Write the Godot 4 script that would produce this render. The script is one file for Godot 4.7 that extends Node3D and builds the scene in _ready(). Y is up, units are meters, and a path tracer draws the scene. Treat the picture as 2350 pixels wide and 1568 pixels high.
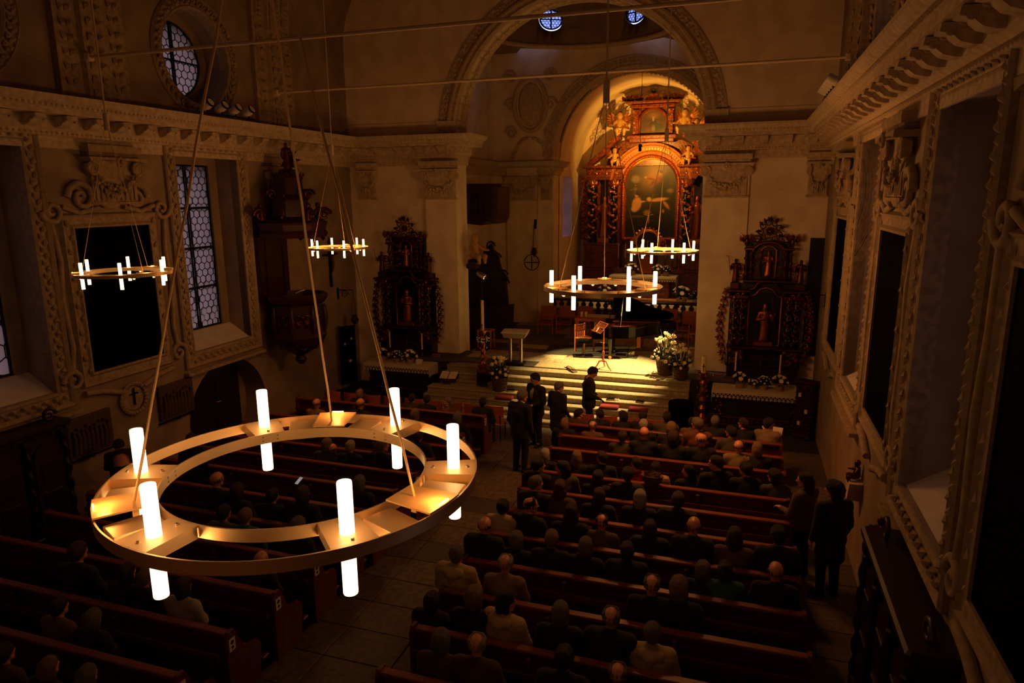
extends Node3D
# A church nave at dusk seen from the organ gallery. y up, metres; the altar lies towards -z.
const NAVE_X := -4.925      # middle of the nave
const WALL_L := -11.85
const WALL_R := 2.0
const WALL_C := -19.6       # chancel wall
const PIER_C := -19.45      # face of its piers
const STAGE := 1.05         # chancel floor height
const CORNICE := 7.7
const CHAND_R := 0.655
var used := {}
var m := {}
var rng := RandomNumberGenerator.new()

# ---------------------------------------------------------------- mesh builder
class MB:
	var st := SurfaceTool.new()
	var g := 0
	func _init() -> void:
		st.begin(Mesh.PRIMITIVE_TRIANGLES)
	func flat() -> void:
		st.set_smooth_group(-1)
	func smooth() -> void:
		g += 1
		st.set_smooth_group(g)
	func tri(a: Vector3, b: Vector3, c: Vector3) -> void:      # counter-clockwise from outside
		st.add_vertex(a); st.add_vertex(c); st.add_vertex(b)
	func quad(a: Vector3, b: Vector3, c: Vector3, d: Vector3) -> void:
		tri(a, b, c); tri(a, c, d)
	func uvquad(a: Vector3, b: Vector3, c: Vector3, d: Vector3) -> void:   # a bottom left, b bottom right, c top right, d top left
		flat()
		var p := [a, c, b, a, d, c]
		var u := [Vector2(0, 1), Vector2(1, 0), Vector2(1, 1), Vector2(0, 1), Vector2(0, 0), Vector2(1, 0)]
		for i in 6:
			st.set_uv(u[i]); st.add_vertex(p[i])
	func box(c: Vector3, s: Vector3, b := Basis.IDENTITY) -> MB:
		flat()
		var h := s * 0.5
		var v: Array[Vector3] = []
		for i in 8:
			v.append(c + b * Vector3(h.x if i & 1 else -h.x, h.y if i & 2 else -h.y, h.z if i & 4 else -h.z))
		quad(v[4], v[5], v[7], v[6]); quad(v[1], v[0], v[2], v[3]); quad(v[5], v[1], v[3], v[7])
		quad(v[0], v[4], v[6], v[2]); quad(v[6], v[7], v[3], v[2]); quad(v[0], v[1], v[5], v[4])
		return self
	func bevel(c: Vector3, s: Vector3, e: float, b := Basis.IDENTITY) -> MB:   # box with chamfered edges along all sides of top and bottom and upright edges
		var p := PackedVector2Array()
		var x := s.x * 0.5
		var z := s.z * 0.5
		for q: Vector2 in [Vector2(x, -z + e), Vector2(x, z - e), Vector2(x - e, z), Vector2(-x + e, z), Vector2(-x, z - e), Vector2(-x, -z + e), Vector2(-x + e, -z), Vector2(x - e, -z)]:
			p.append(q)
		flat()
		var y := s.y * 0.5
		var lv := [[-y, 1], [-y + e, 0], [y - e, 0], [y, 1]]
		var ring := func(l: Array) -> Array:
			var o := []
			for q in p:
				var k := Vector2(q.x * (1.0 - float(l[1]) * e / maxf(x, 0.001)), q.y * (1.0 - float(l[1]) * e / maxf(z, 0.001)))
				o.append(c + b * Vector3(k.x, l[0], k.y))
			return o
		var r := []
		for l in lv:
			r.append(ring.call(l))
		for i in 3:
			for j in 8:
				var k := (j + 1) % 8
				quad(r[i][j], r[i + 1][j], r[i + 1][k], r[i][k])
		for j in range(1, 7):
			tri(r[3][0], r[3][j + 1], r[3][j]); tri(r[0][0], r[0][j], r[0][j + 1])
		return self
	func lathe(p: Array, n := 16, x := Transform3D.IDENTITY, a0 := 0.0, a1 := TAU, soft := true) -> MB:   # p: [radius, height], bottom to top
		for i in p.size() - 1:
			if soft: smooth()
			else: flat()
			var q: Vector2 = p[i]
			var w: Vector2 = p[i + 1]
			for j in n:
				var s := lerpf(a0, a1, float(j) / n)
				var t := lerpf(a0, a1, float(j + 1) / n)
				var A := x * Vector3(q.x * cos(s), q.y, -q.x * sin(s))
				var B := x * Vector3(q.x * cos(t), q.y, -q.x * sin(t))
				var C := x * Vector3(w.x * cos(t), w.y, -w.x * sin(t))
				var D := x * Vector3(w.x * cos(s), w.y, -w.x * sin(s))
				if q.x > 0.0001: tri(A, B, C)
				if w.x > 0.0001: tri(A, C, D)
		return self
	func cyl(a: Vector3, b: Vector3, r: float, n := 12, r2 := -1.0) -> MB:
		var k := r if r2 < 0.0 else r2
		var y := (b - a).normalized()
		var l := a.distance_to(b)
		return lathe([Vector2(0, 0), Vector2(r, 0), Vector2(k, l), Vector2(0, l)], n, Transform3D(basis_y(y), a))
	static func basis_y(y: Vector3) -> Basis:
		var u := Vector3.RIGHT if absf(y.x) < 0.9 else Vector3.FORWARD
		var z := u.cross(y).normalized()
		return Basis(y.cross(z), y, z)
	func tube(p: Array, r: Variant, n := 8, closed := false, soft := true) -> MB:
		var rings := []
		var up := Vector3.UP
		for i in p.size():
			var d: Vector3 = (p[(i + 1) % p.size()] - p[i - 1]) if closed else (p[mini(i + 1, p.size() - 1)] - p[maxi(i - 1, 0)])
			d = d.normalized()
			if absf(d.dot(up)) > 0.95: up = Vector3.RIGHT if absf(d.x) < 0.8 else Vector3.FORWARD
			var s := d.cross(up).normalized()
			up = s.cross(d).normalized()
			var rr: float = (r[i] if r is Array else r)
			var k := []
			for j in n:
				var a := TAU * j / n
				k.append(p[i] + (s * cos(a) + up * sin(a)) * rr)
			rings.append(k)
		if soft: smooth()
		else: flat()
		for i in (p.size() if closed else p.size() - 1):
			var w := (i + 1) % p.size()
			for j in n:
				var k := (j + 1) % n
				quad(rings[i][k], rings[i][j], rings[w][j], rings[w][k])
		if not closed:
			flat()
			for j in range(1, n - 1):
				tri(rings[0][0], rings[0][j], rings[0][j + 1])
				tri(rings[-1][0], rings[-1][j + 1], rings[-1][j])
		return self
	func ball(c: Vector3, r: Vector3, n := 8, b := Basis.IDENTITY) -> MB:
		smooth()
		var h := maxi(n / 2, 3)
		for i in h:
			var s := PI * i / h - PI / 2
			var t := PI * (i + 1) / h - PI / 2
			for j in n:
				var u := TAU * j / n
				var w := TAU * (j + 1) / n
				var A := c + b * (r * Vector3(cos(s) * cos(u), sin(s), -cos(s) * sin(u)))
				var B := c + b * (r * Vector3(cos(s) * cos(w), sin(s), -cos(s) * sin(w)))
				var C := c + b * (r * Vector3(cos(t) * cos(w), sin(t), -cos(t) * sin(w)))
				var D := c + b * (r * Vector3(cos(t) * cos(u), sin(t), -cos(t) * sin(u)))
				if i > 0: tri(A, B, C)
				if i < h - 1: tri(A, C, D)
		return self
	func prism(p: PackedVector2Array, d: float, x := Transform3D.IDENTITY, soft := false) -> MB:   # outline in x,y pushed along z, from -d/2 to d/2
		var ccw := not Geometry2D.is_polygon_clockwise(p)
		var t := Geometry2D.triangulate_polygon(p)
		flat()
		var v := func(i: int, s: float) -> Vector3: return x * Vector3(p[i].x, p[i].y, s * d * 0.5)
		for i in t.size() / 3:
			var a := t[i * 3]
			var b := t[i * 3 + 1]
			var c := t[i * 3 + 2]
			if ((p[b] - p[a]).cross(p[c] - p[a])) < 0.0:
				var k := b
				b = c
				c = k
			tri(v.call(a, 1.0), v.call(b, 1.0), v.call(c, 1.0)); tri(v.call(a, -1.0), v.call(c, -1.0), v.call(b, -1.0))
		if soft: smooth()
		for i in p.size():
			var k := (i + 1) % p.size()
			if ccw: quad(v.call(i, -1.0), v.call(k, -1.0), v.call(k, 1.0), v.call(i, 1.0))
			else: quad(v.call(k, -1.0), v.call(i, -1.0), v.call(i, 1.0), v.call(k, 1.0))
		return self
	func sweep(prof: PackedVector2Array, at: Array, outs: Array, ups: Array, closed := false, soft := false) -> MB:   # profile (out, up) carried along a path
		var n := at.size()
		for j in prof.size() - 1:
			if soft: smooth()
			else: flat()
			for i in (n if closed else n - 1):
				var k := (i + 1) % n
				var a: Vector3 = at[i] + outs[i] * prof[j].x + ups[i] * prof[j].y
				var b: Vector3 = at[k] + outs[k] * prof[j].x + ups[k] * prof[j].y
				var c: Vector3 = at[k] + outs[k] * prof[j + 1].x + ups[k] * prof[j + 1].y
				var d: Vector3 = at[i] + outs[i] * prof[j + 1].x + ups[i] * prof[j + 1].y
				quad(a, b, c, d)
		return self
	func curl(c: Vector3, u: Vector3, v: Vector3, r: float, turns: float, th: float, a0 := 0.0, n := 5) -> MB:   # a scroll in the plane of u and v
		var p := []
		var w := []
		var k := int(turns * 9) + 3
		for i in k:
			var f := float(i) / (k - 1)
			var a := a0 + TAU * turns * f
			var q := r * (1.0 - 0.85 * f)
			p.append(c + (u * cos(a) + v * sin(a)) * q)
			w.append(th * (1.0 - 0.4 * f))
		return tube(p, w, n)
	func leaf(c: Vector3, d: Vector3, nrm: Vector3, l: float, w: float, bend := 0.3) -> MB:   # a leaf with a raised rib
		flat()
		var s := d.cross(nrm).normalized() * w * 0.5
		var a := c
		var b := c + d * l * 0.45 + nrm * l * bend * 0.5
		var e := c + d * l + nrm * l * bend * 0.25
		var k := nrm * w * 0.25
		tri(a, b + s, b + k); tri(a, b + k, b - s); tri(b + s, e, b + k); tri(b + k, e, b - s)
		return self
	func add(me: Mesh, x := Transform3D.IDENTITY) -> MB:
		st.append_from(me, 0, x)
		return self
	func done() -> ArrayMesh:
		st.generate_normals()
		return st.commit()
	func raw() -> ArrayMesh:
		return st.commit()

# ---------------------------------------------------------------- rounded bodies: a distance field meshed with surface nets
class Field:
	var o: Vector3
	var h: float
	var nx: int
	var ny: int
	var nz: int
	var v: PackedFloat32Array
	func _init(lo: Vector3, hi: Vector3, cell: float) -> void:
		o = lo
		h = cell
		nx = int((hi.x - lo.x) / cell) + 2
		ny = int((hi.y - lo.y) / cell) + 2
		nz = int((hi.z - lo.z) / cell) + 2
		v.resize(nx * ny * nz)
		v.fill(0.5)
	func cap(a: Vector3, b: Vector3, ra: float, rb: float, k := 0.02, cut := false, sx := 1.0) -> void:   # sx < 1 makes it wider in x
		var mg := 2.5 * h + k
		var lo := a.min(b) - Vector3.ONE * (maxf(ra, rb) + mg)
		var hi := a.max(b) + Vector3.ONE * (maxf(ra, rb) + mg)
		if sx < 1.0:
			lo.x -= maxf(ra, rb) * (1.0 / sx - 1.0)
			hi.x += maxf(ra, rb) * (1.0 / sx - 1.0)
		var x0 := maxi(0, int((lo.x - o.x) / h))
		var x1 := mini(nx - 1, int((hi.x - o.x) / h) + 1)
		var y0 := maxi(0, int((lo.y - o.y) / h))
		var y1 := mini(ny - 1, int((hi.y - o.y) / h) + 1)
		var z0 := maxi(0, int((lo.z - o.z) / h))
		var z1 := mini(nz - 1, int((hi.z - o.z) / h) + 1)
		var ba := b - a
		ba.x *= sx
		var bb := maxf(ba.length_squared(), 0.0000001)
		for z in range(z0, z1 + 1):
			for y in range(y0, y1 + 1):
				var i := (z * ny + y) * nx + x0
				for x in range(x0, x1 + 1):
					var p := Vector3((o.x + x * h - a.x) * sx, o.y + y * h - a.y, o.z + z * h - a.z)
					var t := clampf(p.dot(ba) / bb, 0.0, 1.0)
					var d := (p - ba * t).length() - lerpf(ra, rb, t)
					var old := v[i]
					if cut:
						v[i] = maxf(old, -d)
					else:
						var e := maxf(k - absf(old - d), 0.0) / k
						v[i] = minf(old, d) - e * e * k * 0.25
					i += 1
	func below(pt: Vector3, nrm: Vector3) -> void:      # keep only what lies behind a plane
		for z in nz:
			for y in ny:
				for x in nx:
					var i := (z * ny + y) * nx + x
					v[i] = maxf(v[i], (o + Vector3(x, y, z) * h - pt).dot(nrm))
	func rough(amp: float, noise: FastNoiseLite) -> void:
		for z in nz:
			for y in ny:
				for x in nx:
					var i := (z * ny + y) * nx + x
					if absf(v[i]) < amp * 3.0:
						v[i] += amp * noise.get_noise_3dv(o + Vector3(x, y, z) * h)
	func mesh(b: MB, x := Transform3D.IDENTITY) -> void:
		b.smooth()
		var idx := PackedInt32Array()
		idx.resize(v.size())
		idx.fill(-1)
		var pts: Array[Vector3] = []
		var off := [0, 1, nx, nx + 1, nx * ny, nx * ny + 1, nx * ny + nx, nx * ny + nx + 1]
		var ed := [0, 1, 0, 2, 0, 4, 1, 3, 1, 5, 2, 3, 2, 6, 3, 7, 4, 5, 4, 6, 5, 7, 6, 7]
		var c := PackedFloat32Array()
		c.resize(8)
		for z in nz - 1:
			for y in ny - 1:
				var i := (z * ny + y) * nx
				for xx in nx - 1:
					if v[i] < 0.1:
						var s := 0
						for k in 8:
							c[k] = v[i + off[k]]
							if c[k] < 0.0: s += 1
						if s > 0 and s < 8:
							var q := Vector3.ZERO
							var n := 0
							for k in 12:
								var a: int = ed[k * 2]
								var e: int = ed[k * 2 + 1]
								if (c[a] < 0.0) != (c[e] < 0.0):
									var t := c[a] / (c[a] - c[e])
									q += Vector3(lerpf(a & 1, e & 1, t), lerpf((a >> 1) & 1, (e >> 1) & 1, t), lerpf(a >> 2, e >> 2, t))
									n += 1
							idx[i] = pts.size()
							pts.append(x * (o + (Vector3(xx, y, z) + q / n) * h))
					i += 1
		var st3 := [1, nx, nx * ny]
		for z in range(1, nz - 1):
			for y in range(1, ny - 1):
				var i := (z * ny + y) * nx + 1
				for xx in range(1, nx - 1):
					var f := v[i]
					if f < 0.1:
						for ax in 3:
							var g2 := v[i + st3[ax]]
							if (f < 0.0) != (g2 < 0.0):
								var u: int = st3[(ax + 1) % 3]
								var w: int = st3[(ax + 2) % 3]
								var A := idx[i]
								var B := idx[i - u]
								var C := idx[i - u - w]
								var D := idx[i - w]
								if A >= 0 and B >= 0 and C >= 0 and D >= 0:
									if f < 0.0: b.quad(pts[A], pts[B], pts[C], pts[D])
									else: b.quad(pts[D], pts[C], pts[B], pts[A])
					i += 1

# ---------------------------------------------------------------- scene helpers
func numbered(n: String) -> String:
	var k: int = used.get(n, 0)
	used[n] = k + 1
	return n if k == 0 else "%s_%03d" % [n, k]

func tag(o: Node3D, label: String, category: String, group := "") -> Node3D:
	o.set_meta("label", label)
	o.set_meta("category", category)
	if group: o.set_meta("group", group)
	return o

func thing(called: String, label: String, category: String, at := Vector3.ZERO, turn := 0.0, group := "") -> Node3D:
	var o := Node3D.new()
	o.name = numbered(called)
	add_child(o)
	o.position = at
	o.rotation.y = turn
	return tag(o, label, category, group)

func part(called: String, me: Mesh, mat: Material, parent: Node3D = null, at := Transform3D.IDENTITY) -> MeshInstance3D:
	var o := MeshInstance3D.new()
	o.mesh = me
	o.material_override = mat
	o.name = numbered(called) if parent == null else called
	o.transform = at
	(self if parent == null else parent).add_child(o, true)
	return o

func struct(called: String, me: Mesh, mat: Material, label := "") -> MeshInstance3D:
	var o := part(called, me, mat)
	o.name = called
	o.set_meta("kind", "structure")
	if label: tag(o, label, called.get_slice("_", 0))
	return o

func stuff(o: Node3D) -> Node3D:
	o.set_meta("kind", "stuff")
	return o

func dup(o: Node3D, base: String, at: Transform3D, label: String) -> Node3D:
	var c: Node3D = o.duplicate()
	c.name = numbered(base)
	add_child(c)
	c.transform = at
	c.set_meta("label", label)
	return c

func xf(p: Vector3, turn := 0.0) -> Transform3D:
	return Transform3D(Basis(Vector3.UP, turn), p)

func arc2(cx: float, cy: float, rx: float, ry: float, a0: float, a1: float, n: int) -> PackedVector2Array:
	var p := PackedVector2Array()
	for i in n + 1:
		var a := lerpf(a0, a1, float(i) / n)
		p.append(Vector2(cx + rx * cos(a), cy + ry * sin(a)))
	return p

func spot(called: String, at: Vector3, to: Vector3, energy: float, angle: float, soft: float, col: Color, parent: Node3D) -> void:
	var l := SpotLight3D.new()
	l.name = called
	parent.add_child(l, true)
	l.global_position = at
	var d := (to - at).normalized()
	l.global_basis = Basis.looking_at(d, Vector3.RIGHT if absf(d.y) > 0.95 else Vector3.UP)
	l.light_color = col
	l.light_energy = energy
	l.spot_angle = angle
	l.spot_angle_attenuation = soft
	l.light_size = 0.03
	l.spot_range = 40.0
	l.spot_attenuation = 2.0
	l.shadow_enabled = true

# ---------------------------------------------------------------- materials
func noise_tex(freq: float, c: Array, at: Array, kind := FastNoiseLite.TYPE_SIMPLEX_SMOOTH, size := 256, sd := 1) -> NoiseTexture2D:
	var n := FastNoiseLite.new()
	n.seed = sd
	n.noise_type = kind
	n.frequency = freq
	n.fractal_octaves = 4
	var t := NoiseTexture2D.new()
	t.width = size
	t.height = size
	t.seamless = true
	t.noise = n
	var r := Gradient.new()
	r.offsets = PackedFloat32Array(at)
	r.colors = PackedColorArray(c)
	t.color_ramp = r
	return t

func grain(freq: float, kind := FastNoiseLite.TYPE_SIMPLEX_SMOOTH, size := 256) -> NoiseTexture2D:
	return noise_tex(freq, [Color.BLACK, Color.WHITE], [0.0, 1.0], kind, size, 7)

func mat(col: Color, rough := 0.7, metal := 0.0) -> StandardMaterial3D:
	var k := StandardMaterial3D.new()
	k.albedo_color = col
	k.roughness = rough
	k.metallic = metal
	return k

func mottled(a: Color, b: Color, rough: float, scale: float, freq := 0.02, kind := FastNoiseLite.TYPE_SIMPLEX_SMOOTH, bump := 0.0, stretch := Vector3.ONE) -> StandardMaterial3D:
	var k := mat(Color.WHITE, rough)
	k.albedo_texture = noise_tex(freq, [a, b], [0.25, 0.75], kind)
	k.uv1_triplanar = true
	k.uv1_world_triplanar = true
	k.uv1_scale = stretch * scale
	if bump > 0.0:
		k.heightmap_enabled = true
		k.heightmap_texture = grain(freq * 3.0, kind)
		k.heightmap_scale = bump
	return k

func make_materials() -> void:
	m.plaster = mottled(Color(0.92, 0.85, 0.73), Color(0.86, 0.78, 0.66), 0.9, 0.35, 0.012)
	m.shaded_plaster = mottled(Color(0.6, 0.52, 0.42), Color(0.53, 0.45, 0.36), 0.9, 0.35, 0.012)  # the chancel plaster with the dimness of the side walls put into its colour
	m.shaded_stucco = mottled(Color(0.68, 0.59, 0.47), Color(0.56, 0.48, 0.38), 0.9, 0.8, 0.03)  # stucco of the side walls, shade put into the colour like their plaster
	m.reveal = mottled(Color(0.83, 0.78, 0.7), Color(0.78, 0.73, 0.65), 0.9, 0.5, 0.02)
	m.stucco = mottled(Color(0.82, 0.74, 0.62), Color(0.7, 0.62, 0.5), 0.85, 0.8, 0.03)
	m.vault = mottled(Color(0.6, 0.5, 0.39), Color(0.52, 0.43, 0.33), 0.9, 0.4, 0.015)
	m.slab = [mottled(Color(0.36, 0.32, 0.27), Color(0.26, 0.23, 0.19), 0.55, 1.1, 0.03), mottled(Color(0.31, 0.28, 0.24), Color(0.22, 0.2, 0.17), 0.5, 1.0, 0.04), mottled(Color(0.4, 0.36, 0.3), Color(0.29, 0.26, 0.22), 0.6, 0.9, 0.03)]
	m.stage = [mottled(Color(0.66, 0.6, 0.48), Color(0.55, 0.49, 0.38), 0.6, 1.2, 0.03), mottled(Color(0.6, 0.55, 0.44), Color(0.5, 0.45, 0.35), 0.55, 1.0, 0.04), mottled(Color(0.7, 0.63, 0.5), Color(0.58, 0.52, 0.4), 0.6, 0.9, 0.03), mottled(Color(0.3, 0.27, 0.22), Color(0.22, 0.2, 0.16), 0.55, 1.0, 0.03)]
	m.joint = mat(Color(0.16, 0.14, 0.12), 0.9)
	m.pedestal = mottled(Color(0.3, 0.27, 0.23), Color(0.22, 0.2, 0.17), 0.7, 1.3, 0.05)
	m.pew = mottled(Color(0.42, 0.17, 0.08), Color(0.3, 0.11, 0.05), 0.42, 2.0, 0.02, FastNoiseLite.TYPE_SIMPLEX_SMOOTH, 0.0, Vector3(0.25, 3, 3))
	m.pew_seat = mottled(Color(0.52, 0.25, 0.12), Color(0.42, 0.19, 0.085), 0.45, 2.0, 0.02, FastNoiseLite.TYPE_SIMPLEX_SMOOTH, 0.0, Vector3(0.25, 3, 3))
	m.chair = mottled(Color(0.68, 0.36, 0.15), Color(0.55, 0.27, 0.1), 0.45, 3.0, 0.02, FastNoiseLite.TYPE_SIMPLEX_SMOOTH, 0.0, Vector3(3, 0.4, 3))
	m.dark_wood = mottled(Color(0.16, 0.07, 0.04), Color(0.09, 0.04, 0.025), 0.4, 2.0, 0.03, FastNoiseLite.TYPE_SIMPLEX_SMOOTH, 0.0, Vector3(2, 0.4, 2))
	m.red_wood = mottled(Color(0.23, 0.075, 0.04), Color(0.14, 0.04, 0.022), 0.38, 2.0, 0.03, FastNoiseLite.TYPE_SIMPLEX_SMOOTH, 0.0, Vector3(2, 0.4, 2))
	m.black_stone = mottled(Color(0.07, 0.055, 0.05), Color(0.04, 0.035, 0.03), 0.3, 2.0, 0.05)
	m.marble = mottled(Color(0.56, 0.27, 0.11), Color(0.3, 0.12, 0.055), 0.35, 1.2, 0.035, FastNoiseLite.TYPE_CELLULAR)
	m.pale_stone = mottled(Color(0.82, 0.78, 0.66), Color(0.7, 0.65, 0.53), 0.5, 1.0, 0.04)
	m.pale_marble = mottled(Color(0.74, 0.5, 0.26), Color(0.6, 0.33, 0.14), 0.4, 1.0, 0.04)
	m.gold = mat(Color(0.95, 0.66, 0.26), 0.34, 1.0)
	m.old_gold = mat(Color(0.62, 0.36, 0.13), 0.4, 0.9)
	m.bronze = mat(Color(0.36, 0.2, 0.09), 0.38, 0.85)
	m.flesh_gilt = mat(Color(0.66, 0.5, 0.3), 0.5)
	m.brass = mat(Color(0.9, 0.77, 0.56), 0.42, 0.75)
	m.box_metal = mat(Color(0.88, 0.76, 0.57), 0.45, 0.7)
	m.cable = mat(Color(0.88, 0.74, 0.5), 0.45, 0.3)
	m.plate = mat(Color(0.92, 0.74, 0.46), 0.5, 0.25)
	m.rod = mat(Color(0.88, 0.78, 0.64), 0.6)
	m.iron = mat(Color(0.07, 0.06, 0.055), 0.5, 0.5)
	m.lead = mat(Color(0.1, 0.1, 0.1), 0.6, 0.3)
	m.silver = mat(Color(0.75, 0.7, 0.62), 0.3, 1.0)
	m.lacquer = mat(Color(0.012, 0.011, 0.011), 0.12)
	m.black_cloth = mat(Color(0.02, 0.019, 0.019), 0.95)
	m.black_cloth.metallic_specular = 0.15
	m.canvas = mat(Color(0.05, 0.035, 0.025), 0.6)
	m.wax = mat(Color(0.9, 0.8, 0.6), 0.5)
	m.lace = mottled(Color(0.86, 0.8, 0.68), Color(0.74, 0.67, 0.55), 0.9, 9.0, 0.05)
	m.paper = mat(Color(0.85, 0.8, 0.72), 0.8)
	m.ink = mat(Color(0.06, 0.05, 0.05), 0.8)
	m.red_cloth = mottled(Color(0.5, 0.035, 0.03), Color(0.4, 0.025, 0.02), 0.85, 14.0, 0.05)
	m.leafm = mat(Color(0.12, 0.2, 0.06), 0.6)
	m.leaf_dark = mat(Color(0.06, 0.1, 0.035), 0.6)
	m.petal = mat(Color(0.95, 0.9, 0.72), 0.6)
	m.petal_white = mat(Color(0.93, 0.91, 0.85), 0.6)
	m.wicker = mottled(Color(0.4, 0.28, 0.15), Color(0.24, 0.16, 0.08), 0.75, 12.0, 0.05)
	m.terracotta = mat(Color(0.6, 0.5, 0.38), 0.8)
	m.rug = mottled(Color(0.2, 0.17, 0.13), Color(0.14, 0.12, 0.09), 0.95, 6.0, 0.05)
	m.white_paint = mat(Color(0.85, 0.8, 0.72), 0.5)
	m.relief_stone = mottled(Color(0.36, 0.26, 0.18), Color(0.22, 0.15, 0.1), 0.75, 3.0, 0.04, FastNoiseLite.TYPE_CELLULAR)
	m.tube_glow = mat(Color(1, 0.95, 0.85), 0.4)
	m.tube_glow.emission_enabled = true
	m.tube_glow.emission = Color(1.0, 0.86, 0.64)
	m.tube_glow.emission_energy_multiplier = 3.6
	m.led = mat(Color(1, 0.95, 0.85), 0.4)
	m.led.emission_enabled = true
	m.led.emission = Color(1.0, 0.78, 0.45)
	m.led.emission_energy_multiplier = 4.0
	m.screen = mat(Color(0.2, 0.2, 0.2), 0.3)
	m.screen.emission_enabled = true
	m.screen.emission = Color(0.62, 0.58, 0.6)
	m.screen.emission_energy_multiplier = 0.7
	m.pane = mat(Color(0.62, 0.6, 0.66), 0.12)
	m.pane.transparency = BaseMaterial3D.TRANSPARENCY_ALPHA
	m.pane.albedo_color.a = 0.5
	m.pane_dim = mat(Color(0.12, 0.12, 0.12), 0.3)      # old clouded glass
	m.pane_dim.backlight_enabled = true
	m.pane_dim.backlight = Color(1.0, 0.84, 0.68)
	m.skin = mat(Color(0.82, 0.57, 0.42), 0.42)
	m.skin.subsurf_scatter_enabled = false
	m.trouser = mat(Color(0.045, 0.042, 0.045), 0.85)
	m.shoe = mat(Color(0.03, 0.025, 0.022), 0.4)
	m.eye = mat(Color(0.05, 0.04, 0.035), 0.2)

# ---------------------------------------------------------------- the scene
const WARM := Color(1.0, 0.66, 0.36)
const DOWN_COL := Color(1.0, 0.58, 0.28)
const STAGE_COL := Color(1.0, 0.84, 0.52)
const TUBE := 0.4
const BEAD := 0.018
const DOWN := 1.1
const FLOOD := 10.0
const APSE := 20.0
const ALTAR := 14.0
const STAGE_SPOT := 210.0
const SIDE_SPOT := 60.0

func _ready() -> void:
	# camera on the organ gallery
	var cam := Camera3D.new()
	cam.name = "camera"
	cam.fov = 52.65
	cam.near = 0.05
	cam.far = 200.0
	add_child(cam)
	cam.position = Vector3(0, 6, 0)
	cam.rotation = Vector3(deg_to_rad(-12.0), deg_to_rad(18.413), deg_to_rad(-0.453))
	cam.current = true
	# dusk sky outside the windows
	var we := WorldEnvironment.new()
	we.name = "environment"
	var env := Environment.new()
	var sky := Sky.new()
	var sm := ProceduralSkyMaterial.new()
	sm.sky_top_color = Color(0.46, 0.54, 0.9)
	sm.sky_horizon_color = Color(0.55, 0.63, 0.96)
	sm.ground_horizon_color = Color(0.4, 0.45, 0.66)
	sm.ground_bottom_color = Color(0.2, 0.22, 0.3)
	sm.sky_energy_multiplier = 2.3
	sm.sun_angle_max = 0.0
	sky.sky_material = sm
	env.sky = sky
	env.background_mode = Environment.BG_SKY
	env.background_energy_multiplier = 1.0
	env.tonemap_mode = Environment.TONE_MAPPER_LINEAR
	env.tonemap_exposure = 1.0
	env.sdfgi_enabled = true
	env.ssao_enabled = true
	env.ssil_enabled = true
	we.environment = env
	add_child(we)
	make_materials()
	make_pictures()
	build_chandeliers()
	build_shell()
	build_choir()
	build_nave_walls()
	side_altar(0.66, true)
	side_altar(-9.85, false)
	build_pews()
	build_stage()
	build_people()

# ---------------------------------------------------------------- the building
var trims := 0

func trim(me: Mesh, mt: Material, label: String) -> MeshInstance3D:
	trims += 1
	var o := struct("trim_%d" % trims, me, mt)
	return tag(o, label, "trim")

func csg(called: String, mt: Material, label: String) -> CSGCombiner3D:
	var c := CSGCombiner3D.new()
	c.name = called
	c.material_override = mt
	add_child(c)
	c.set_meta("kind", "structure")
	tag(c, label, called.get_slice("_", 0))
	return c

func csg_box(p: Node3D, lo: Vector3, hi: Vector3, cut := false) -> void:
	var b := CSGBox3D.new()
	b.name = "opening" if cut else "block"
	b.size = hi - lo
	b.position = (lo + hi) * 0.5
	if cut: b.operation = CSGShape3D.OPERATION_SUBTRACTION
	p.add_child(b, true)

func csg_cyl(p: Node3D, at: Vector3, r: float, l: float, along: Vector3, sy := 1.0, n := 48) -> void:
	var b := CSGCylinder3D.new()
	b.name = "round_opening"
	b.radius = r
	b.height = l
	b.sides = n
	b.operation = CSGShape3D.OPERATION_SUBTRACTION
	b.basis = MB.basis_y(along) if along != Vector3.RIGHT else Basis(Vector3.FORWARD, PI / 2)
	b.basis = Basis.from_scale(Vector3(1, sy, 1)) * b.basis
	b.position = at
	p.add_child(b, true)

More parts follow.
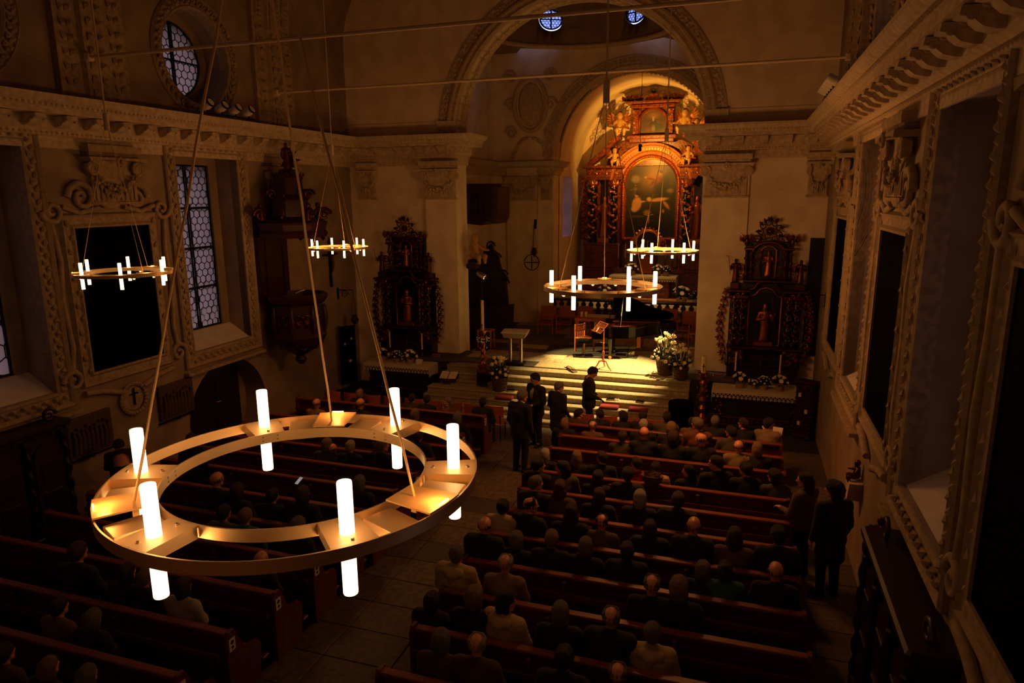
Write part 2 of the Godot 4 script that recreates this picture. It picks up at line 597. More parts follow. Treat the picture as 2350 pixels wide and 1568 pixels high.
func build_shell() -> void:
	# floor of the nave: a bed with slabs on it
	var bed := struct("floor", MB.new().box(Vector3(NAVE_X, -0.16, -8.0), Vector3(14.6, 0.28, 23.6)).done(), m.joint, "stone slab floor of the dim church nave")
	var slab_mesh := []
	for k in 3:
		slab_mesh.append(MB.new().bevel(Vector3.ZERO, Vector3(0.985 - 0.0, 0.05, 0.64), 0.006).done())
	rng.seed = 3
	for r in 34:
		for c in 3:
			var z := -16.35 + r * 0.65
			var mi := part("floor_slab", slab_mesh[c], m.slab[rng.randi() % 3], bed, xf(Vector3(-5.5 + c * 1.0, -0.012 + rng.randf() * 0.004, z)))
			mi.scale.x = 1.0
	for s in [-1, 1]:       # under the pews and in the side aisles the boards and slabs stay in the dark
		for r in 16:
			part("floor_slab", slab_mesh[0], m.slab[(r + s + 1) % 3], bed, Transform3D(Basis.from_scale(Vector3(1.35, 1, 1.0)), Vector3(1.5 if s > 0 else -11.1, -0.012, -16.35 + r * 0.65)))
	part("pew_platform", MB.new().box(Vector3(-1.25, 0.0, -7.5), Vector3(4.6, 0.06, 15.2)).done(), m.dark_wood, bed)
	part("pew_platform", MB.new().box(Vector3(-8.2, 0.0, -7.5), Vector3(5.3, 0.06, 15.2)).done(), m.dark_wood, bed)
	# side walls
	for side in [-1, 1]:
		var x0: float = WALL_L if side < 0 else WALL_R
		var out: float = side * 1.1
		var w := csg("wall_left" if side < 0 else "wall_right", m.shaded_plaster, "plastered left wall of the nave" if side < 0 else "plastered right wall of the nave")
		csg_box(w, Vector3(minf(x0, x0 + out), -0.1, -20.4), Vector3(maxf(x0, x0 + out), 10.5, 3.6))
		for zc in [-13.4, -8.0, -2.6]:
			var a: float = x0 - side * 0.1
			var b: float = x0 + side * 0.62
			csg_box(w, Vector3(minf(a, b), 2.5, zc - 0.98), Vector3(maxf(a, b), 6.95, zc + 0.98), true)
			b = x0 + side * 1.3
			csg_box(w, Vector3(minf(a, b), 2.85, zc - 0.72), Vector3(maxf(a, b), 6.75, zc + 0.72), true)
			csg_cyl(w, Vector3(x0 + side * 0.25, 9.06, zc), 1.02, 0.8, Vector3.RIGHT)
			csg_cyl(w, Vector3(x0 + side * 0.6, 9.06, zc), 0.82, 1.4, Vector3.RIGHT)
		if side < 0:
			csg_box(w, Vector3(-12.5, -0.05, -14.45), Vector3(-11.7, 1.62, -12.37), true)
			csg_cyl(w, Vector3(-12.1, 0.75, -13.41), 1.36, 0.8, Vector3.RIGHT)
	# back wall behind the organ gallery, and the gallery floor under the camera
	struct("wall_back", MB.new().box(Vector3(NAVE_X, 7.2, 3.5), Vector3(16.0, 14.6, 0.4)).done(), m.plaster, "plastered back wall behind the organ gallery")
	# chancel wall with its arch
	var cw := csg("wall_chancel", m.plaster, "plastered wall around the tall chancel arch")
	csg_box(cw, Vector3(-13.0, -0.1, -20.3), Vector3(3.1, 15.2, WALL_C))
	csg_box(cw, Vector3(-9.2, 1.15, WALL_C - 0.1), Vector3(-8.2, 6.95, PIER_C))
	csg_box(cw, Vector3(-1.1, 1.15, WALL_C - 0.1), Vector3(0.08, 6.95, PIER_C))
	csg_box(cw, Vector3(-8.2, -0.3, -21.0), Vector3(-1.1, 7.7, -19.0), true)
	csg_cyl(cw, Vector3(-4.65, 7.7, -20.0), 3.55, 2.4, Vector3.FORWARD, 1.0, 96)
	# pedestals of the two piers
	for s in [[-9.35, -8.02, 0], [-1.28, 0.22, 1]]:
		var b := MB.new()
		var w2: float = (s[1] - s[0])
		var cx: float = (s[0] + s[1]) * 0.5
		b.bevel(Vector3(cx, 0.5, -19.35), Vector3(w2, 1.02, 1.3), 0.02)
		b.bevel(Vector3(cx, 1.07, -19.37), Vector3(w2 + 0.1, 0.14, 1.36), 0.05)
		b.bevel(Vector3(cx, 0.1, -19.33), Vector3(w2 + 0.1, 0.2, 1.4), 0.04)
		trim(b.done(), m.pedestal, "dark stone pedestal under the %s pier of the chancel arch" % ("left" if s[2] == 0 else "right"))
	# vault of the nave with ribs
	var v := MB.new()
	v.smooth()
	var n := 28
	var pt := func(i: int, z: float, d: float) -> Vector3:
		var a := PI * i / n
		return Vector3(NAVE_X - (6.93 + d) * cos(a), 10.4 + (4.0 + d) * sin(a), z)
	for i in n:
		v.quad(pt.call(i, -19.7, 0), pt.call(i, 3.4, 0), pt.call(i + 1, 3.4, 0), pt.call(i + 1, -19.7, 0))
	v.smooth()
	for i in n:
		v.quad(pt.call(i, 3.4, 0.3), pt.call(i, -19.7, 0.3), pt.call(i + 1, -19.7, 0.3), pt.call(i + 1, 3.4, 0.3))
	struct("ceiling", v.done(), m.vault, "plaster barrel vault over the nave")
	for zc in [-16.0, -10.6, -5.2]:
		for side in [-1, 1]:
			var b := MB.new()
			var at := []
			var outs := []
			var ups := []
			var x0: float = WALL_L if side < 0 else WALL_R
			var path := [Vector3(x0, 7.75, zc), Vector3(x0, 9.0, zc), Vector3(x0, 10.3, zc)]
			for i in range(1, 11):
				var q: Vector3 = pt.call(i, zc, 0.0)
				if side > 0: q.x = 2.0 * NAVE_X - q.x
				path.append(q)
			for i in path.size():
				var d: Vector3 = (path[mini(i + 1, path.size() - 1)] - path[maxi(i - 1, 0)]).normalized()
				at.append(path[i])
				outs.append(Vector3(0, 0, 1))
				ups.append(Vector3(-side * d.y, side * d.x, 0).normalized() if side < 0 else Vector3(-d.y, d.x, 0).normalized())
			b.sweep(PackedVector2Array([Vector2(-0.75, 0), Vector2(-0.75, 0.12), Vector2(-0.3, 0.12), Vector2(-0.25, 0.2), Vector2(0.25, 0.2), Vector2(0.3, 0.12), Vector2(0.75, 0.12), Vector2(0.75, 0)]), at, outs, ups)
			var rib := trim(b.done(), m.shaded_stucco, "stucco vault rib over the %s wall %s" % ["left" if side < 0 else "right", {-16.0: "nearest the chancel", -10.6: "between the round windows", -5.2: "nearest the gallery"}[zc]])
			var lf := MB.new()
			for i in path.size() - 1:
				for k in 5:
					var q: Vector3 = path[i].lerp(path[i + 1], k / 5.0)
					var up: Vector3 = ups[i]
					var d: Vector3 = (path[i + 1] - path[i]).normalized()
					for s in [-1, 1]:
						for side2 in [-0.52, 0.52]:
							lf.leaf(q + up * 0.12 + Vector3(0, 0, side2), (d + Vector3(0, 0, s * 0.9)).normalized(), up, 0.2, 0.13)
						lf.leaf(q + up * 0.2 + Vector3(0, 0, s * 0.06), (-d + Vector3(0, 0, s * 0.7)).normalized(), up, 0.2, 0.14)
			stuff(part("leaf_carving", lf.done(), m.shaded_stucco, rib))
	# lunette ribs springing beside the round windows
	build_cornice()
	build_windows()

func build_cornice() -> void:
	var prof := PackedVector2Array([Vector2(0, 6.88), Vector2(0.04, 6.88), Vector2(0.04, 7.08), Vector2(0.1, 7.1), Vector2(0.1, 7.17), Vector2(0.15, 7.21), Vector2(0.17, 7.22), Vector2(0.17, 7.42), Vector2(0.5, 7.43), Vector2(0.5, 7.53), Vector2(0.54, 7.54), Vector2(0.55, 7.59), Vector2(0.62, 7.62), Vector2(0.68, 7.68), Vector2(0.69, 7.73), Vector2(0, 7.78)])
	for side in [-1, 1]:
		var x0: float = WALL_L if side < 0 else WALL_R
		var xj: float = -8.2 if side < 0 else -1.1
		var at := [Vector3(x0, 0, 3.4), Vector3(x0, 0, WALL_C), Vector3(xj, 0, WALL_C), Vector3(xj, 0, -20.4)]
		var s := -float(side)
		var outs := [Vector3(s, 0, 0), Vector3(s, 0, 1), Vector3(s, 0, 1), Vector3(s, 0, 0)]
		if side > 0:
			at.reverse()
			outs.reverse()
		var ups := [Vector3.UP, Vector3.UP, Vector3.UP, Vector3.UP]
		var c := trim(MB.new().sweep(prof, at, outs, ups).done(), m.stucco, "projecting stucco cornice along the %s side of the nave and chancel wall" % ("left" if side < 0 else "right"))
		var md := MB.new()
		md.prism(PackedVector2Array([Vector2(0, 0), Vector2(0, 0.19), Vector2(0.32, 0.19), Vector2(0.33, 0.12), Vector2(0.24, 0.1), Vector2(0.16, 0.03), Vector2(0.06, 0.0)]), 0.2)
		for e in [-0.1, 0.1]:
			md.curl(Vector3(0.25, 0.12, e), Vector3.RIGHT, Vector3.UP, 0.055, 1.6, 0.014)
		for e in [-0.06, 0.0, 0.06]:
			md.leaf(Vector3(0.05, 0.03, e), Vector3(0.8, 0.4, 0).normalized(), Vector3(0.4, -0.8, 0), 0.2, 0.07)
		var mod := md.done()
		var egg := MB.new()
		var one := func(p: Vector3, o: Vector3) -> void:
			var t := Vector3(-o.z, 0, o.x)
			egg.flat()
			for y in [7.135, 7.565]:
				var q := Vector3(p.x, y, p.z) + o * (0.1 if y < 7.3 else 0.55)
				var tip := q + o * 0.035
				var L := q - t * 0.034
				var R := q + t * 0.034
				var U := q + Vector3(0, 0.034, 0)
				var D := q - Vector3(0, 0.036, 0)
				egg.tri(L, D, tip); egg.tri(D, R, tip); egg.tri(R, U, tip); egg.tri(U, L, tip)
		var along := func(a: Vector3, b: Vector3, o: Vector3, step: float, f: Callable) -> void:
			var l := a.distance_to(b)
			var k := int(l / step)
			for i in k:
				f.call(a.lerp(b, (i + 0.5) / k), o)
		var put := func(p: Vector3, o: Vector3) -> void:
			part("bracket", mod, m.stucco, c, Transform3D(Basis(o, Vector3.UP, o.cross(Vector3.UP)), p + Vector3(0, 7.225, 0) + o * 0.17))
		var zo := Vector3(0, 0, 1)
		var xo := Vector3(s, 0, 0)
		along.call(Vector3(x0, 0, -0.5), Vector3(x0, 0, WALL_C + 0.2), xo, 0.58, put)
		along.call(Vector3(x0 + s * 0.2, 0, WALL_C), Vector3(xj, 0, WALL_C), zo, 0.58, put)
		along.call(Vector3(x0, 0, -0.5), Vector3(x0, 0, WALL_C), xo, 0.1, one)
		along.call(Vector3(x0, 0, WALL_C), Vector3(xj, 0, WALL_C), zo, 0.08, one)
		stuff(part("egg_moulding", egg.done(), m.stucco, c))
		# a smaller ledge above, where the wall steps back, and the strip along the impost of the arch
		var xo2: float = -8.62 if side < 0 else -0.68
		trim(MB.new().box(Vector3((x0 + xo2) * 0.5, 8.14, WALL_C + 0.008), Vector3(absf(x0 - xo2), 0.02, 0.016)).done(), m.stucco, "thin string moulding on the chancel wall %s of the arch" % ("left" if side < 0 else "right"))
	# pilasters with capitals
	var capm := capital_parts(1.18)
	for q in [[Vector3(-8.7, 0, PIER_C), Vector3(0, 0, 1), 1.0, "on the left pier of the chancel arch"], [Vector3(-0.51, 0, PIER_C), Vector3(0, 0, 1), 1.02, "on the right pier of the chancel arch"],
			[Vector3(-11.2, 0, WALL_C), Vector3(0, 0, 1), 0.5, "in the left corner of the chancel wall"], [Vector3(1.72, 0, WALL_C), Vector3(0, 0, 1), 0.45, "in the right corner of the chancel wall"],
			[Vector3(WALL_L, 0, -16.0), Vector3(1, 0, 0), 1.0, "on the left wall behind the pulpit"], [Vector3(WALL_L, 0, -10.75), Vector3(1, 0, 0), 1.0, "on the left wall above the black painting"], [Vector3(WALL_L, 0, -5.2), Vector3(1, 0, 0), 1.0, "on the left wall nearest the gallery"],
			[Vector3(WALL_R, 0, -16.2), Vector3(-1, 0, 0), 1.0, "on the right wall nearest the chancel"], [Vector3(WALL_R, 0, -10.7), Vector3(-1, 0, 0), 1.0, "in the middle of the right wall"], [Vector3(WALL_R, 0, -5.2), Vector3(-1, 0, 0), 1.0, "on the right wall nearest the gallery"]]:
		var o: Vector3 = q[1]
		var k: float = q[2]
		var face := Transform3D(Basis(o.cross(Vector3.UP) * -1.0, Vector3.UP, o), q[0])
		var b := MB.new()
		b.box(Vector3(0, 6.92, 0.1), Vector3(1.12 * k + 0.1, 0.14, 0.22))
		b.box(Vector3(0, 6.81, 0.08), Vector3(1.04 * k + 0.1, 0.07, 0.16))
		b.box(Vector3(0, 6.33, 0.04), Vector3(1.02 * k, 0.8, 0.1))
		b.box(Vector3(0, 5.9, 0.06), Vector3(1.1 * k + 0.03, 0.05, 0.14))
		var sm: Material = m.stucco if o.z > 0.5 else m.shaded_stucco
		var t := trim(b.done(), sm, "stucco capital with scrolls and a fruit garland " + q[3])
		t.transform = face
		for nm: String in capm:
			for piece in capm[nm]:
				part(nm, piece, sm, t, Transform3D(Basis.from_scale(Vector3(k, 1, 1)), Vector3.ZERO))
	# bands of the chancel arch
	var at := []
	var outs := []
	var ups := []
	var nseg := 64
	for i in nseg + 1:
		var a := PI * i / nseg
		at.append(Vector3(-4.65, 7.7, WALL_C))
		outs.append(Vector3(cos(a), sin(a), 0))
		ups.append(Vector3(0, 0, 1))
	var ar := trim(MB.new().sweep(PackedVector2Array([Vector2(3.56, -0.7), Vector2(3.5, -0.68), Vector2(3.5, -0.62), Vector2(3.55, -0.6), Vector2(3.55, -0.05), Vector2(3.52, 0.02), Vector2(3.52, 0.14), Vector2(3.6, 0.17), Vector2(3.66, 0.13), Vector2(3.7, 0.13), Vector2(3.74, 0.17), Vector2(3.8, 0.15), Vector2(3.86, 0.07), Vector2(3.88, 0.05), Vector2(4.02, 0.05), Vector2(4.06, 0.08), Vector2(4.1, 0.06), Vector2(4.1, 0.0)]), at, outs, ups).done(), m.stucco, "moulded stucco archivolt around the chancel arch")
	var lf := MB.new()
	var bd := MB.new()
	for i in 84:
		var a := PI * (i + 0.5) / 84
		var o := Vector3(cos(a), sin(a), 0)
		var t := Vector3(-sin(a), cos(a), 0) * (1.0 if i < 42 else -1.0) * -1.0
		var c := Vector3(-4.65, 7.7, WALL_C)
		for s in [-1, 1]:
			lf.leaf(c + o * 3.96 + Vector3(0, 0, 0.05) - t * 0.02, (-t + o * s * 0.75).normalized(), Vector3(0, 0, 1), 0.15 + 0.03 * sin(i * 2.1), 0.09, 0.5)
		lf.ball(c + o * (3.96 + 0.05 * sin(i * 1.7)) + Vector3(0, 0, 0.07), Vector3(0.035, 0.035, 0.03), 5)
		# soffit band
		var p := c + o * 3.53 + Vector3(0, 0, -0.35)
		lf.curl(p, t, Vector3(0, 0, 1) * (1 if i % 2 else -1), 0.07, 1.1, 0.018, 0.0, 4)
		lf.leaf(p + Vector3(0, 0, 0.12), t, -o, 0.12, 0.07); lf.leaf(p - Vector3(0, 0, 0.12), t, -o, 0.12, 0.07)
	for i in 150:
		var a := PI * (i + 0.5) / 150
		bd.ball(Vector3(-4.65, 7.7, WALL_C) + Vector3(cos(a), sin(a), 0) * 3.68 + Vector3(0, 0, 0.14), Vector3(0.022, 0.022, 0.025), 4)
	stuff(part("leaf_carving", lf.done(), m.stucco, ar))
	stuff(part("bead_moulding", bd.done(), m.stucco, ar))
	for s in [-1, 1]:
		part("impost_block", MB.new().box(Vector3(-4.65 + s * 3.82, 7.92, WALL_C + 0.05), Vector3(0.58, 0.36, 0.2)).box(Vector3(-4.65 + s * 3.82, 8.11, WALL_C + 0.06), Vector3(0.6, 0.04, 0.23)).done(), m.stucco, ar)

func capital_parts(h: float) -> Dictionary:
	var d := {}
	var vol := []
	for s in [-1, 1]:
		var b := MB.new()
		b.curl(Vector3(s * 0.52, 6.55, 0.16), Vector3(s, 0, 0), Vector3.UP, 0.14, 2.0, 0.035, PI / 2 if s > 0 else PI / 2, 6)
		b.cyl(Vector3(s * 0.52, 6.55, 0.06), Vector3(s * 0.52, 6.55, 0.17), 0.13, 12)
		vol.append(b.done())
	d["volute"] = vol
	var ab := MB.new()
	ab.prism(PackedVector2Array([Vector2(-0.64, 0), Vector2(-0.4, 0.04), Vector2(0.4, 0.04), Vector2(0.64, 0), Vector2(0.68, 0.09), Vector2(-0.68, 0.09)]), 0.34, Transform3D(Basis.IDENTITY, Vector3(0, 6.67, 0.12)))
	d["abacus"] = [ab.done()]
	var ro := MB.new()
	for i in 8:
		var a := TAU * i / 8
		ro.ball(Vector3(cos(a) * 0.07, 6.68 + sin(a) * 0.07, 0.3), Vector3(0.04, 0.04, 0.03), 6)
	ro.ball(Vector3(0, 6.68, 0.32), Vector3(0.045, 0.045, 0.04), 6)
	d["rosette"] = [ro.done()]
	var ga := MB.new()
	var r2 := RandomNumberGenerator.new()
	r2.seed = 5
	for i in 46:
		var t := -1.0 + 2.0 * i / 45.0
		var y := 6.46 - 0.3 * (1.0 - t * t)
		var k := 0.4 + 0.6 * (1.0 - absf(t))
		ga.ball(Vector3(t * 0.46 + r2.randf_range(-0.03, 0.03), y + r2.randf_range(-0.07, 0.07) * k, 0.15 + r2.randf() * 0.06 * k), Vector3.ONE * (0.028 + 0.03 * k * r2.randf()), 6)
	for i in 14:
		var t := r2.randf_range(-1, 1)
		ga.leaf(Vector3(t * 0.45, 6.42 - 0.3 * (1.0 - t * t), 0.13), Vector3(t * 0.5, -1, 0.15).normalized(), Vector3(0, 0, 1), 0.16, 0.09)
	d["fruit_garland"] = [ga.done()]
	var fl := MB.new()
	for i in 9:
		fl.box(Vector3(-0.44 + i * 0.11, 6.1, 0.1), Vector3(0.05, 0.3, 0.03))
	d["fluting"] = [fl.done()]
	return d

func hexes(w: float, h: float, r: float, round_: float) -> Array:      # centres of a honeycomb inside a w by h opening, or inside a circle
	var o := []
	var dx := r * sqrt(3.0)
	var dy := r * 1.5
	for j in int(h / dy) + 3:
		for i in int(w / dx) + 3:
			var p := Vector2(-w * 0.5 + (i - 0.5 + (0.5 if j % 2 else 0.0)) * dx, -h * 0.5 + (j - 0.5) * dy)
			if round_ > 0.0:
				if p.length() < round_ + r * 0.7: o.append(p)
			elif absf(p.x) <= w * 0.5 + r * 0.8 and absf(p.y) <= h * 0.5 + r * 0.8: o.append(p)
	return o

func hex_outline(c: Vector2, r: float, w: float, h: float, round_: float) -> PackedVector2Array:
	var p := PackedVector2Array()
	for k in 6:
		var a := PI / 6 + TAU * k / 6
		var q := c + Vector2(cos(a), sin(a)) * r
		if round_ > 0.0: q = q.limit_length(round_)
		else: q = Vector2(clampf(q.x, -w * 0.5, w * 0.5), clampf(q.y, -h * 0.5, h * 0.5))
		p.append(q)
	return p

func leaded(called: String, label: String, at: Transform3D, w: float, h: float, round_: float, r: float, rows: Array, panes_apart: bool, glass: Material, cast := 1.0) -> void:   # glazed in local x,y, facing +z
	var win := Node3D.new()
	win.name = called
	add_child(win)
	win.transform = at
	win.set_meta("kind", "structure")
	tag(win, label, "window")
	var fr := MB.new()
	if round_ > 0.0:
		var ring := []
		for i in 40:
			ring.append(Vector3(cos(TAU * i / 40), sin(TAU * i / 40), 0) * (round_ + 0.0))
		fr.tube(ring, 0.035, 6, true)
		fr.box(Vector3.ZERO, Vector3(0.04, round_ * 2, 0.05)); fr.box(Vector3.ZERO, Vector3(round_ * 2, 0.035, 0.05))
		if panes_apart: fr.box(Vector3(0.06, 0, 0), Vector3(0.03, round_ * 2, 0.05))
	else:
		for s in [-1, 1]:
			fr.box(Vector3(s * w * 0.5, 0, 0), Vector3(0.07, h + 0.07, 0.07)); fr.box(Vector3(0, s * h * 0.5, 0), Vector3(w, 0.07, 0.07))
		fr.box(Vector3(-0.03, 0, 0), Vector3(0.035, h, 0.06)); fr.box(Vector3(0.04, 0, 0), Vector3(0.025, h, 0.06))
		for y in rows:
			fr.box(Vector3(0, y, 0), Vector3(w, 0.05, 0.06))
	part("frame", fr.done(), m.iron, win)
	var lead := MB.new()
	lead.flat()
	var whole := MB.new()
	for c in hexes(w, h, r, round_):
		var o := hex_outline(c, r, w, h, round_)
		var ok := true
		var ar := 0.0
		for k in 6:
			ar += o[k].cross(o[(k + 1) % 6])
		if absf(ar) < r * r * 0.12: continue
		var clean := PackedVector2Array()
		for k in 6:
			if o[k].distance_to(o[(k + 1) % 6]) > 0.004: clean.append(o[k])
		if clean.size() < 3: continue
		for k in 6:
			if o[k].distance_to(o[(k + 1) % 6]) > 0.01:
				var a := Vector3(o[k].x, o[k].y, 0)
				var b := Vector3(o[(k + 1) % 6].x, o[(k + 1) % 6].y, 0)
				if k < 3 or round_ == 0.0 or true: lead.box((a + b) * 0.5, Vector3(a.distance_to(b) + 0.006, 0.016, 0.018), Basis(Vector3.BACK, atan2(b.y - a.y, b.x - a.x)))
		if panes_apart:
			part("pane", MB.new().prism(clean, 0.005, Transform3D(Basis.from_euler(Vector3(rng.randf_range(-0.01, 0.01), rng.randf_range(-0.01, 0.01), 0)), Vector3.ZERO)).done(), glass, win)
		else:
			whole.prism(clean, 0.005)
	stuff(part("lead_came", lead.done(), m.lead, win))
	if not panes_apart: stuff(part("pane", whole.done(), glass, win))

func build_windows() -> void:
	var k := 0
	for side in [-1, 1]:
		var x0: float = WALL_L if side < 0 else WALL_R
		var turn := PI / 2 if side < 0 else -PI / 2
		var sn := "left" if side < 0 else "right"
		for zc in [-13.4, -8.0, -2.6]:
			var where: String = {-13.4: "nearest the chancel", -8.0: "in the middle bay", -2.6: "nearest the gallery"}[zc]
			var seen: bool = side < 0 and zc == -13.4
			k += 1
			leaded("window_%d" % k, "tall leaded honeycomb window in the %s wall %s" % [sn, where], Transform3D(Basis(Vector3.UP, turn), Vector3(x0 + side * 0.7, 4.8, zc)), 1.44, 3.9, 0.0, 0.105 if seen else 0.2, [0.95, 0.0, -0.95], seen, m.pane_dim)
			k += 1
			leaded("window_%d" % k, "round leaded window high in the %s wall %s" % [sn, where], Transform3D(Basis(Vector3.UP, turn), Vector3(x0 + side * 0.72, 9.06, zc)), 1.64, 1.64, 0.82, 0.105 if seen else 0.2, [], seen, m.pane_dim)
			# carved frames on the wall
			var fp := MB.new()
			var at := [Vector3(-1.0, 2.47, 0), Vector3(1.0, 2.47, 0), Vector3(1.0, 6.98, 0), Vector3(-1.0, 6.98, 0)]
			var outs := [Vector3(-1, -1, 0), Vector3(1, -1, 0), Vector3(1, 1, 0), Vector3(-1, 1, 0)]
			var ups := [Vector3.BACK, Vector3.BACK, Vector3.BACK, Vector3.BACK]
			var tr := Transform3D(Basis(Vector3.UP, turn), Vector3(x0, 0, zc))
			fp.sweep(PackedVector2Array([Vector2(-0.02, -0.2), Vector2(-0.02, 0.03), Vector2(0.03, 0.05), Vector2(0.05, 0.03), Vector2(0.2, 0.03), Vector2(0.22, 0.06), Vector2(0.28, 0.09), Vector2(0.31, 0.06), Vector2(0.31, 0.0)]), at, outs, ups, true)
			fp.box(Vector3(0, 2.06, 0.07), Vector3(2.7, 0.07, 0.16))
			var f := trim(fp.done(), m.shaded_stucco, "carved stucco frame around the tall window in the %s wall %s" % [sn, where])
			f.transform = tr
			var lf := MB.new()
			for i in 40:
				var t := (i + 0.5) / 40.0
				for s in [-1, 1]:
					lf.leaf(Vector3(s * 1.125, lerpf(2.4, 7.1, t), 0.03), Vector3(s * 0.5 * (1 if i % 2 else -1), 1, 0).normalized(), Vector3.BACK, 0.15, 0.1, 0.5)
					if i < 22: lf.leaf(Vector3(lerpf(-1.1, 1.1, (i + 0.5) / 22.0), 7.11 if s > 0 else 2.34, 0.03), Vector3(1, 0.5 * (1 if i % 2 else -1), 0).normalized(), Vector3.BACK, 0.15, 0.1, 0.5)
			stuff(part("leaf_carving", lf.done(), m.shaded_stucco, f))
			var sl := MB.new()
			sl.prism(PackedVector2Array([Vector2(0, 2.46), Vector2(0.62, 2.5), Vector2(0.62, 2.84)]), 1.96, Transform3D(Basis(Vector3(0, 0, -1), Vector3.UP, Vector3.RIGHT), Vector3.ZERO))
			part("sill", sl.done(), m.reveal, f)
			var oc := MB.new()
			at = []; outs = []; ups = []
			for i in 48:
				var a := TAU * i / 48
				at.append(Vector3(0, 9.06, 0)); outs.append(Vector3(cos(a), sin(a), 0)); ups.append(Vector3.BACK)
			oc.sweep(PackedVector2Array([Vector2(1.0, -0.25), Vector2(1.0, 0.02), Vector2(1.04, 0.05), Vector2(1.07, 0.03), Vector2(1.24, 0.03), Vector2(1.27, 0.07), Vector2(1.31, 0.03), Vector2(1.31, 0)]), at, outs, ups, true)
			var of := trim(oc.done(), m.shaded_stucco, "round leaf wreath frame of the round window in the %s wall %s" % [sn, where])
			of.transform = tr
			lf = MB.new()
			for i in 44:
				var a := TAU * i / 44
				var o := Vector3(cos(a), sin(a), 0)
				var t := Vector3(-sin(a), cos(a), 0)
				for s in [-1, 1]:
					lf.leaf(Vector3(0, 9.06, 0.03) + o * 1.155, (t + o * s * 0.8).normalized(), Vector3.BACK, 0.15, 0.1, 0.5)
				lf.ball(Vector3(0, 9.06, 0.07) + o * 1.155, Vector3.ONE * 0.04, 5)
			stuff(part("leaf_carving", lf.done(), m.shaded_stucco, of))
	# the niche with the dark side door under the tall left window
	var d := MB.new()
	d.box(Vector3(-12.44, 0.8, -13.41), Vector3(0.08, 1.95, 2.0))
	for s in [-1, 1]:
		for y in [0.45, 1.2]:
			d.bevel(Vector3(-12.39, y, -13.41 + s * 0.5), Vector3(0.04, 0.6, 0.75), 0.015)
	var door := struct("door_1", d.done(), m.dark_wood, "dark panelled side door in the arched niche under the left window")
	part("door_handle", MB.new().tube([Vector3(-12.38, 0.95, -13.5), Vector3(-12.32, 0.95, -13.5), Vector3(-12.32, 0.95, -13.62)], 0.012, 6).done(), m.brass, door)

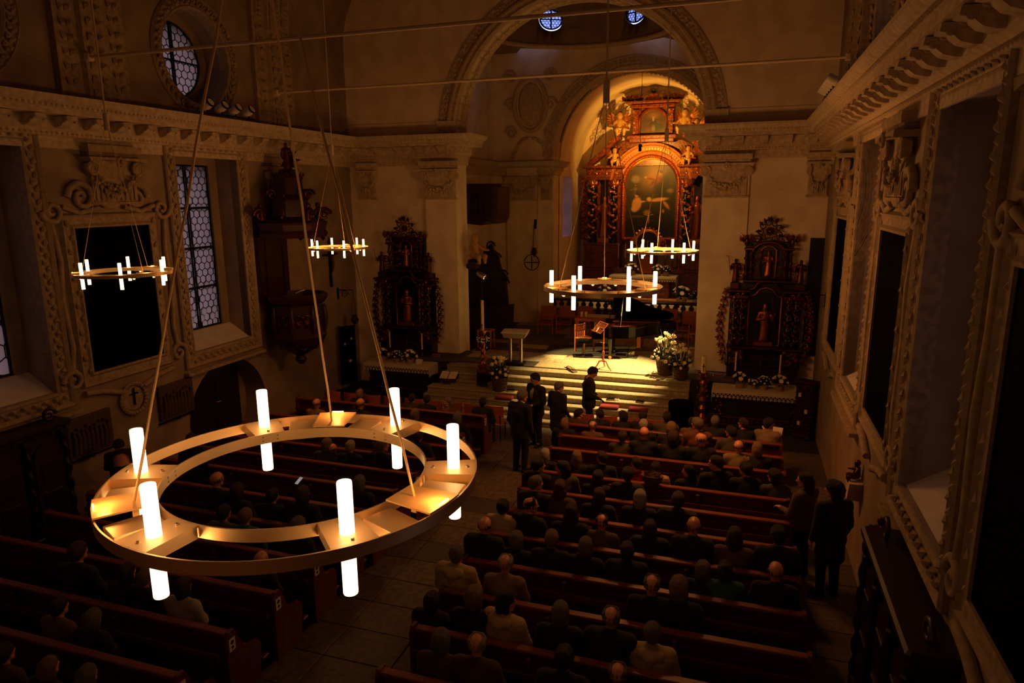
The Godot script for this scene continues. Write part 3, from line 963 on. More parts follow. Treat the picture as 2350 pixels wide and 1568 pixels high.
# ---------------------------------------------------------------- choir, apse, high altar
func build_choir() -> void:
	# raised floor with seven steps
	var st := struct("floor_chancel", MB.new().box(Vector3(-5.15, 0.4, -25.3), Vector3(9.6, 1.24, 13.3)).done(), m.joint, "raised stone floor of the chancel")
	for i in 7:
		var h := 0.15 * (7 - i)
		var z1 := -18.43 + 0.29 * i
		var wide := [-8.2, -1.12] if i < 3 else [-8.45, -1.12]
		var b := MB.new()
		b.bevel(Vector3((wide[0] + wide[1]) * 0.5, h - 0.03, z1 - 0.18), Vector3(wide[1] - wide[0], 0.06, 0.38), 0.014)
		b.box(Vector3((wide[0] + wide[1]) * 0.5, (h - 0.06) * 0.5 - 0.01, z1 - 0.17), Vector3(wide[1] - wide[0] - 0.02, h - 0.04, 0.32))
		part("step", b.done(), m.stage[0] if i % 2 else m.stage[1], st)
	rng.seed = 11
	var row_z := -18.82
	var depth := [0.62, 0.5, 0.66, 0.52, 0.6, 0.72, 0.6, 0.66, 0.6, 0.7, 0.62]
	for r in 11:
		var x := -8.15
		while x < -1.15:
			var l := rng.randf_range(0.75, 1.6)
			if x + l > -1.45: l = -1.12 - x
			var dk := (r == 0 and x < -5.8) or (r >= 3 and rng.randf() < 0.45)
			part("floor_slab", MB.new().bevel(Vector3(x + l * 0.5, STAGE + 0.0, row_z - depth[r] * 0.5), Vector3(l - 0.012, 0.06, depth[r] - 0.012), 0.006).done(), m.stage[3] if dk else m.stage[rng.randi() % 3], st)
			x += l
		row_z -= depth[r]
	# walls of the choir
	var lw := csg("wall_choir_left", m.plaster, "left wall of the choir behind the arch")
	csg_box(lw, Vector3(-10.4, -0.1, -26.9), Vector3(-9.4, 14.8, -20.2))
	var rw := csg("wall_choir_right", m.plaster, "right wall of the choir behind the arch")
	csg_box(rw, Vector3(-0.6, -0.1, -26.9), Vector3(0.4, 14.8, -20.2))
	var ew := csg("wall_choir_east", m.plaster, "far wall of the choir around the lit apse")
	csg_box(ew, Vector3(-10.4, -0.1, -26.9), Vector3(0.4, 11.4, -26.0))
	csg_box(ew, Vector3(-8.75, 1.0, -26.05), Vector3(-7.55, 7.0, -25.8))
	csg_box(ew, Vector3(-6.95, -0.5, -27.2), Vector3(-0.95, 7.4, -25.7), true)
	csg_cyl(ew, Vector3(-3.95, 7.4, -26.4), 3.0, 1.6, Vector3.FORWARD, 1.0, 72)
	var cl := csg("ceiling_choir", m.vault, "dark vault and drum of the choir")
	csg_box(cl, Vector3(-10.4, 11.15, -26.9), Vector3(0.4, 14.9, -20.25))
	csg_cyl(cl, Vector3(-5.45, 12.4, -22.75), 3.2, 4.0, Vector3.UP, 1.0, 64)
	for s in [-1, 1]:
		var a: float = deg_to_rad(28.0) * s
		var d := Vector3(sin(a), 0, -cos(a))
		csg_cyl(cl, Vector3(-5.45, 12.1, -22.75) + d * 3.2, 0.45, 0.8, d, 0.85, 32)
		csg_cyl(cl, Vector3(-5.45, 12.1, -22.75) + d * 5.0, 1.5, 3.2, d, 0.9, 32)
		leaded("window_%d" % (13 if s < 0 else 14), "small blue oval window at the %s in the dark dome drum" % ("left" if s < 0 else "right"), Transform3D(Basis.looking_at(d, Vector3.UP) * Basis.from_scale(Vector3(1, 0.8, 1)), Vector3(-5.45, 12.1, -22.75) + d * 3.2), 0.8, 0.8, 0.4, 0.07, [], false, m.pane)
	struct("ceiling_dome", MB.new().box(Vector3(-5.2, 14.75, -22.75), Vector3(7.4, 0.2, 6.8)).done(), m.vault, "closed top of the dome over the choir")
	var rg := []
	for i in 48:
		rg.append(Vector3(-5.45 + 3.22 * cos(TAU * i / 48), 11.2, -22.75 + 3.22 * sin(TAU * i / 48)))
	trim(MB.new().tube(rg, 0.09, 6, true).done(), m.stucco, "round moulding under the dome drum")
	# cornice of the choir
	var prof := PackedVector2Array([Vector2(0, 6.72), Vector2(0.06, 6.74), Vector2(0.06, 6.85), Vector2(0.15, 6.9), Vector2(0.15, 7.0), Vector2(0.3, 7.06), Vector2(0.36, 7.16), Vector2(0.42, 7.22), Vector2(0, 7.28)])
	var up := Vector3.UP
	trim(MB.new().sweep(prof, [Vector3(-9.4, 0, -20.2), Vector3(-9.4, 0, -26), Vector3(-6.95, 0, -26), Vector3(-6.95, 0, -27.0)], [Vector3(1, 0, 0), Vector3(1, 0, 1), Vector3(1, 0, 1), Vector3(1, 0, 0)], [up, up, up, up]).done(), m.stucco, "choir cornice left of the apse arch")
	trim(MB.new().sweep(prof, [Vector3(-0.95, 0, -27.0), Vector3(-0.95, 0, -26), Vector3(-0.6, 0, -26), Vector3(-0.6, 0, -20.2)], [Vector3(-1, 0, 0), Vector3(-1, 0, 1), Vector3(-1, 0, 1), Vector3(-1, 0, 0)], [up, up, up, up]).done(), m.stucco, "choir cornice right of the apse arch")
	var capm := capital_parts(1.0)
	for q in [[-8.15, 1.05, "on the wide choir pilaster left of the apse"], [-7.2, 0.42, "at the edge of the apse arch"]]:
		var b := MB.new()
		b.box(Vector3(0, 6.33, 0.04), Vector3(1.02 * q[1], 0.8, 0.1))
		b.box(Vector3(0, 5.9, 0.06), Vector3(1.1 * q[1] + 0.03, 0.05, 0.14))
		var t := trim(b.done(), m.stucco, "dim stucco capital " + q[2])
		t.position = Vector3(q[0], -0.1, -25.8 if q[1] > 0.5 else -26.0)
		for nm: String in capm:
			for piece in capm[nm]:
				part(nm, piece, m.stucco, t, Transform3D(Basis.from_scale(Vector3(q[1], 1, 1)), Vector3.ZERO))
	# cartouche in relief over the cornice, left of the apse
	var ca := MB.new()
	var oval := []
	for i in 28:
		oval.append(Vector3(-7.85 + 0.62 * cos(TAU * i / 28), 9.3 + 0.95 * sin(TAU * i / 28), -25.98))
	ca.tube(oval, 0.09, 6, true)
	ca.ball(Vector3(-7.85, 9.3, -26.0), Vector3(0.5, 0.8, 0.1), 12)
	for s in [-1, 1]:
		for y in [8.3, 9.3, 10.3]:
			ca.curl(Vector3(-7.85 + s * 0.75, y, -25.97), Vector3(s, 0, 0), up, 0.26, 1.5, 0.06)
		for i in 7:
			ca.leaf(Vector3(-7.85 + s * 0.1 * i, 8.15 - 0.02 * i * i, -25.98), Vector3(s * 0.8, -0.5, 0).normalized(), Vector3.BACK, 0.3, 0.16)
	trim(ca.done(), m.stucco, "large oval stucco cartouche above the choir cornice")
	# archivolt of the apse, with two painted panels
	var at := []
	var outs := []
	var ups := []
	for i in 49:
		var a := PI * i / 48
		at.append(Vector3(-3.95, 7.4, -26.0)); outs.append(Vector3(cos(a), sin(a), 0)); ups.append(Vector3.BACK)
	var ar := trim(MB.new().sweep(PackedVector2Array([Vector2(2.98, -0.85), Vector2(2.92, -0.85), Vector2(2.92, -0.76), Vector2(2.97, -0.74), Vector2(2.97, -0.3), Vector2(2.92, -0.28), Vector2(2.92, -0.18), Vector2(2.97, -0.16), Vector2(2.97, 0.0), Vector2(2.97, 0.08), Vector2(3.05, 0.1), Vector2(3.1, 0.06), Vector2(3.34, 0.06), Vector2(3.38, 0.1), Vector2(3.42, 0.0)]), at, outs, ups).done(), m.stucco, "lit stucco archivolt around the apse")
	var lf := MB.new()
	for i in 60:
		var a := PI * (i + 0.5) / 60
		var o := Vector3(cos(a), sin(a), 0)
		var t := Vector3(-sin(a), cos(a), 0) * (1.0 if i < 30 else -1.0)
		for s in [-1, 1]:
			lf.leaf(Vector3(-3.95, 7.4, -25.94) + o * 3.22, (t + o * s * 0.8).normalized(), Vector3.BACK, 0.17, 0.1, 0.5)
		lf.ball(Vector3(-3.95, 7.4, -25.92) + o * 3.22, Vector3.ONE * 0.03, 4)
	for sgn in [-1, 1]:
		for i in 16:
			var a: float = PI * (0.5 + sgn * (0.03 + 0.018 * i))
			var o := Vector3(cos(a), sin(a), 0)
			lf.leaf(Vector3(-3.95, 7.4, -26.5) + o * 2.95, Vector3(sgn * sin(a), -sgn * cos(a) , 0.4 * sin(i * 1.9)).normalized(), -o, 0.24, 0.14, 0.7)
	stuff(part("leaf_carving", lf.done(), m.stucco, ar))
	for sgn in [-1, 1]:
		var fm := MB.new()
		var pm := MB.new()
		var fa := []
		var fo := []
		var fu := []
		for i in 13:
			var a: float = PI * (0.5 - sgn * lerpf(0.2, 0.44, i / 12.0))
			fa.append(Vector3(-3.95, 7.4, -26.52)); fo.append(Vector3(cos(a), sin(a), 0)); fu.append(Vector3.BACK)
		if sgn > 0: fa.reverse(); fo.reverse()
		pm.sweep(PackedVector2Array([Vector2(2.955, 0.2), Vector2(2.955, -0.2)]), fa, fo, fu)
		fm.sweep(PackedVector2Array([Vector2(2.97, 0.26), Vector2(2.9, 0.25), Vector2(2.9, 0.2), Vector2(2.96, 0.19)]), fa, fo, fu)
		fm.sweep(PackedVector2Array([Vector2(2.96, -0.19), Vector2(2.9, -0.2), Vector2(2.9, -0.25), Vector2(2.97, -0.26)]), fa, fo, fu)
		part("painted_panel", pm.done(), m.fresco, ar)
		part("panel_frame", fm.done(), m.stucco, ar)
	# apse
	var al := csg("wall_apse", m.plaster, "lit wall and vault of the apse behind the high altar")
	csg_box(al, Vector3(-8.0, 0.0, -31.8), Vector3(0.1, 11.4, -26.8))
	csg_box(al, Vector3(-6.95, 1.0, -30.9), Vector3(-0.95, 7.4, -26.0), true)
	csg_cyl(al, Vector3(-3.95, 7.4, -28.4), 3.0, 5.0, Vector3.FORWARD, 1.0, 72)
	csg_box(al, Vector3(-8.2, 4.3, -29.1), Vector3(-6.8, 6.7, -27.5), true)
	leaded("window_15", "tall leaded window in the left reveal of the apse", Transform3D(Basis(up, PI / 2), Vector3(-7.8, 5.5, -28.3)), 1.6, 2.4, 0.0, 0.12, [0.6, -0.6], false, m.pane)
	var fc := MB.new()
	for i in 26:
		var a := PI * (0.12 + 0.76 * i / 25.0)
		for rr in [2.75, 2.5]:
			fc.curl(Vector3(-3.95 + cos(a) * rr, 7.4 + sin(a) * rr, -30.88), Vector3(cos(a), sin(a), 0), Vector3(-sin(a), cos(a), 0), 0.14, 1.2, 0.022, i * 0.9)
			fc.leaf(Vector3(-3.95 + cos(a) * rr, 7.4 + sin(a) * rr, -30.89), Vector3(-sin(a), cos(a), 0), Vector3.BACK, 0.22, 0.12)
	trim(fc.done(), m.stucco, "scrolled stucco ornament on the apse wall above the retable")
	# apse steps behind the rail
	var sp := struct("floor_apse", MB.new().box(Vector3(-3.95, 0.7, -28.6), Vector3(5.98, 1.9, 4.6)).done(), m.pale_stone, "pale marble floor of the apse in front of the high altar")
	for i in 3:
		part("step", MB.new().bevel(Vector3(-3.9, 1.1 + 0.15 * i, -26.9 - 0.3 * i), Vector3(5.9, 0.3, 0.6), 0.02).done(), m.pale_stone, sp)
	build_rail()
	build_high_altar()

func build_rail() -> void:
	var b := MB.new()
	b.bevel(Vector3(-4.6, 1.97, -26.2), Vector3(7.3, 0.09, 0.3), 0.02)
	b.bevel(Vector3(-4.6, 1.16, -26.2), Vector3(7.3, 0.16, 0.28), 0.02)
	b.box(Vector3(-4.6, 1.57, -26.2), Vector3(7.2, 0.05, 0.05))
	var o := part("altar_rail", b.done(), m.red_wood)
	tag(o, "dark carved altar rail with cut-out balusters in front of the apse", "railing")
	var bal := MB.new()
	bal.prism(PackedVector2Array([Vector2(-0.07, 0), Vector2(0.07, 0), Vector2(0.07, 0.05), Vector2(0.04, 0.08), Vector2(0.11, 0.19), Vector2(0.1, 0.26), Vector2(0.045, 0.33), Vector2(0.1, 0.37), Vector2(0.045, 0.42), Vector2(0.1, 0.52), Vector2(0.09, 0.58), Vector2(0.04, 0.65), Vector2(0.07, 0.69), Vector2(-0.07, 0.69), Vector2(-0.04, 0.65), Vector2(-0.09, 0.58), Vector2(-0.1, 0.52), Vector2(-0.045, 0.42), Vector2(-0.1, 0.37), Vector2(-0.045, 0.33), Vector2(-0.1, 0.26), Vector2(-0.11, 0.19), Vector2(-0.04, 0.08), Vector2(-0.07, 0.05)]), 0.06)
	var bm := bal.done()
	for i in 25:
		part("baluster", bm, m.red_wood, o, Transform3D(Basis.IDENTITY, Vector3(-8.1 + i * 0.292, 1.24, -26.2)))

func barley(b: MB, at: Vector3, h: float, r: float, turns := 4.0) -> void:      # a twisted column
	var p := []
	for i in 40:
		var t := i / 39.0
		p.append(at + Vector3(cos(TAU * turns * t) * r * 0.35, h * t, sin(TAU * turns * t) * r * 0.35))
	b.tube(p, r, 8)

func vine(b: MB, at: Vector3, h: float, r: float, turns := 4.0) -> void:        # gilded leaves and grapes winding up a column
	for i in 34:
		var t := (i + 0.5) / 34.0
		var a := TAU * turns * t + PI * 0.5
		var o := Vector3(cos(a), 0, absf(sin(a)))
		b.leaf(at + o * r + Vector3(0, h * t, 0), Vector3(-sin(a), 0.7, cos(a)).normalized(), o, r * 1.5, r * 0.9, 0.5)
		if i % 2: b.ball(at + o * r * 1.15 + Vector3(0, h * t, 0), Vector3.ONE * r * 0.3, 5)

func carved(b: MB, p0: Vector3, p1: Vector3, w: float, n: int, sd: int) -> void:      # a band of scrolls and acanthus from p0 to p1, facing +z
	var r := RandomNumberGenerator.new()
	r.seed = sd
	var d := (p1 - p0) / n
	var u := d.normalized()
	var s := u.cross(Vector3.BACK)
	for i in n:
		var c := p0 + d * (i + 0.5)
		var k := 1.0 if i % 2 else -1.0
		b.curl(c + s * k * w * 0.16, u, s * k, w * 0.32, 1.3, w * 0.07, r.randf() * 2.0, 5)
		b.leaf(c - s * k * w * 0.3, (u - s * k * 0.8).normalized(), Vector3.BACK, w * 0.55, w * 0.34, 0.6)
		b.leaf(c + s * k * w * 0.3, (-u + s * k * 0.5).normalized(), Vector3.BACK, w * 0.5, w * 0.3, 0.6)
		b.ball(c + s * r.randf_range(-0.3, 0.3) * w, Vector3.ONE * w * 0.09, 5)

func robed(b: MB, x: Transform3D, h: float, arm := 0) -> void:      # a carved standing figure in a long robe, h tall
	var f := Field.new(Vector3(-0.32, -0.02, -0.26) * h, Vector3(0.32, 1.06, 0.26) * h, 0.022 * h)
	var k := 0.03 * h
	f.cap(Vector3(0, 0.08, 0) * h, Vector3(0.02, 0.5, 0) * h, 0.13 * h, 0.1 * h, k)
	f.cap(Vector3(0.03, 0.05, 0.05) * h, Vector3(0.05, 0.5, 0.04) * h, 0.07 * h, 0.05 * h, k * 0.3)
	f.cap(Vector3(-0.07, 0.04, 0.06) * h, Vector3(-0.03, 0.55, 0.05) * h, 0.06 * h, 0.04 * h, k * 0.3)
	f.cap(Vector3(0.0, 0.5, 0) * h, Vector3(0, 0.74, 0) * h, 0.1 * h, 0.11 * h, k)
	f.cap(Vector3(-0.1, 0.76, 0) * h, Vector3(0.1, 0.76, 0) * h, 0.055 * h, 0.055 * h, k)
	f.cap(Vector3(-0.13, 0.76, 0) * h, Vector3(-0.18, 0.58, 0.06) * h, 0.05 * h, 0.05 * h, k)
	f.cap(Vector3(-0.18, 0.58, 0.06) * h, Vector3(-0.05 if arm != 1 else -0.2, 0.62 if arm != 1 else 0.72, 0.16) * h, 0.05 * h, 0.03 * h, k)
	f.cap(Vector3(0.13, 0.76, 0) * h, Vector3(0.19, 0.58, 0.05) * h, 0.05 * h, 0.05 * h, k)
	f.cap(Vector3(0.19, 0.58, 0.05) * h, Vector3(0.08 if arm != 2 else 0.22, 0.6 if arm != 2 else 0.76, 0.16) * h, 0.05 * h, 0.03 * h, k)
	f.cap(Vector3(0, 0.8, 0) * h, Vector3(0, 0.86, 0.01) * h, 0.045 * h, 0.045 * h, k)
	f.cap(Vector3(0, 0.9, 0.01) * h, Vector3(0, 0.95, 0) * h, 0.062 * h, 0.064 * h, k)
	f.cap(Vector3(0, 0.88, 0.055) * h, Vector3(0, 0.91, 0.065) * h, 0.02 * h, 0.018 * h, k * 0.4)
	f.mesh(b, x)

func putto(b: MB, x: Transform3D, h: float) -> void:      # a small seated winged child figure
	var f := Field.new(Vector3(-0.5, -0.05, -0.3) * h, Vector3(0.5, 1.05, 0.55) * h, 0.03 * h)
	var k := 0.05 * h
	f.cap(Vector3(0, 0.28, 0) * h, Vector3(0, 0.58, 0) * h, 0.16 * h, 0.14 * h, k)
	f.cap(Vector3(0, 0.8, 0.02) * h, Vector3(0, 0.86, 0) * h, 0.13 * h, 0.13 * h, k * 0.3)
	for s in [-1, 1]:
		f.cap(Vector3(s * 0.09, 0.25, 0) * h, Vector3(s * 0.16, 0.22, 0.32) * h, 0.1 * h, 0.085 * h, k)
		f.cap(Vector3(s * 0.16, 0.22, 0.32) * h, Vector3(s * 0.14, 0.0, 0.34) * h, 0.08 * h, 0.05 * h, k)
		f.cap(Vector3(s * 0.15, 0.6, 0) * h, Vector3(s * 0.3, 0.45, 0.1) * h, 0.065 * h, 0.055 * h, k)
		f.cap(Vector3(s * 0.3, 0.45, 0.1) * h, Vector3(s * 0.36, 0.42, 0.3) * h, 0.055 * h, 0.04 * h, k)
	f.mesh(b, x)

func wings(b: MB, x: Transform3D, h: float) -> void:
	for s in [-1, 1]:
		for i in 6:
			var a := 0.5 + 0.28 * i
			b.leaf(x * (Vector3(s * 0.12, 0.55, -0.1) * h), x.basis * Vector3(s * sin(a), cos(a) * 0.9, -0.15).normalized(), x.basis * Vector3(0, 0, 1), h * (0.62 - 0.05 * i), h * 0.16, 0.15)

func mound_flower(called: String, label: String, at: Vector3, r: float, h: float, n: int, petal: Material, group: String, big := 0.05) -> Node3D:   # a pot of round flower heads
	var t := thing(called, label, "flowers", at, 0.0, group)
	part("pot", MB.new().lathe([Vector2(0, 0), Vector2(r * 0.42, 0), Vector2(r * 0.55, h * 0.42), Vector2(r * 0.6, h * 0.44), Vector2(r * 0.5, h * 0.43), Vector2(0, h * 0.4)], 14).done(), m.terracotta, t)
	var lv := MB.new()
	var fl := MB.new()
	var r2 := RandomNumberGenerator.new()
	r2.seed = int(absf(at.x * 1000.0)) + n
	for i in n * 3:
		var a := r2.randf() * TAU
		var e := r2.randf_range(0.0, 1.2)
		var d := Vector3(cos(a) * cos(e), sin(e), sin(a) * cos(e))
		lv.leaf(Vector3(0, h * 0.5, 0) + d * r * 0.45, (d + Vector3(r2.randf_range(-0.5, 0.5), -0.2, r2.randf_range(-0.5, 0.5))).normalized(), Vector3(d.z, 0.4, -d.x).normalized(), r * 0.6, r * 0.3, 0.3)
	part("foliage", lv.done(), m.leaf_dark, t)
	for i in n:
		var a := TAU * i * 0.618
		var e := 0.15 + 1.35 * (i + 0.5) / n
		var d := Vector3(cos(a) * cos(e), sin(e), sin(a) * cos(e))
		var c := Vector3(0, h * 0.5, 0) + d * r * r2.randf_range(0.85, 1.05)
		var one := MB.new()
		one.ball(Vector3.ZERO, Vector3(1, 0.7, 1) * big * 0.6, 8)
		for k in 9:
			var q := TAU * k / 9
			one.leaf(Vector3.ZERO, Vector3(cos(q), 0.35, sin(q)).normalized(), Vector3.UP, big * 1.15, big * 0.6, 0.4)
		part("bloom", one.done(), petal, t, Transform3D(MB.basis_y(d), c))
	return t

func candle(called: String, label: String, at: Vector3, stick: Array, ch: float, cr: float, mt: Material, group := "") -> Node3D:
	var t := thing(called, label, "candlestick", at, 0.0, group)
	part("stick", MB.new().lathe(stick, 12).done(), mt, t)
	var y: float = stick[-1].y
	part("candle", MB.new().lathe([Vector2(0, y), Vector2(cr, y), Vector2(cr * 0.96, y + ch), Vector2(0, y + ch - cr * 0.3)], 10).done(), m.wax, t)
	part("wick", MB.new().cyl(Vector3(0, y + ch - cr * 0.3, 0), Vector3(0.002, y + ch + 0.02, 0), 0.003, 5).done(), m.ink, t)
	return t

func build_high_altar() -> void:
	var z := -30.0
	var cx := -3.8
	var t := thing("high_altar_retable", "towering red marble and gilded baroque high altar retable in the apse", "altar", Vector3(cx, 1.65, z))
	var P := func(n: String, b: MB, mt: Material, parent: Node3D = null) -> MeshInstance3D:
		return part(n, b.done(), mt, t if parent == null else parent)
	# body: everything is measured from the floor of the apse
	var b := MB.new()
	b.bevel(Vector3(0, 0.55, -0.3), Vector3(5.5, 1.1, 0.9), 0.03); b.bevel(Vector3(0, 1.15, -0.25), Vector3(5.6, 0.12, 1.0), 0.03)
	for s in [-1, 1]:
		b.bevel(Vector3(s * 1.95, 1.7, -0.15), Vector3(1.5, 1.0, 0.8), 0.03); b.bevel(Vector3(s * 1.95, 2.25, -0.12), Vector3(1.6, 0.12, 0.9), 0.03)
	P.call("base", b, m.marble)
	for s in [-1, 1]:
		var c := MB.new()
		for x in [1.4, 2.5]:
			carved(c, Vector3(s * x, 1.3, 0.27), Vector3(s * x, 2.1, 0.27), 0.3, 4, 4)
		c.curl(Vector3(s * 1.95, 1.7, 0.27), Vector3.RIGHT, Vector3.UP, 0.25, 1.8, 0.04)
		P.call("base_carving", c, m.old_gold)
		var bk := MB.new()
		bk.box(Vector3(s * 1.95, 3.8, -0.3), Vector3(1.5, 3.0, 0.3))
		bk.box(Vector3(s * 1.31, 3.8, -0.05), Vector3(0.12, 3.0, 0.3)); bk.box(Vector3(s * 1.72, 3.8, 0.0), Vector3(0.12, 3.0, 0.2)); bk.box(Vector3(s * 2.18, 3.8, 0.0), Vector3(0.12, 3.0, 0.2))
		P.call("column_backing", bk, m.marble)
		P.call("niche", MB.new().box(Vector3(s * 1.95, 3.7, -0.12), Vector3(0.36, 2.6, 0.1)), m.black_stone)
		for x in [1.5, 2.4]:
			var co := MB.new()
			barley(co, Vector3(s * x, 2.42, 0.2), 2.25, 0.12, 4.5)
			co.lathe([Vector2(0.17, 2.3), Vector2(0.17, 2.38), Vector2(0.13, 2.45)], 12, xf(Vector3(s * x, 0, 0.2)))
			var cm: MeshInstance3D = P.call("column", co, m.black_stone)
			var vi := MB.new()
			vine(vi, Vector3(s * x, 2.45, 0.2), 2.2, 0.14, 4.5)
			stuff(part("vine", vi.done(), m.gold, cm))
			var cp := MB.new()
			cp.lathe([Vector2(0.12, 4.65), Vector2(0.2, 4.9), Vector2(0.22, 4.95)], 12, xf(Vector3(s * x, 0, 0.2)))
			for i in 8:
				cp.leaf(Vector3(s * x, 4.66, 0.2) + Vector3(cos(i * PI / 4), 0, sin(i * PI / 4)) * 0.12, Vector3(cos(i * PI / 4) * 0.5, 1, sin(i * PI / 4) * 0.5).normalized(), Vector3(cos(i * PI / 4), 0, sin(i * PI / 4)), 0.28, 0.14, 0.5)
			part("capital", cp.done(), m.gold, cm)
		# carved wing at the outer edge
		var wg := MB.new()
		for i in 9:
			wg.curl(Vector3(s * (2.78 + 0.08 * sin(i * 1.1)), 2.5 + i * 0.3, 0.0), Vector3(s, 0.3, 0).normalized(), Vector3(0, 1, 0), 0.18, 1.4, 0.045)
			wg.leaf(Vector3(s * 2.72, 2.4 + i * 0.3, 0.05), Vector3(s * 0.8, 0.6, 0).normalized(), Vector3.BACK, 0.3, 0.16, 0.6)
		P.call("carved_wing", wg, m.old_gold)
		# statue between the columns
		var sm := MB.new()
		robed(sm, Transform3D(Basis(Vector3.UP, -s * 0.25), Vector3(s * 1.93, 2.5, 0.1)), 1.75, 1 if s < 0 else 2)
		sm.box(Vector3(s * 1.93, 2.4, 0.1), Vector3(0.5, 0.2, 0.4))
		P.call("statue", sm, m.old_gold)
	# entablature and the broken pediment
	b = MB.new()
	for s in [-1, 1]:
		b.bevel(Vector3(s * 1.95, 5.05, 0.0), Vector3(1.55, 0.22, 0.7), 0.02); b.bevel(Vector3(s * 1.95, 5.28, 0.02), Vector3(1.5, 0.24, 0.66), 0.02)
		b.bevel(Vector3(s * 1.95, 5.46, 0.06), Vector3(1.75, 0.12, 0.9), 0.04)
		b.prism(PackedVector2Array([Vector2(s * 2.75, 5.52), Vector2(s * 2.7, 5.62), Vector2(s * 2.1, 6.1), Vector2(s * 1.62, 6.6), Vector2(s * 1.3, 6.78), Vector2(s * 1.25, 6.6), Vector2(s * 1.55, 6.4), Vector2(s * 1.95, 5.95), Vector2(s * 2.5, 5.52)]), 0.5, xf(Vector3(0, 0, 0.1)))
	P.call("entablature", b, m.marble)
	var fz := MB.new()
	for s in [-1, 1]:
		carved(fz, Vector3(s * 1.3, 5.28, 0.36), Vector3(s * 2.6, 5.28, 0.36), 0.2, 6, 8)
	P.call("frieze_carving", fz, m.gold)
	b = MB.new()
	b.prism(PackedVector2Array([Vector2(-1.9, 5.5), Vector2(1.9, 5.5), Vector2(1.75, 6.2), Vector2(1.2, 6.5), Vector2(-1.2, 6.5), Vector2(-1.75, 6.2)]), 0.3, xf(Vector3(0, 0, -0.25)))
	b.box(Vector3(0, 3.9, -0.42), Vector3(2.7, 4.0, 0.16))
	P.call("pediment_back", b, m.marble)
	# the big painting: round-headed
	var arch := func(w: float, y0: float, y1: float) -> PackedVector2Array:
		var p := PackedVector2Array([Vector2(-w, y0), Vector2(w, y0)])
		p.append_array(arc2(0, y1 - w, w, w, 0.0, PI, 20))
		return p
	var frame := func(o: PackedVector2Array, prof: PackedVector2Array) -> MB:
		var at := []
		var outs := []
		var ups := []
		for i in o.size():
			var q := o[i]
			var a := (o[(i + 1) % o.size()] - o[i - 1]).normalized()
			at.append(Vector3(q.x, q.y, 0)); outs.append(Vector3(a.y, -a.x, 0)); ups.append(Vector3.BACK)
		return MB.new().sweep(prof, at, outs, ups, true)
	var pm := MB.new()
	paint_shape(pm, arch.call(1.06, 2.5, 5.78), -0.18)
	var pa: MeshInstance3D = P.call("painting", pm, m.painting)
	pa.set_meta("label", "tall round-headed dark oil painting of robed figures")
	P.call("painting_frame", frame.call(arch.call(1.06, 2.5, 5.78), PackedVector2Array([Vector2(-0.02, -0.2), Vector2(-0.02, -0.05), Vector2(0.04, 0.0), Vector2(0.07, -0.04), Vector2(0.11, 0.03), Vector2(0.17, -0.04), Vector2(0.17, -0.25)])), m.gold)
	var rope := MB.new()
	for q in arch.call(1.14, 2.5, 5.86):
		pass
	var ol: PackedVector2Array = arch.call(1.15, 2.5, 5.87)
	for i in ol.size():
		var q0 := ol[i]
		var q1 := ol[(i + 1) % ol.size()]
		var k := int(q0.distance_to(q1) / 0.075) + 1
		for j in k:
			var q := q0.lerp(q1, float(j) / k)
			rope.ball(Vector3(q.x, q.y, 0.03), Vector3(0.035, 0.035, 0.03), 5)
	stuff(P.call("rope_moulding", rope, m.gold))
	var ring := MB.new()
	var pts := arc2(0, 4.72, 1.42, 1.42, 0.12, PI - 0.12, 28)
	var at := []
	var outs := []
	var ups := []
	for q in pts:
		at.append(Vector3(0, 4.72, 0)); outs.append(Vector3(q.x, q.y - 4.72, 0).normalized()); ups.append(Vector3.BACK)
	ring.sweep(PackedVector2Array([Vector2(1.24, -0.3), Vector2(1.24, 0.02), Vector2(1.34, 0.06), Vector2(1.38, 0.22), Vector2(1.56, 0.26), Vector2(1.6, 0.38), Vector2(1.68, 0.36), Vector2(1.7, -0.3)]), at, outs, ups)
	P.call("arch_moulding", ring, m.pale_marble)
	var dn := MB.new()
	for i in 34:
		var a := lerpf(0.25, PI - 0.25, i / 33.0)
		dn.box(Vector3(cos(a) * 1.44, 4.72 + sin(a) * 1.44, 0.27), Vector3(0.05, 0.07, 0.05), Basis(Vector3.BACK, a - PI / 2))
	stuff(P.call("dentil", dn, m.old_gold))
	# upper stage with the small painting
	b = MB.new()
	b.bevel(Vector3(0, 6.62, 0.1), Vector3(2.0, 0.16, 0.7), 0.03); b.bevel(Vector3(0, 6.5, 0.05), Vector3(1.8, 0.16, 0.6), 0.02)
	b.box(Vector3(0, 7.3, -0.3), Vector3(1.7, 1.4, 0.3))
	for s in [-1, 1]:
		b.box(Vector3(s * 0.7, 7.2, -0.05), Vector3(0.22, 1.1, 0.25))
	b.bevel(Vector3(0, 7.86, -0.02), Vector3(1.75, 0.14, 0.5), 0.02); b.bevel(Vector3(0, 8.0, 0.03), Vector3(2.15, 0.1, 0.7), 0.03)
	b.bevel(Vector3(0, 8.12, -0.05), Vector3(0.62, 0.2, 0.4), 0.03)
	P.call("upper_stage", b, m.marble)
	var us := MB.new()
	for s in [-1, 1]:
		carved(us, Vector3(s * 0.72, 6.75, 0.1), Vector3(s * 0.72, 7.75, 0.1), 0.2, 5, 12)
	P.call("upper_carving", us, m.gold)
	pm = MB.new()
	paint_shape(pm, arch.call(0.53, 6.72, 7.72), -0.1)
	P.call("painting", pm, m.painting_small)
	P.call("painting_frame", frame.call(arch.call(0.53, 6.72, 7.72), PackedVector2Array([Vector2(-0.02, -0.15), Vector2(-0.01, -0.02), Vector2(0.04, 0.03), Vector2(0.09, 0.0), Vector2(0.1, -0.15)])), m.gold)
	var tp := MB.new()
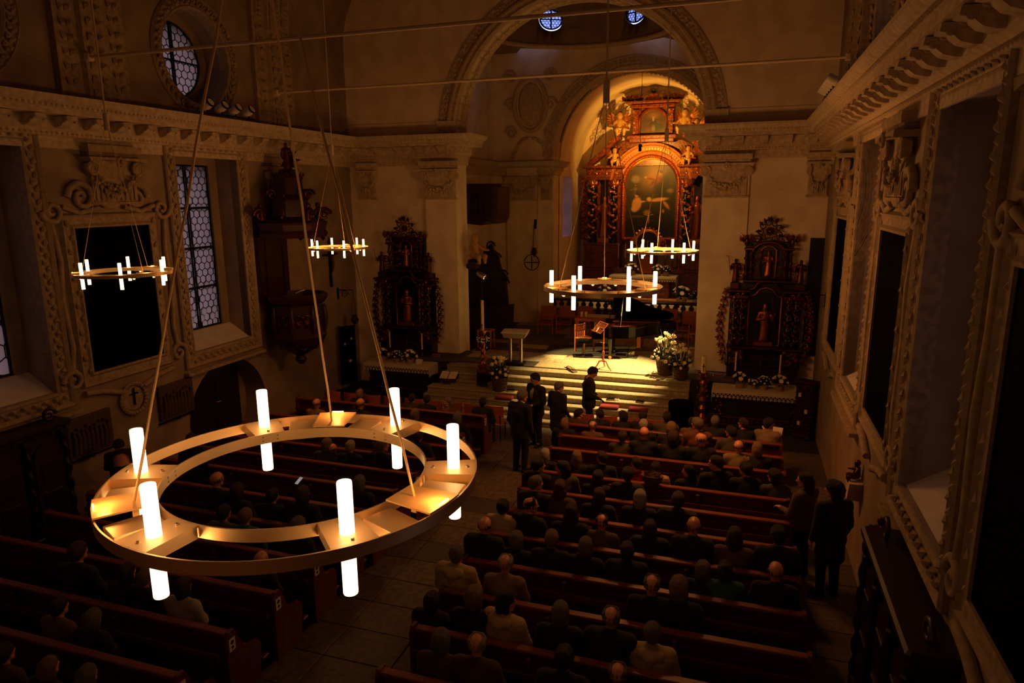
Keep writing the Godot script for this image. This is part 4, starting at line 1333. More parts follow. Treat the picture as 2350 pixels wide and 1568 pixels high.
	for s in [-1, 1]:
		for i in 22:
			tp.leaf(Vector3(s * (0.45 + 0.032 * i), 8.06 + 0.02 * (i % 5), 0.1), Vector3(s * sin(i * 1.3) * 0.8, 0.6 + 0.3 * cos(i * 2.1), 0.35).normalized(), Vector3.BACK, 0.26, 0.15, 0.5)
		tp.curl(Vector3(s * 0.95, 8.12, 0.1), Vector3(s, 0, 0), Vector3.UP, 0.16, 1.4, 0.05)
	P.call("crowning_leaves", tp, m.bronze)
	tp = MB.new()
	tp.lathe([Vector2(0, 8.2), Vector2(0.14, 8.2), Vector2(0.24, 8.3), Vector2(0.18, 8.34), Vector2(0, 8.34)], 12)
	P.call("crowning_vase", tp, m.marble)
	tp = MB.new()
	for i in 26:
		var a := TAU * i / 26
		tp.leaf(Vector3(0, 8.33, 0), Vector3(cos(a) * 0.8, 0.3 + 0.8 * absf(sin(i * 1.7)), sin(a) * 0.5).normalized(), Vector3.UP, 0.3, 0.05, 0.1)
	P.call("crowning_spray", tp, m.leaf_dark)
	# angels
	for a in [[-1.32, 6.72, 0.95, 0.3], [1.3, 6.72, 0.95, -0.35], [-1.5, 5.5, 0.75, 0.2], [1.5, 5.5, 0.75, -0.2], [1.75, 6.6, 0.7, -0.5]]:
		var x := Transform3D(Basis(Vector3.UP, a[3]), Vector3(a[0], a[1], 0.3))
		var ab := MB.new()
		putto(ab, x, a[2])
		var am: MeshInstance3D = P.call("angel", ab, m.flesh_gilt)
		var wb := MB.new()
		wings(wb, x, a[2])
		part("wings", wb.done(), m.gold, am)
		var hb := MB.new()
		hb.ball(x * (Vector3(0, 0.9, -0.02) * a[2]), Vector3.ONE * 0.135 * a[2], 8)
		part("hair", hb.done(), m.bronze, am)
		var db := MB.new()
		db.tube([x * (Vector3(-0.2, 0.35, 0.12) * a[2]), x * (Vector3(0, 0.25, 0.2) * a[2]), x * (Vector3(0.22, 0.38, 0.12) * a[2]), x * (Vector3(0.4, 0.3, 0.0) * a[2])], 0.06 * a[2], 6)
		part("drapery", db.done(), m.gold, am)
	# tabernacle
	b = MB.new()
	b.bevel(Vector3(0.0, 1.45, 0.35), Vector3(0.8, 0.9, 0.5), 0.03); b.bevel(Vector3(0, 1.95, 0.36), Vector3(0.95, 0.1, 0.6), 0.03)
	P.call("tabernacle", b, m.bronze)
	var td := MB.new()
	td.prism(arch.call(0.24, 1.08, 1.78), 0.05, xf(Vector3(0, 0, 0.61)))
	for y in [1.2, 1.42]:
		td.curl(Vector3(-0.1, y, 0.64), Vector3.RIGHT, Vector3.UP, 0.08, 1.5, 0.015); td.curl(Vector3(0.1, y, 0.64), Vector3.LEFT, Vector3.UP, 0.08, 1.5, 0.015)
	P.call("tabernacle_door", td, m.old_gold)
	b = MB.new()
	b.prism(arch.call(0.42, 2.0, 2.78), 0.1, xf(Vector3(0, 0, 0.3)))
	P.call("exposition_niche", b, m.black_stone)
	var ga := MB.new()
	var gpts := []
	for q in arc2(0, 2.36, 0.48, 0.48, -0.2, PI + 0.2, 20):
		gpts.append(Vector3(q.x, q.y, 0.38))
	ga.tube(gpts, 0.07, 7)
	for s in [-1, 1]:
		ga.cyl(Vector3(s * 0.47, 2.0, 0.38), Vector3(s * 0.47, 2.3, 0.38), 0.05, 8)
		ga.curl(Vector3(s * 0.62, 2.35, 0.38), Vector3(s, 0, 0), Vector3.UP, 0.12, 1.4, 0.03)
	for i in 12:
		var a := PI * (i + 0.5) / 12
		ga.leaf(Vector3(cos(a) * 0.5, 2.36 + sin(a) * 0.5, 0.4), Vector3(cos(a), sin(a), 0.2).normalized(), Vector3.BACK, 0.16, 0.12)
	P.call("niche_arch", ga, m.gold)
	# crucifix over the tabernacle and in its niche
	for q in [[2.95, 0.7, 0.4], [2.02, 0.5, 0.44]]:
		var cr := MB.new()
		cr.box(Vector3(0, q[0] + q[1] * 0.5, q[2]), Vector3(0.035, q[1], 0.03)); cr.box(Vector3(0, q[0] + q[1] * 0.78, q[2]), Vector3(0.42 * q[1] / 0.6, 0.035, 0.03))
		var cm: MeshInstance3D = P.call("crucifix", cr, m.dark_wood)
		var fg := MB.new()
		fg.tube([Vector3(0, q[0] + q[1] * 0.25, q[2] + 0.03), Vector3(0.01, q[0] + q[1] * 0.5, q[2] + 0.045), Vector3(0, q[0] + q[1] * 0.76, q[2] + 0.04)], [0.015, 0.03, 0.035], 6)
		fg.ball(Vector3(0.01, q[0] + q[1] * 0.86, q[2] + 0.05), Vector3.ONE * 0.03, 6)
		for s in [-1, 1]:
			fg.tube([Vector3(s * 0.02, q[0] + q[1] * 0.74, q[2] + 0.04), Vector3(s * 0.17 * q[1] / 0.6, q[0] + q[1] * 0.8, q[2] + 0.03)], [0.016, 0.01], 5)
		part("corpus", fg.done(), m.flesh_gilt, cm)
	# the mensa
	var mt := thing("altar_table", "red marble high altar table standing below the tabernacle", "altar", Vector3(-3.85, 1.65, -29.1))
	part("body", MB.new().bevel(Vector3(0, 0.45, 0), Vector3(2.2, 0.9, 0.85), 0.04).done(), m.marble, mt)
	part("top", MB.new().bevel(Vector3(0, 0.96, 0), Vector3(2.7, 0.1, 1.0), 0.02).done(), m.marble, mt)
	part("foot", MB.new().bevel(Vector3(0, 0.06, 0.05), Vector3(2.9, 0.12, 1.1), 0.02).done(), m.pale_marble, mt)
	lace_cloth("altar_cloth", "white lace cloth lying on the high altar table", Vector3(-3.85, 2.665, -29.1), 2.74, 1.04, 0.16, 0.42)
	var pr := [Vector2(0, 0), Vector2(0.09, 0), Vector2(0.05, 0.05), Vector2(0.025, 0.12), Vector2(0.04, 0.2), Vector2(0.018, 0.28), Vector2(0.03, 0.4), Vector2(0.05, 0.42)]
	var nm := ["outermost on the left", "second from the left", "third from the left", "third from the right", "second from the right", "outermost on the right"]
	var k := 0
	for x in [-5.03, -4.74, -4.46, -3.05, -2.76, -2.48]:
		var c := candle("candlestick", "thin white candle in a gilded stick on the high altar, " + nm[k], Vector3(x, 2.9, -29.64), pr, 0.62, 0.02, m.old_gold, "six tall altar candles")
		k += 1
	for q in [[-4.72, "left"], [-2.78, "right"]]:
		tag(part("altar_shelf", MB.new().bevel(Vector3(q[0], 2.8, -29.66), Vector3(1.1, 0.2, 0.24), 0.02).done(), m.marble), "marble shelf carrying altar candles %s of the tabernacle" % q[1], "shelf")
	mound_flower("flower_pot", "pot of yellow flowers on the high altar, left of the tabernacle", Vector3(-4.35, 2.67, -28.9), 0.3, 0.4, 12, m.petal, "flower pots on the high altar", 0.07)
	mound_flower("flower_pot", "pot of yellow flowers on the high altar, right of the tabernacle", Vector3(-3.25, 2.67, -28.9), 0.24, 0.4, 10, m.petal, "flower pots on the high altar", 0.07)
	mound_flower("flower_pot", "pot of small white flowers at the right end of the high altar", Vector3(-2.92, 2.67, -28.88), 0.24, 0.38, 22, m.petal_white, "flower pots on the high altar", 0.03)
	mound_flower("flower_pot", "white flowers on the floor right of the high altar", Vector3(-2.2, 1.65, -28.3), 0.4, 0.55, 9, m.petal_white, "flowers on the apse floor", 0.1)
	mound_flower("flower_pot", "dark leafy pot of small flowers beside the apse wall", Vector3(-1.6, 1.65, -28.0), 0.35, 0.5, 14, m.petal, "flowers on the apse floor", 0.03)
	mound_flower("flower_pot", "white flowers on the floor left of the high altar", Vector3(-5.3, 1.65, -28.3), 0.36, 0.5, 8, m.petal_white, "flowers on the apse floor", 0.09)
	for s in [[-4.9, "left", -27.3], [-2.3, "right", -27.3]]:
		var t2 := thing("floodlight", "small floodlight on the apse floor aimed up at the retable, %s one" % s[1], "floodlight", Vector3(s[0], 1.6, s[2]))
		part("housing", MB.new().box(Vector3(0, 0.12, 0.02), Vector3(0.2, 0.14, 0.12), Basis(Vector3.RIGHT, 0.6)).box(Vector3(0, 0.02, 0.02), Vector3(0.16, 0.04, 0.1)).done(), m.iron, t2)
		part("lamp_glass", MB.new().box(Vector3(0, 0.165, -0.04), Vector3(0.16, 0.1, 0.01), Basis(Vector3.RIGHT, 0.6)).done(), m.led, t2)
		spot("lamp", Vector3(s[0], 1.82, s[2] - 0.1), Vector3(cx + (s[0] - cx) * 0.3, 9.2, z), FLOOD, 24.0, 0.9, Color(1.0, 0.7, 0.27), t2)

	var hl := thing("hanging_floodlight", "small black floodlight hanging in the apse before the retable", "floodlight", Vector3(-3.85, 7.75, -26.9))
	part("housing", MB.new().lathe([Vector2(0, -0.1), Vector2(0.06, -0.1), Vector2(0.075, 0.06), Vector2(0.06, 0.06), Vector2(0.055, 0.0)], 14, Transform3D(Basis(Vector3.RIGHT, -PI / 2 + 0.05), Vector3.ZERO)).done(), m.iron, hl)
	part("lamp_glass", MB.new().lathe([Vector2(0, 0.02), Vector2(0.054, 0.02), Vector2(0, 0.03)], 14, Transform3D(Basis(Vector3.RIGHT, -PI / 2 + 0.05), Vector3.ZERO)).done(), m.led, hl)
	part("cable", MB.new().cyl(Vector3(0, 0.05, 0), Vector3(0, 2.6, 0), 0.008, 6).done(), m.iron, hl)
	part("added_housing", MB.new().lathe([Vector2(0, 0.12), Vector2(0.05, 0.12), Vector2(0.06, -0.06), Vector2(0.05, -0.06), Vector2(0.045, 0.0)], 14, xf(Vector3(0, -0.14, 0.02))).done(), m.iron, hl)  # second head, added to brighten the apse floor and the altar
	part("added_glass", MB.new().lathe([Vector2(0, -0.18), Vector2(0.045, -0.17), Vector2(0, -0.17)], 14, xf(Vector3(0, 0, 0.02))).done(), m.led, hl)
	spot("lamp", Vector3(-3.85, 7.5, -26.88), Vector3(-3.85, 1.7, -27.6), ALTAR, 26.0, 0.8, Color(1.0, 0.78, 0.45), hl)
	spot("lamp", Vector3(-3.85, 7.75, -27.02), Vector3(-3.85, 8.1, -30.9), APSE, 64.0, 0.9, Color(1.0, 0.7, 0.27), hl)

func paint_shape(b: MB, o: PackedVector2Array, z: float) -> void:
	var lo := o[0]
	var hi := o[0]
	for q in o:
		lo = lo.min(q)
		hi = hi.max(q)
	var t := Geometry2D.triangulate_polygon(o)
	b.flat()
	for i in t.size() / 3:
		var k := [t[i * 3], t[i * 3 + 1], t[i * 3 + 2]]
		if (o[k[1]] - o[k[0]]).cross(o[k[2]] - o[k[0]]) > 0.0: k = [k[0], k[2], k[1]]
		for j in k:
			b.st.set_uv(Vector2((o[j].x - lo.x) / (hi.x - lo.x), 1.0 - (o[j].y - lo.y) / (hi.y - lo.y)))
			b.st.add_vertex(Vector3(o[j].x, o[j].y, z))

func lace_cloth(called: String, label: String, at: Vector3, w: float, d: float, drop: float, side: float) -> Node3D:   # top, hanging front with a zigzag lace edge, side falls
	var t := thing(called, label, "tablecloth", at)
	var b := MB.new()
	b.box(Vector3(0, 0.004, 0), Vector3(w, 0.008, d))
	b.box(Vector3(0, -drop * 0.25, d * 0.5), Vector3(w, drop * 0.5, 0.008))
	for s in [-1, 1]:
		if side > 0.0: b.prism(PackedVector2Array([Vector2(-d * 0.5, 0), Vector2(d * 0.5, 0), Vector2(d * 0.5 + 0.02, -side), Vector2(d * 0.3, -side * 0.9), Vector2(0, -side), Vector2(-d * 0.3, -side * 0.9), Vector2(-d * 0.5, -side)]), 0.008, Transform3D(Basis(Vector3(0, 0, 1), Vector3.UP, Vector3.LEFT), Vector3(s * w * 0.5, 0, 0)))
	part("cloth", b.done(), m.lace, t)
	var l := MB.new()
	var n := int(w / 0.1)
	for i in n:
		var x := -w * 0.5 + w * (i + 0.5) / n
		var k := w / n
		l.box(Vector3(x - k * 0.25, -drop * 0.72, d * 0.5), Vector3(0.018, drop * 0.62, 0.007), Basis(Vector3.BACK, 0.55))
		l.box(Vector3(x + k * 0.25, -drop * 0.72, d * 0.5), Vector3(0.018, drop * 0.62, 0.007), Basis(Vector3.BACK, -0.55))
		l.prism(PackedVector2Array([Vector2(x - k * 0.5, -drop * 0.95), Vector2(x, -drop * 1.25), Vector2(x + k * 0.5, -drop * 0.95)]), 0.007, xf(Vector3(0, 0, d * 0.5)))
	stuff(part("lace_edge", l.done(), m.lace, t))
	return t

# ---------------------------------------------------------------- ring chandeliers
func chandelier(called: String, label: String, at: Vector3, phase: float, hub: float, level: float) -> Node3D:      # level: how far its lamps are dimmed
	var t := thing(called, label, "chandelier", at, 0.0, "ring chandeliers over the nave")
	var band := func(r: float, w: float, n: int) -> ArrayMesh:
		var a := []
		var o := []
		var u := []
		for i in n:
			a.append(Vector3.ZERO); o.append(Vector3(cos(TAU * i / n), 0, -sin(TAU * i / n))); u.append(Vector3.UP)
		return MB.new().sweep(PackedVector2Array([Vector2(r - w, 0.021), Vector2(r - w, -0.021), Vector2(r, -0.021), Vector2(r, 0.021), Vector2(r - w, 0.021)]), a, o, u, true, true).done()
	part("outer_ring", band.call(CHAND_R, 0.006, 120), m.brass, t)
	part("inner_ring", band.call(0.468, 0.006, 96), m.brass, t)
	var pl := func(r0: float, r1: float, w0: float, w1: float, y0: float, y1: float) -> MB:
		return MB.new().prism(PackedVector2Array([Vector2(r0, -w0), Vector2(r1, -w1), Vector2(r1 + 0.004, 0), Vector2(r1, w1), Vector2(r0, w0)]), y1 - y0, Transform3D(Basis(Vector3.RIGHT, PI / 2), Vector3(0, (y0 + y1) * 0.5, 0)))
	var lamp_plate: ArrayMesh = pl.call(0.466, 0.648, 0.06, 0.072, 0.014, 0.021).box(Vector3(0.558, -0.004, 0.062), Vector3(0.178, 0.036, 0.004), Basis(Vector3.UP, -0.066)).box(Vector3(0.558, -0.004, -0.062), Vector3(0.178, 0.036, 0.004), Basis(Vector3.UP, 0.066)).done()
	var hang_plate: ArrayMesh = pl.call(0.462, 0.65, 0.066, 0.082, 0.024, 0.03).box(Vector3(0.53, 0.0, 0), Vector3(0.02, 0.05, 0.02)).done()
	var screw := MB.new()
	for x in [0.495, 0.62]:
		screw.lathe([Vector2(0, 0.021), Vector2(0.0055, 0.021), Vector2(0.005, 0.027), Vector2(0, 0.028)], 8, xf(Vector3(x, 0, 0)))
	for y in [-0.008, 0.008]:
		for z in [-0.03, 0.03]:
			screw.cyl(Vector3(0.4625, y, z), Vector3(0.459, y, z), 0.004, 7)
	var screws := screw.done()
	var half := MB.new().lathe([Vector2(0, 0), Vector2(0.0225, 0), Vector2(0.0225, 0.158), Vector2(0.0215, 0.162), Vector2(0, 0.162)], 20).done()
	var gear := MB.new().bevel(Vector3.ZERO, Vector3(0.15, 0.036, 0.11), 0.002).done()
	var lens := MB.new().ball(Vector3(0, -0.02, 0), Vector3(0.016, 0.012, 0.016), 10).done()
	var bead := MB.new().box(Vector3.ZERO, Vector3(0.005, 0.006, 0.05)).done()
	for i in 6:
		var a := phase + TAU * i / 6.0 + deg_to_rad(45.0)
		var turn := Basis(Vector3.UP, -a)
		var x := Transform3D(turn, Vector3.ZERO)
		var p := part("lamp_plate", lamp_plate, m.box_metal, t, x)
		part("screw", screws, m.silver, p)
		var c := turn * Vector3(0.57, 0, 0)
		for s in [1, -1]:
			var q := Transform3D(Basis.IDENTITY if s > 0 else Basis(Vector3.RIGHT, PI), c + Vector3(0, 0.0212 * s if s > 0 else -0.016, 0))
			part("lamp_tube", half, m.tube_glow, t, q)
			var l := OmniLight3D.new()
			l.name = "lamp"
			t.add_child(l, true)
			l.position = c + Vector3(0, 0.1 * s, 0)
			l.light_color = WARM
			l.light_energy = TUBE * level
			l.light_size = 0.02
			l.omni_range = 40.0
			l.omni_attenuation = 2.0
			l.shadow_enabled = true
	for i in 3:
		var a := phase + TAU * i / 3.0 + deg_to_rad(15.0)
		var turn := Basis(Vector3.UP, -a)
		var x := Transform3D(turn, Vector3.ZERO)
		part("hanger_plate", hang_plate, m.plate, t, x)
		part("uplight", bead, m.led, t, Transform3D(turn, turn * Vector3(0.646, 0.034, 0)))
		var l := OmniLight3D.new()
		l.name = "lamp"
		t.add_child(l, true)
		l.position = turn * Vector3(0.618, 0.072, 0)
		l.light_color = WARM
		l.light_energy = BEAD
		l.light_size = 0.012
		l.omni_range = 40.0
		l.omni_attenuation = 2.0
		l.shadow_enabled = true
		var top := Vector3(cos(a) * 0.03, hub, sin(a) * 0.03)
		var lo := turn * Vector3(0.53, 0.024, 0)
		var pts := []
		for k in 13:
			pts.append(lo.lerp(top, k / 12.0) + Vector3(0.0022 * sin(k * 2.3), 0, 0.0022 * cos(k * 1.7)))
		part("cable", MB.new().tube(pts, 0.0045, 6).done(), m.cable, t)
		for s in [-1, 1]:
			var b: float = a + s * 0.245
			var tb := Basis(Vector3.UP, -b)
			part("gear_box", gear, m.box_metal, t, Transform3D(tb, tb * Vector3(0.555, -0.012, 0)))
			part("downlight", lens, m.led, t, Transform3D(tb, tb * Vector3(0.555, -0.022, 0)))
			spot("lamp", t.position + tb * Vector3(0.555, -0.055, 0), t.position + tb * Vector3(0.6, -3.0, 0), DOWN * level, 58.0, 0.7, DOWN_COL, t)
	part("hub", MB.new().lathe([Vector2(0, hub), Vector2(0.035, hub), Vector2(0.035, hub + 0.22), Vector2(0.03, hub + 0.225), Vector2(0, hub + 0.225)], 16).done(), m.rod, t)
	part("suspension_rod", MB.new().cyl(Vector3(0, hub + 0.22, 0), Vector3(0, 9.35, 0), 0.011, 8).done(), m.rod, t)
	return t

func build_chandeliers() -> void:
	var ph := deg_to_rad(-4.4)
	chandelier("ring_chandelier", "large brass ring chandelier hanging close in front of the gallery", Vector3(-1.5, 5.0, -2.01), ph, 1.95, 0.055)
	chandelier("ring_chandelier", "brass ring chandelier in front of the black painting on the left", Vector3(-8.36, 4.955, -7.62), deg_to_rad(3), 1.95, 0.02)
	chandelier("ring_chandelier", "brass ring chandelier hanging over the pews in front of the piano", Vector3(-1.45, 4.985, -7.56), deg_to_rad(6), 1.95, 0.06)
	chandelier("ring_chandelier", "small looking brass ring chandelier beside the pulpit crucifix", Vector3(-8.37, 4.9, -13.18), deg_to_rad(0), 1.95, 0.38)
	chandelier("ring_chandelier", "brass ring chandelier farthest right, in front of the high altar", Vector3(-1.4, 4.96, -13.05), deg_to_rad(-2), 1.95, 1.2)
	# iron tie rods across the nave
	for r in [[-10.4, 8.54, "nearer", 0.028], [-15.9, 8.62, "farther"]]:
		var b := MB.new()
		b.cyl(Vector3(WALL_L, r[1], r[0]), Vector3(WALL_R, r[1], r[0]), 0.03, 10)
		for x in [WALL_L + 0.22, WALL_R - 0.22]:
			b.bevel(Vector3(x, r[1], r[0]), Vector3(0.12, 0.14, 0.14), 0.015)
		tag(part("tie_rod", b.done(), m.rod), "pale iron tie rod across the nave, the %s one to the gallery" % r[2], "tie rod", "tie rods across the nave")
	# spotlight banks on the cornice
	for s in [-1, 1]:
		var x: float = -11.25 if s < 0 else 1.38
		var t := thing("spotlight_bank", "row of white spotlights standing on the %s cornice" % ("left" if s < 0 else "right"), "spotlights", Vector3(x, 7.8, -13.5 if s < 0 else -14.9))
		for i in 4 if s < 0 else 5:
			var z := -0.75 + 0.45 * i if s < 0 else -0.7 + 0.34 * i
			var b := MB.new()
			var tr := Transform3D(Basis(Vector3.BACK, -0.5 * s) * Basis(Vector3.RIGHT, 0.0), Vector3(0, 0.16, z))
			b.lathe([Vector2(0, -0.13), Vector2(0.085, -0.13), Vector2(0.09, 0.0), Vector2(0.09, 0.13), Vector2(0, 0.13)], 14, tr * Transform3D(Basis(Vector3.BACK, PI / 2), Vector3.ZERO))
			var h := part("spot_head", b.done(), m.white_paint, t)
			part("front_ring", MB.new().lathe([Vector2(0.092, -0.14), Vector2(0.095, -0.14), Vector2(0.095, -0.09), Vector2(0.092, -0.09)], 14, tr * Transform3D(Basis(Vector3.BACK, PI / 2), Vector3.ZERO)).done(), m.iron, h)
			part("bracket", MB.new().box(Vector3(0, 0.04, z), Vector3(0.03, 0.1, 0.03)).done(), m.iron, t)
		part("rail", MB.new().box(Vector3(0, 0.0, 0.0), Vector3(0.05, 0.03, 1.9)).done(), m.iron, t)
	# the lit spotlight inside the left pier, and the one behind the right pier that lights the stage
	var sp := thing("stage_spotlight", "small shining stage spotlight on a stand behind the left pier", "spotlight", Vector3(-7.83, 3.5, -20.5))
	var aim := (Vector3(-4.1, 1.4, -20.5) - Vector3(-7.83, 3.5, -20.5)).normalized()
	var bs := Basis.looking_at(aim, Vector3.UP)
	part("housing", MB.new().lathe([Vector2(0, -0.16), Vector2(0.07, -0.16), Vector2(0.09, 0.0), Vector2(0.1, 0.12), Vector2(0.085, 0.12), Vector2(0.08, 0.05)], 14, Transform3D(bs * Basis(Vector3.RIGHT, -PI / 2), Vector3.ZERO)).done(), m.silver, sp)
	part("lens", MB.new().lathe([Vector2(0, 0.06), Vector2(0.08, 0.06), Vector2(0.05, 0.09), Vector2(0, 0.1)], 14, Transform3D(bs * Basis(Vector3.RIGHT, -PI / 2), Vector3.ZERO)).done(), m.led, sp)
	part("yoke", MB.new().tube([Vector3(-0.12, 0, 0), Vector3(-0.12, -0.18, 0), Vector3(0.12, -0.18, 0), Vector3(0.12, 0, 0)], 0.012, 6).done(), m.iron, sp)
	part("stand", MB.new().cyl(Vector3(0, -0.18, 0), Vector3(0, -2.42, 0), 0.02, 8).box(Vector3(0, -2.43, 0), Vector3(0.4, 0.04, 0.4)).done(), m.iron, sp)
	part("barn_door", MB.new().box(Vector3(0.2, -0.08, 0.1), Vector3(0.14, 0.012, 0.16), Basis(Vector3.BACK, -0.6)).done(), m.iron, sp)
	spot("lamp", Vector3(-7.83, 3.5, -20.5) + aim * 0.16, Vector3(-4.1, 1.4, -20.5), SIDE_SPOT, 22.0, 0.6, STAGE_COL, sp)
	var s2 := thing("stage_spotlight", "stage spotlight fixed inside the arch behind the right pier", "spotlight", Vector3(-1.25, 6.3, -19.75))
	aim = (Vector3(-3.5, 1.05, -19.1) - Vector3(-1.25, 6.3, -19.75)).normalized()
	bs = Basis.looking_at(aim, Vector3.UP)
	part("housing", MB.new().lathe([Vector2(0, -0.16), Vector2(0.07, -0.16), Vector2(0.09, 0.0), Vector2(0.1, 0.12), Vector2(0.085, 0.12), Vector2(0.08, 0.05)], 14, Transform3D(bs * Basis(Vector3.RIGHT, -PI / 2), Vector3.ZERO)).done(), m.iron, s2)
	part("lens", MB.new().lathe([Vector2(0, 0.06), Vector2(0.08, 0.06), Vector2(0, 0.09)], 14, Transform3D(bs * Basis(Vector3.RIGHT, -PI / 2), Vector3.ZERO)).done(), m.led, s2)
	part("arm", MB.new().box(Vector3(0.09, 0.0, 0), Vector3(0.16, 0.03, 0.03)).done(), m.iron, s2)
	spot("lamp", Vector3(-1.25, 6.3, -19.75) + aim * 0.16, Vector3(-3.5, 1.05, -19.1), STAGE_SPOT, 22.0, 0.75, STAGE_COL, s2)

# ---------------------------------------------------------------- things along the nave walls
func side_altar(x: float, right: bool) -> void:
	var side := "right" if right else "left"
	var t := thing("side_altar", "dark gilded baroque side altar on the chancel wall %s of the arch" % side, "altar", Vector3(x, 0, -19.3), 0.0, "side altars flanking the arch")
	var P := func(n: String, b: MB, mt: Material) -> MeshInstance3D: return part(n, b.done(), mt, t)
	var b := MB.new()
	b.bevel(Vector3(0, 0.5, -0.1), Vector3(2.1, 1.0, 0.4), 0.02); b.bevel(Vector3(0, 1.2, 0.0), Vector3(1.8, 0.5, 0.5), 0.02); b.bevel(Vector3(0, 1.5, 0.02), Vector3(1.9, 0.1, 0.56), 0.02)
	for s in [-1, 1]:
		b.bevel(Vector3(s * 0.68, 1.72, 0.06), Vector3(0.46, 0.4, 0.5), 0.02)
	b.box(Vector3(0, 2.6, -0.2), Vector3(1.8, 2.1, 0.12)); b.box(Vector3(0, 4.1, -0.2), Vector3(1.1, 1.3, 0.12))
	P.call("body", b, m.dark_wood)
	b = MB.new()
	b.bevel(Vector3(0, 1.96, 0.1), Vector3(1.85, 0.05, 0.55), 0.015)
	for s in [-1, 1]:
		b.bevel(Vector3(s * 0.68, 3.32, 0.06), Vector3(0.5, 0.1, 0.46), 0.02); b.bevel(Vector3(s * 0.7, 3.48, 0.08), Vector3(0.62, 0.07, 0.54), 0.02)
		b.tube([Vector3(s * 0.42, 3.5, 0.12), Vector3(s * 0.3, 3.54, 0.14), Vector3(s * 0.24, 3.66, 0.14), Vector3(s * 0.14, 3.72, 0.14)], 0.045, 8)
	b.bevel(Vector3(0, 3.74, 0.06), Vector3(1.2, 0.06, 0.44), 0.015)
	P.call("cornice", b, m.bronze)
	# niche with a frame and the statue
	P.call("niche", MB.new().box(Vector3(0, 2.7, -0.12), Vector3(0.74, 1.4, 0.06)), m.black_stone)
	var fr := MB.new()
	fr.tube([Vector3(-0.4, 2.0, 0.0), Vector3(-0.4, 3.3, 0.0), Vector3(-0.26, 3.36, 0), Vector3(-0.16, 3.5, 0), Vector3(0, 3.55, 0), Vector3(0.16, 3.5, 0), Vector3(0.26, 3.36, 0), Vector3(0.4, 3.3, 0.0), Vector3(0.4, 2.0, 0.0)], 0.028, 6, true)
	P.call("niche_frame", fr, m.old_gold)
	var sm := MB.new()
	robed(sm, Transform3D(Basis(Vector3.UP, 0.2 if right else -0.2), Vector3(0, 2.12, 0.05)), 1.02, 2 if right else 0)
	sm.bevel(Vector3(0, 2.06, 0.04), Vector3(0.5, 0.12, 0.3), 0.02)
	var st: MeshInstance3D = P.call("statue", sm, m.old_gold)
	if right: part("staff", MB.new().cyl(Vector3(0.3, 2.2, 0.2), Vector3(0.16, 3.3, 0.2), 0.012, 6).done(), m.bronze, st)
	# columns with gilded vines
	for s in [-1, 1]:
		for xx in [0.58, 0.77]:
			var c := MB.new()
			barley(c, Vector3(s * xx, 2.0, 0.16), 1.22, 0.05, 4.0)
			var cm: MeshInstance3D = P.call("column", c, m.black_stone)
			var v := MB.new()
			vine(v, Vector3(s * xx, 2.02, 0.16), 1.12, 0.065, 4.0)
			for i in 6:
				v.leaf(Vector3(s * xx, 3.14, 0.16) + Vector3(cos(i), 0, sin(i)) * 0.04, Vector3(cos(i) * 0.5, 1, sin(i) * 0.5).normalized(), Vector3(cos(i), 0, sin(i)), 0.15, 0.08)
			stuff(part("vine", v.done(), m.old_gold, cm))
		var w := MB.new()
		for i in 9:
			var y := 1.65 + i * 0.21
			var o := 0.98 + 0.13 * sin(PI * i / 8.0)
			w.curl(Vector3(s * o, y, 0.05), Vector3(s, 0.3, 0).normalized(), Vector3.UP, 0.11, 1.4, 0.026)
			w.leaf(Vector3(s * (o - 0.06), y + 0.06, 0.06), Vector3(s * 0.8, 0.7, 0).normalized(), Vector3.BACK, 0.2, 0.11, 0.6)
			w.leaf(Vector3(s * (o - 0.02), y - 0.05, 0.06), Vector3(s * 0.9, -0.4, 0).normalized(), Vector3.BACK, 0.18, 0.1, 0.6)
		P.call("carved_wing", w, m.old_gold if right else m.bronze)
		var cb := MB.new()
		carved(cb, Vector3(s * 0.68, 1.53, 0.32), Vector3(s * 0.68, 1.92, 0.32), 0.3, 2, 3)
		carved(cb, Vector3(s * 0.68, 3.28, 0.3), Vector3(s * 0.68, 3.46, 0.3), 0.24, 1, 6)
		P.call("carving", cb, m.old_gold)
		# statue standing at the side on top of the columns
		var fs := MB.new()
		robed(fs, Transform3D(Basis.IDENTITY, Vector3(s * 0.8, 3.68, 0.1)), 0.62, 1)
		fs.bevel(Vector3(s * 0.8, 3.6, 0.1), Vector3(0.22, 0.16, 0.2), 0.01)
		var fm: MeshInstance3D = P.call("side_statue", fs, m.bronze)
		if s < 0: part("crook", MB.new().tube([Vector3(-0.93, 3.9, 0.2), Vector3(-0.97, 4.25, 0.2), Vector3(-0.99, 4.36, 0.2), Vector3(-1.02, 4.4, 0.2), Vector3(-1.06, 4.37, 0.2)], 0.009, 5).done(), m.old_gold, fm)
		# upper columns
		var uc := MB.new()
		for xx in [0.42, 0.54]:
			barley(uc, Vector3(s * xx, 3.8, 0.08), 0.72, 0.032, 3.0)
			vine(uc, Vector3(s * xx, 3.8, 0.08), 0.7, 0.04, 3.0)
		uc.bevel(Vector3(s * 0.48, 4.57, 0.08), Vector3(0.26, 0.06, 0.24), 0.01)
		P.call("upper_column", uc, m.bronze)
		var us := MB.new()
		carved(us, Vector3(s * 0.28, 3.8, 0.06), Vector3(s * 0.28, 4.6, 0.06), 0.16, 4, 9)
		us.curl(Vector3(s * 0.7, 4.05, 0.0), Vector3(s, 0, 0), Vector3.UP, 0.14, 1.4, 0.03)
		us.curl(Vector3(s * 0.68, 3.85, 0.0), Vector3(s, 0, 0), Vector3.DOWN, 0.12, 1.4, 0.03)
		P.call("upper_carving", us, m.old_gold)
		var an := MB.new()
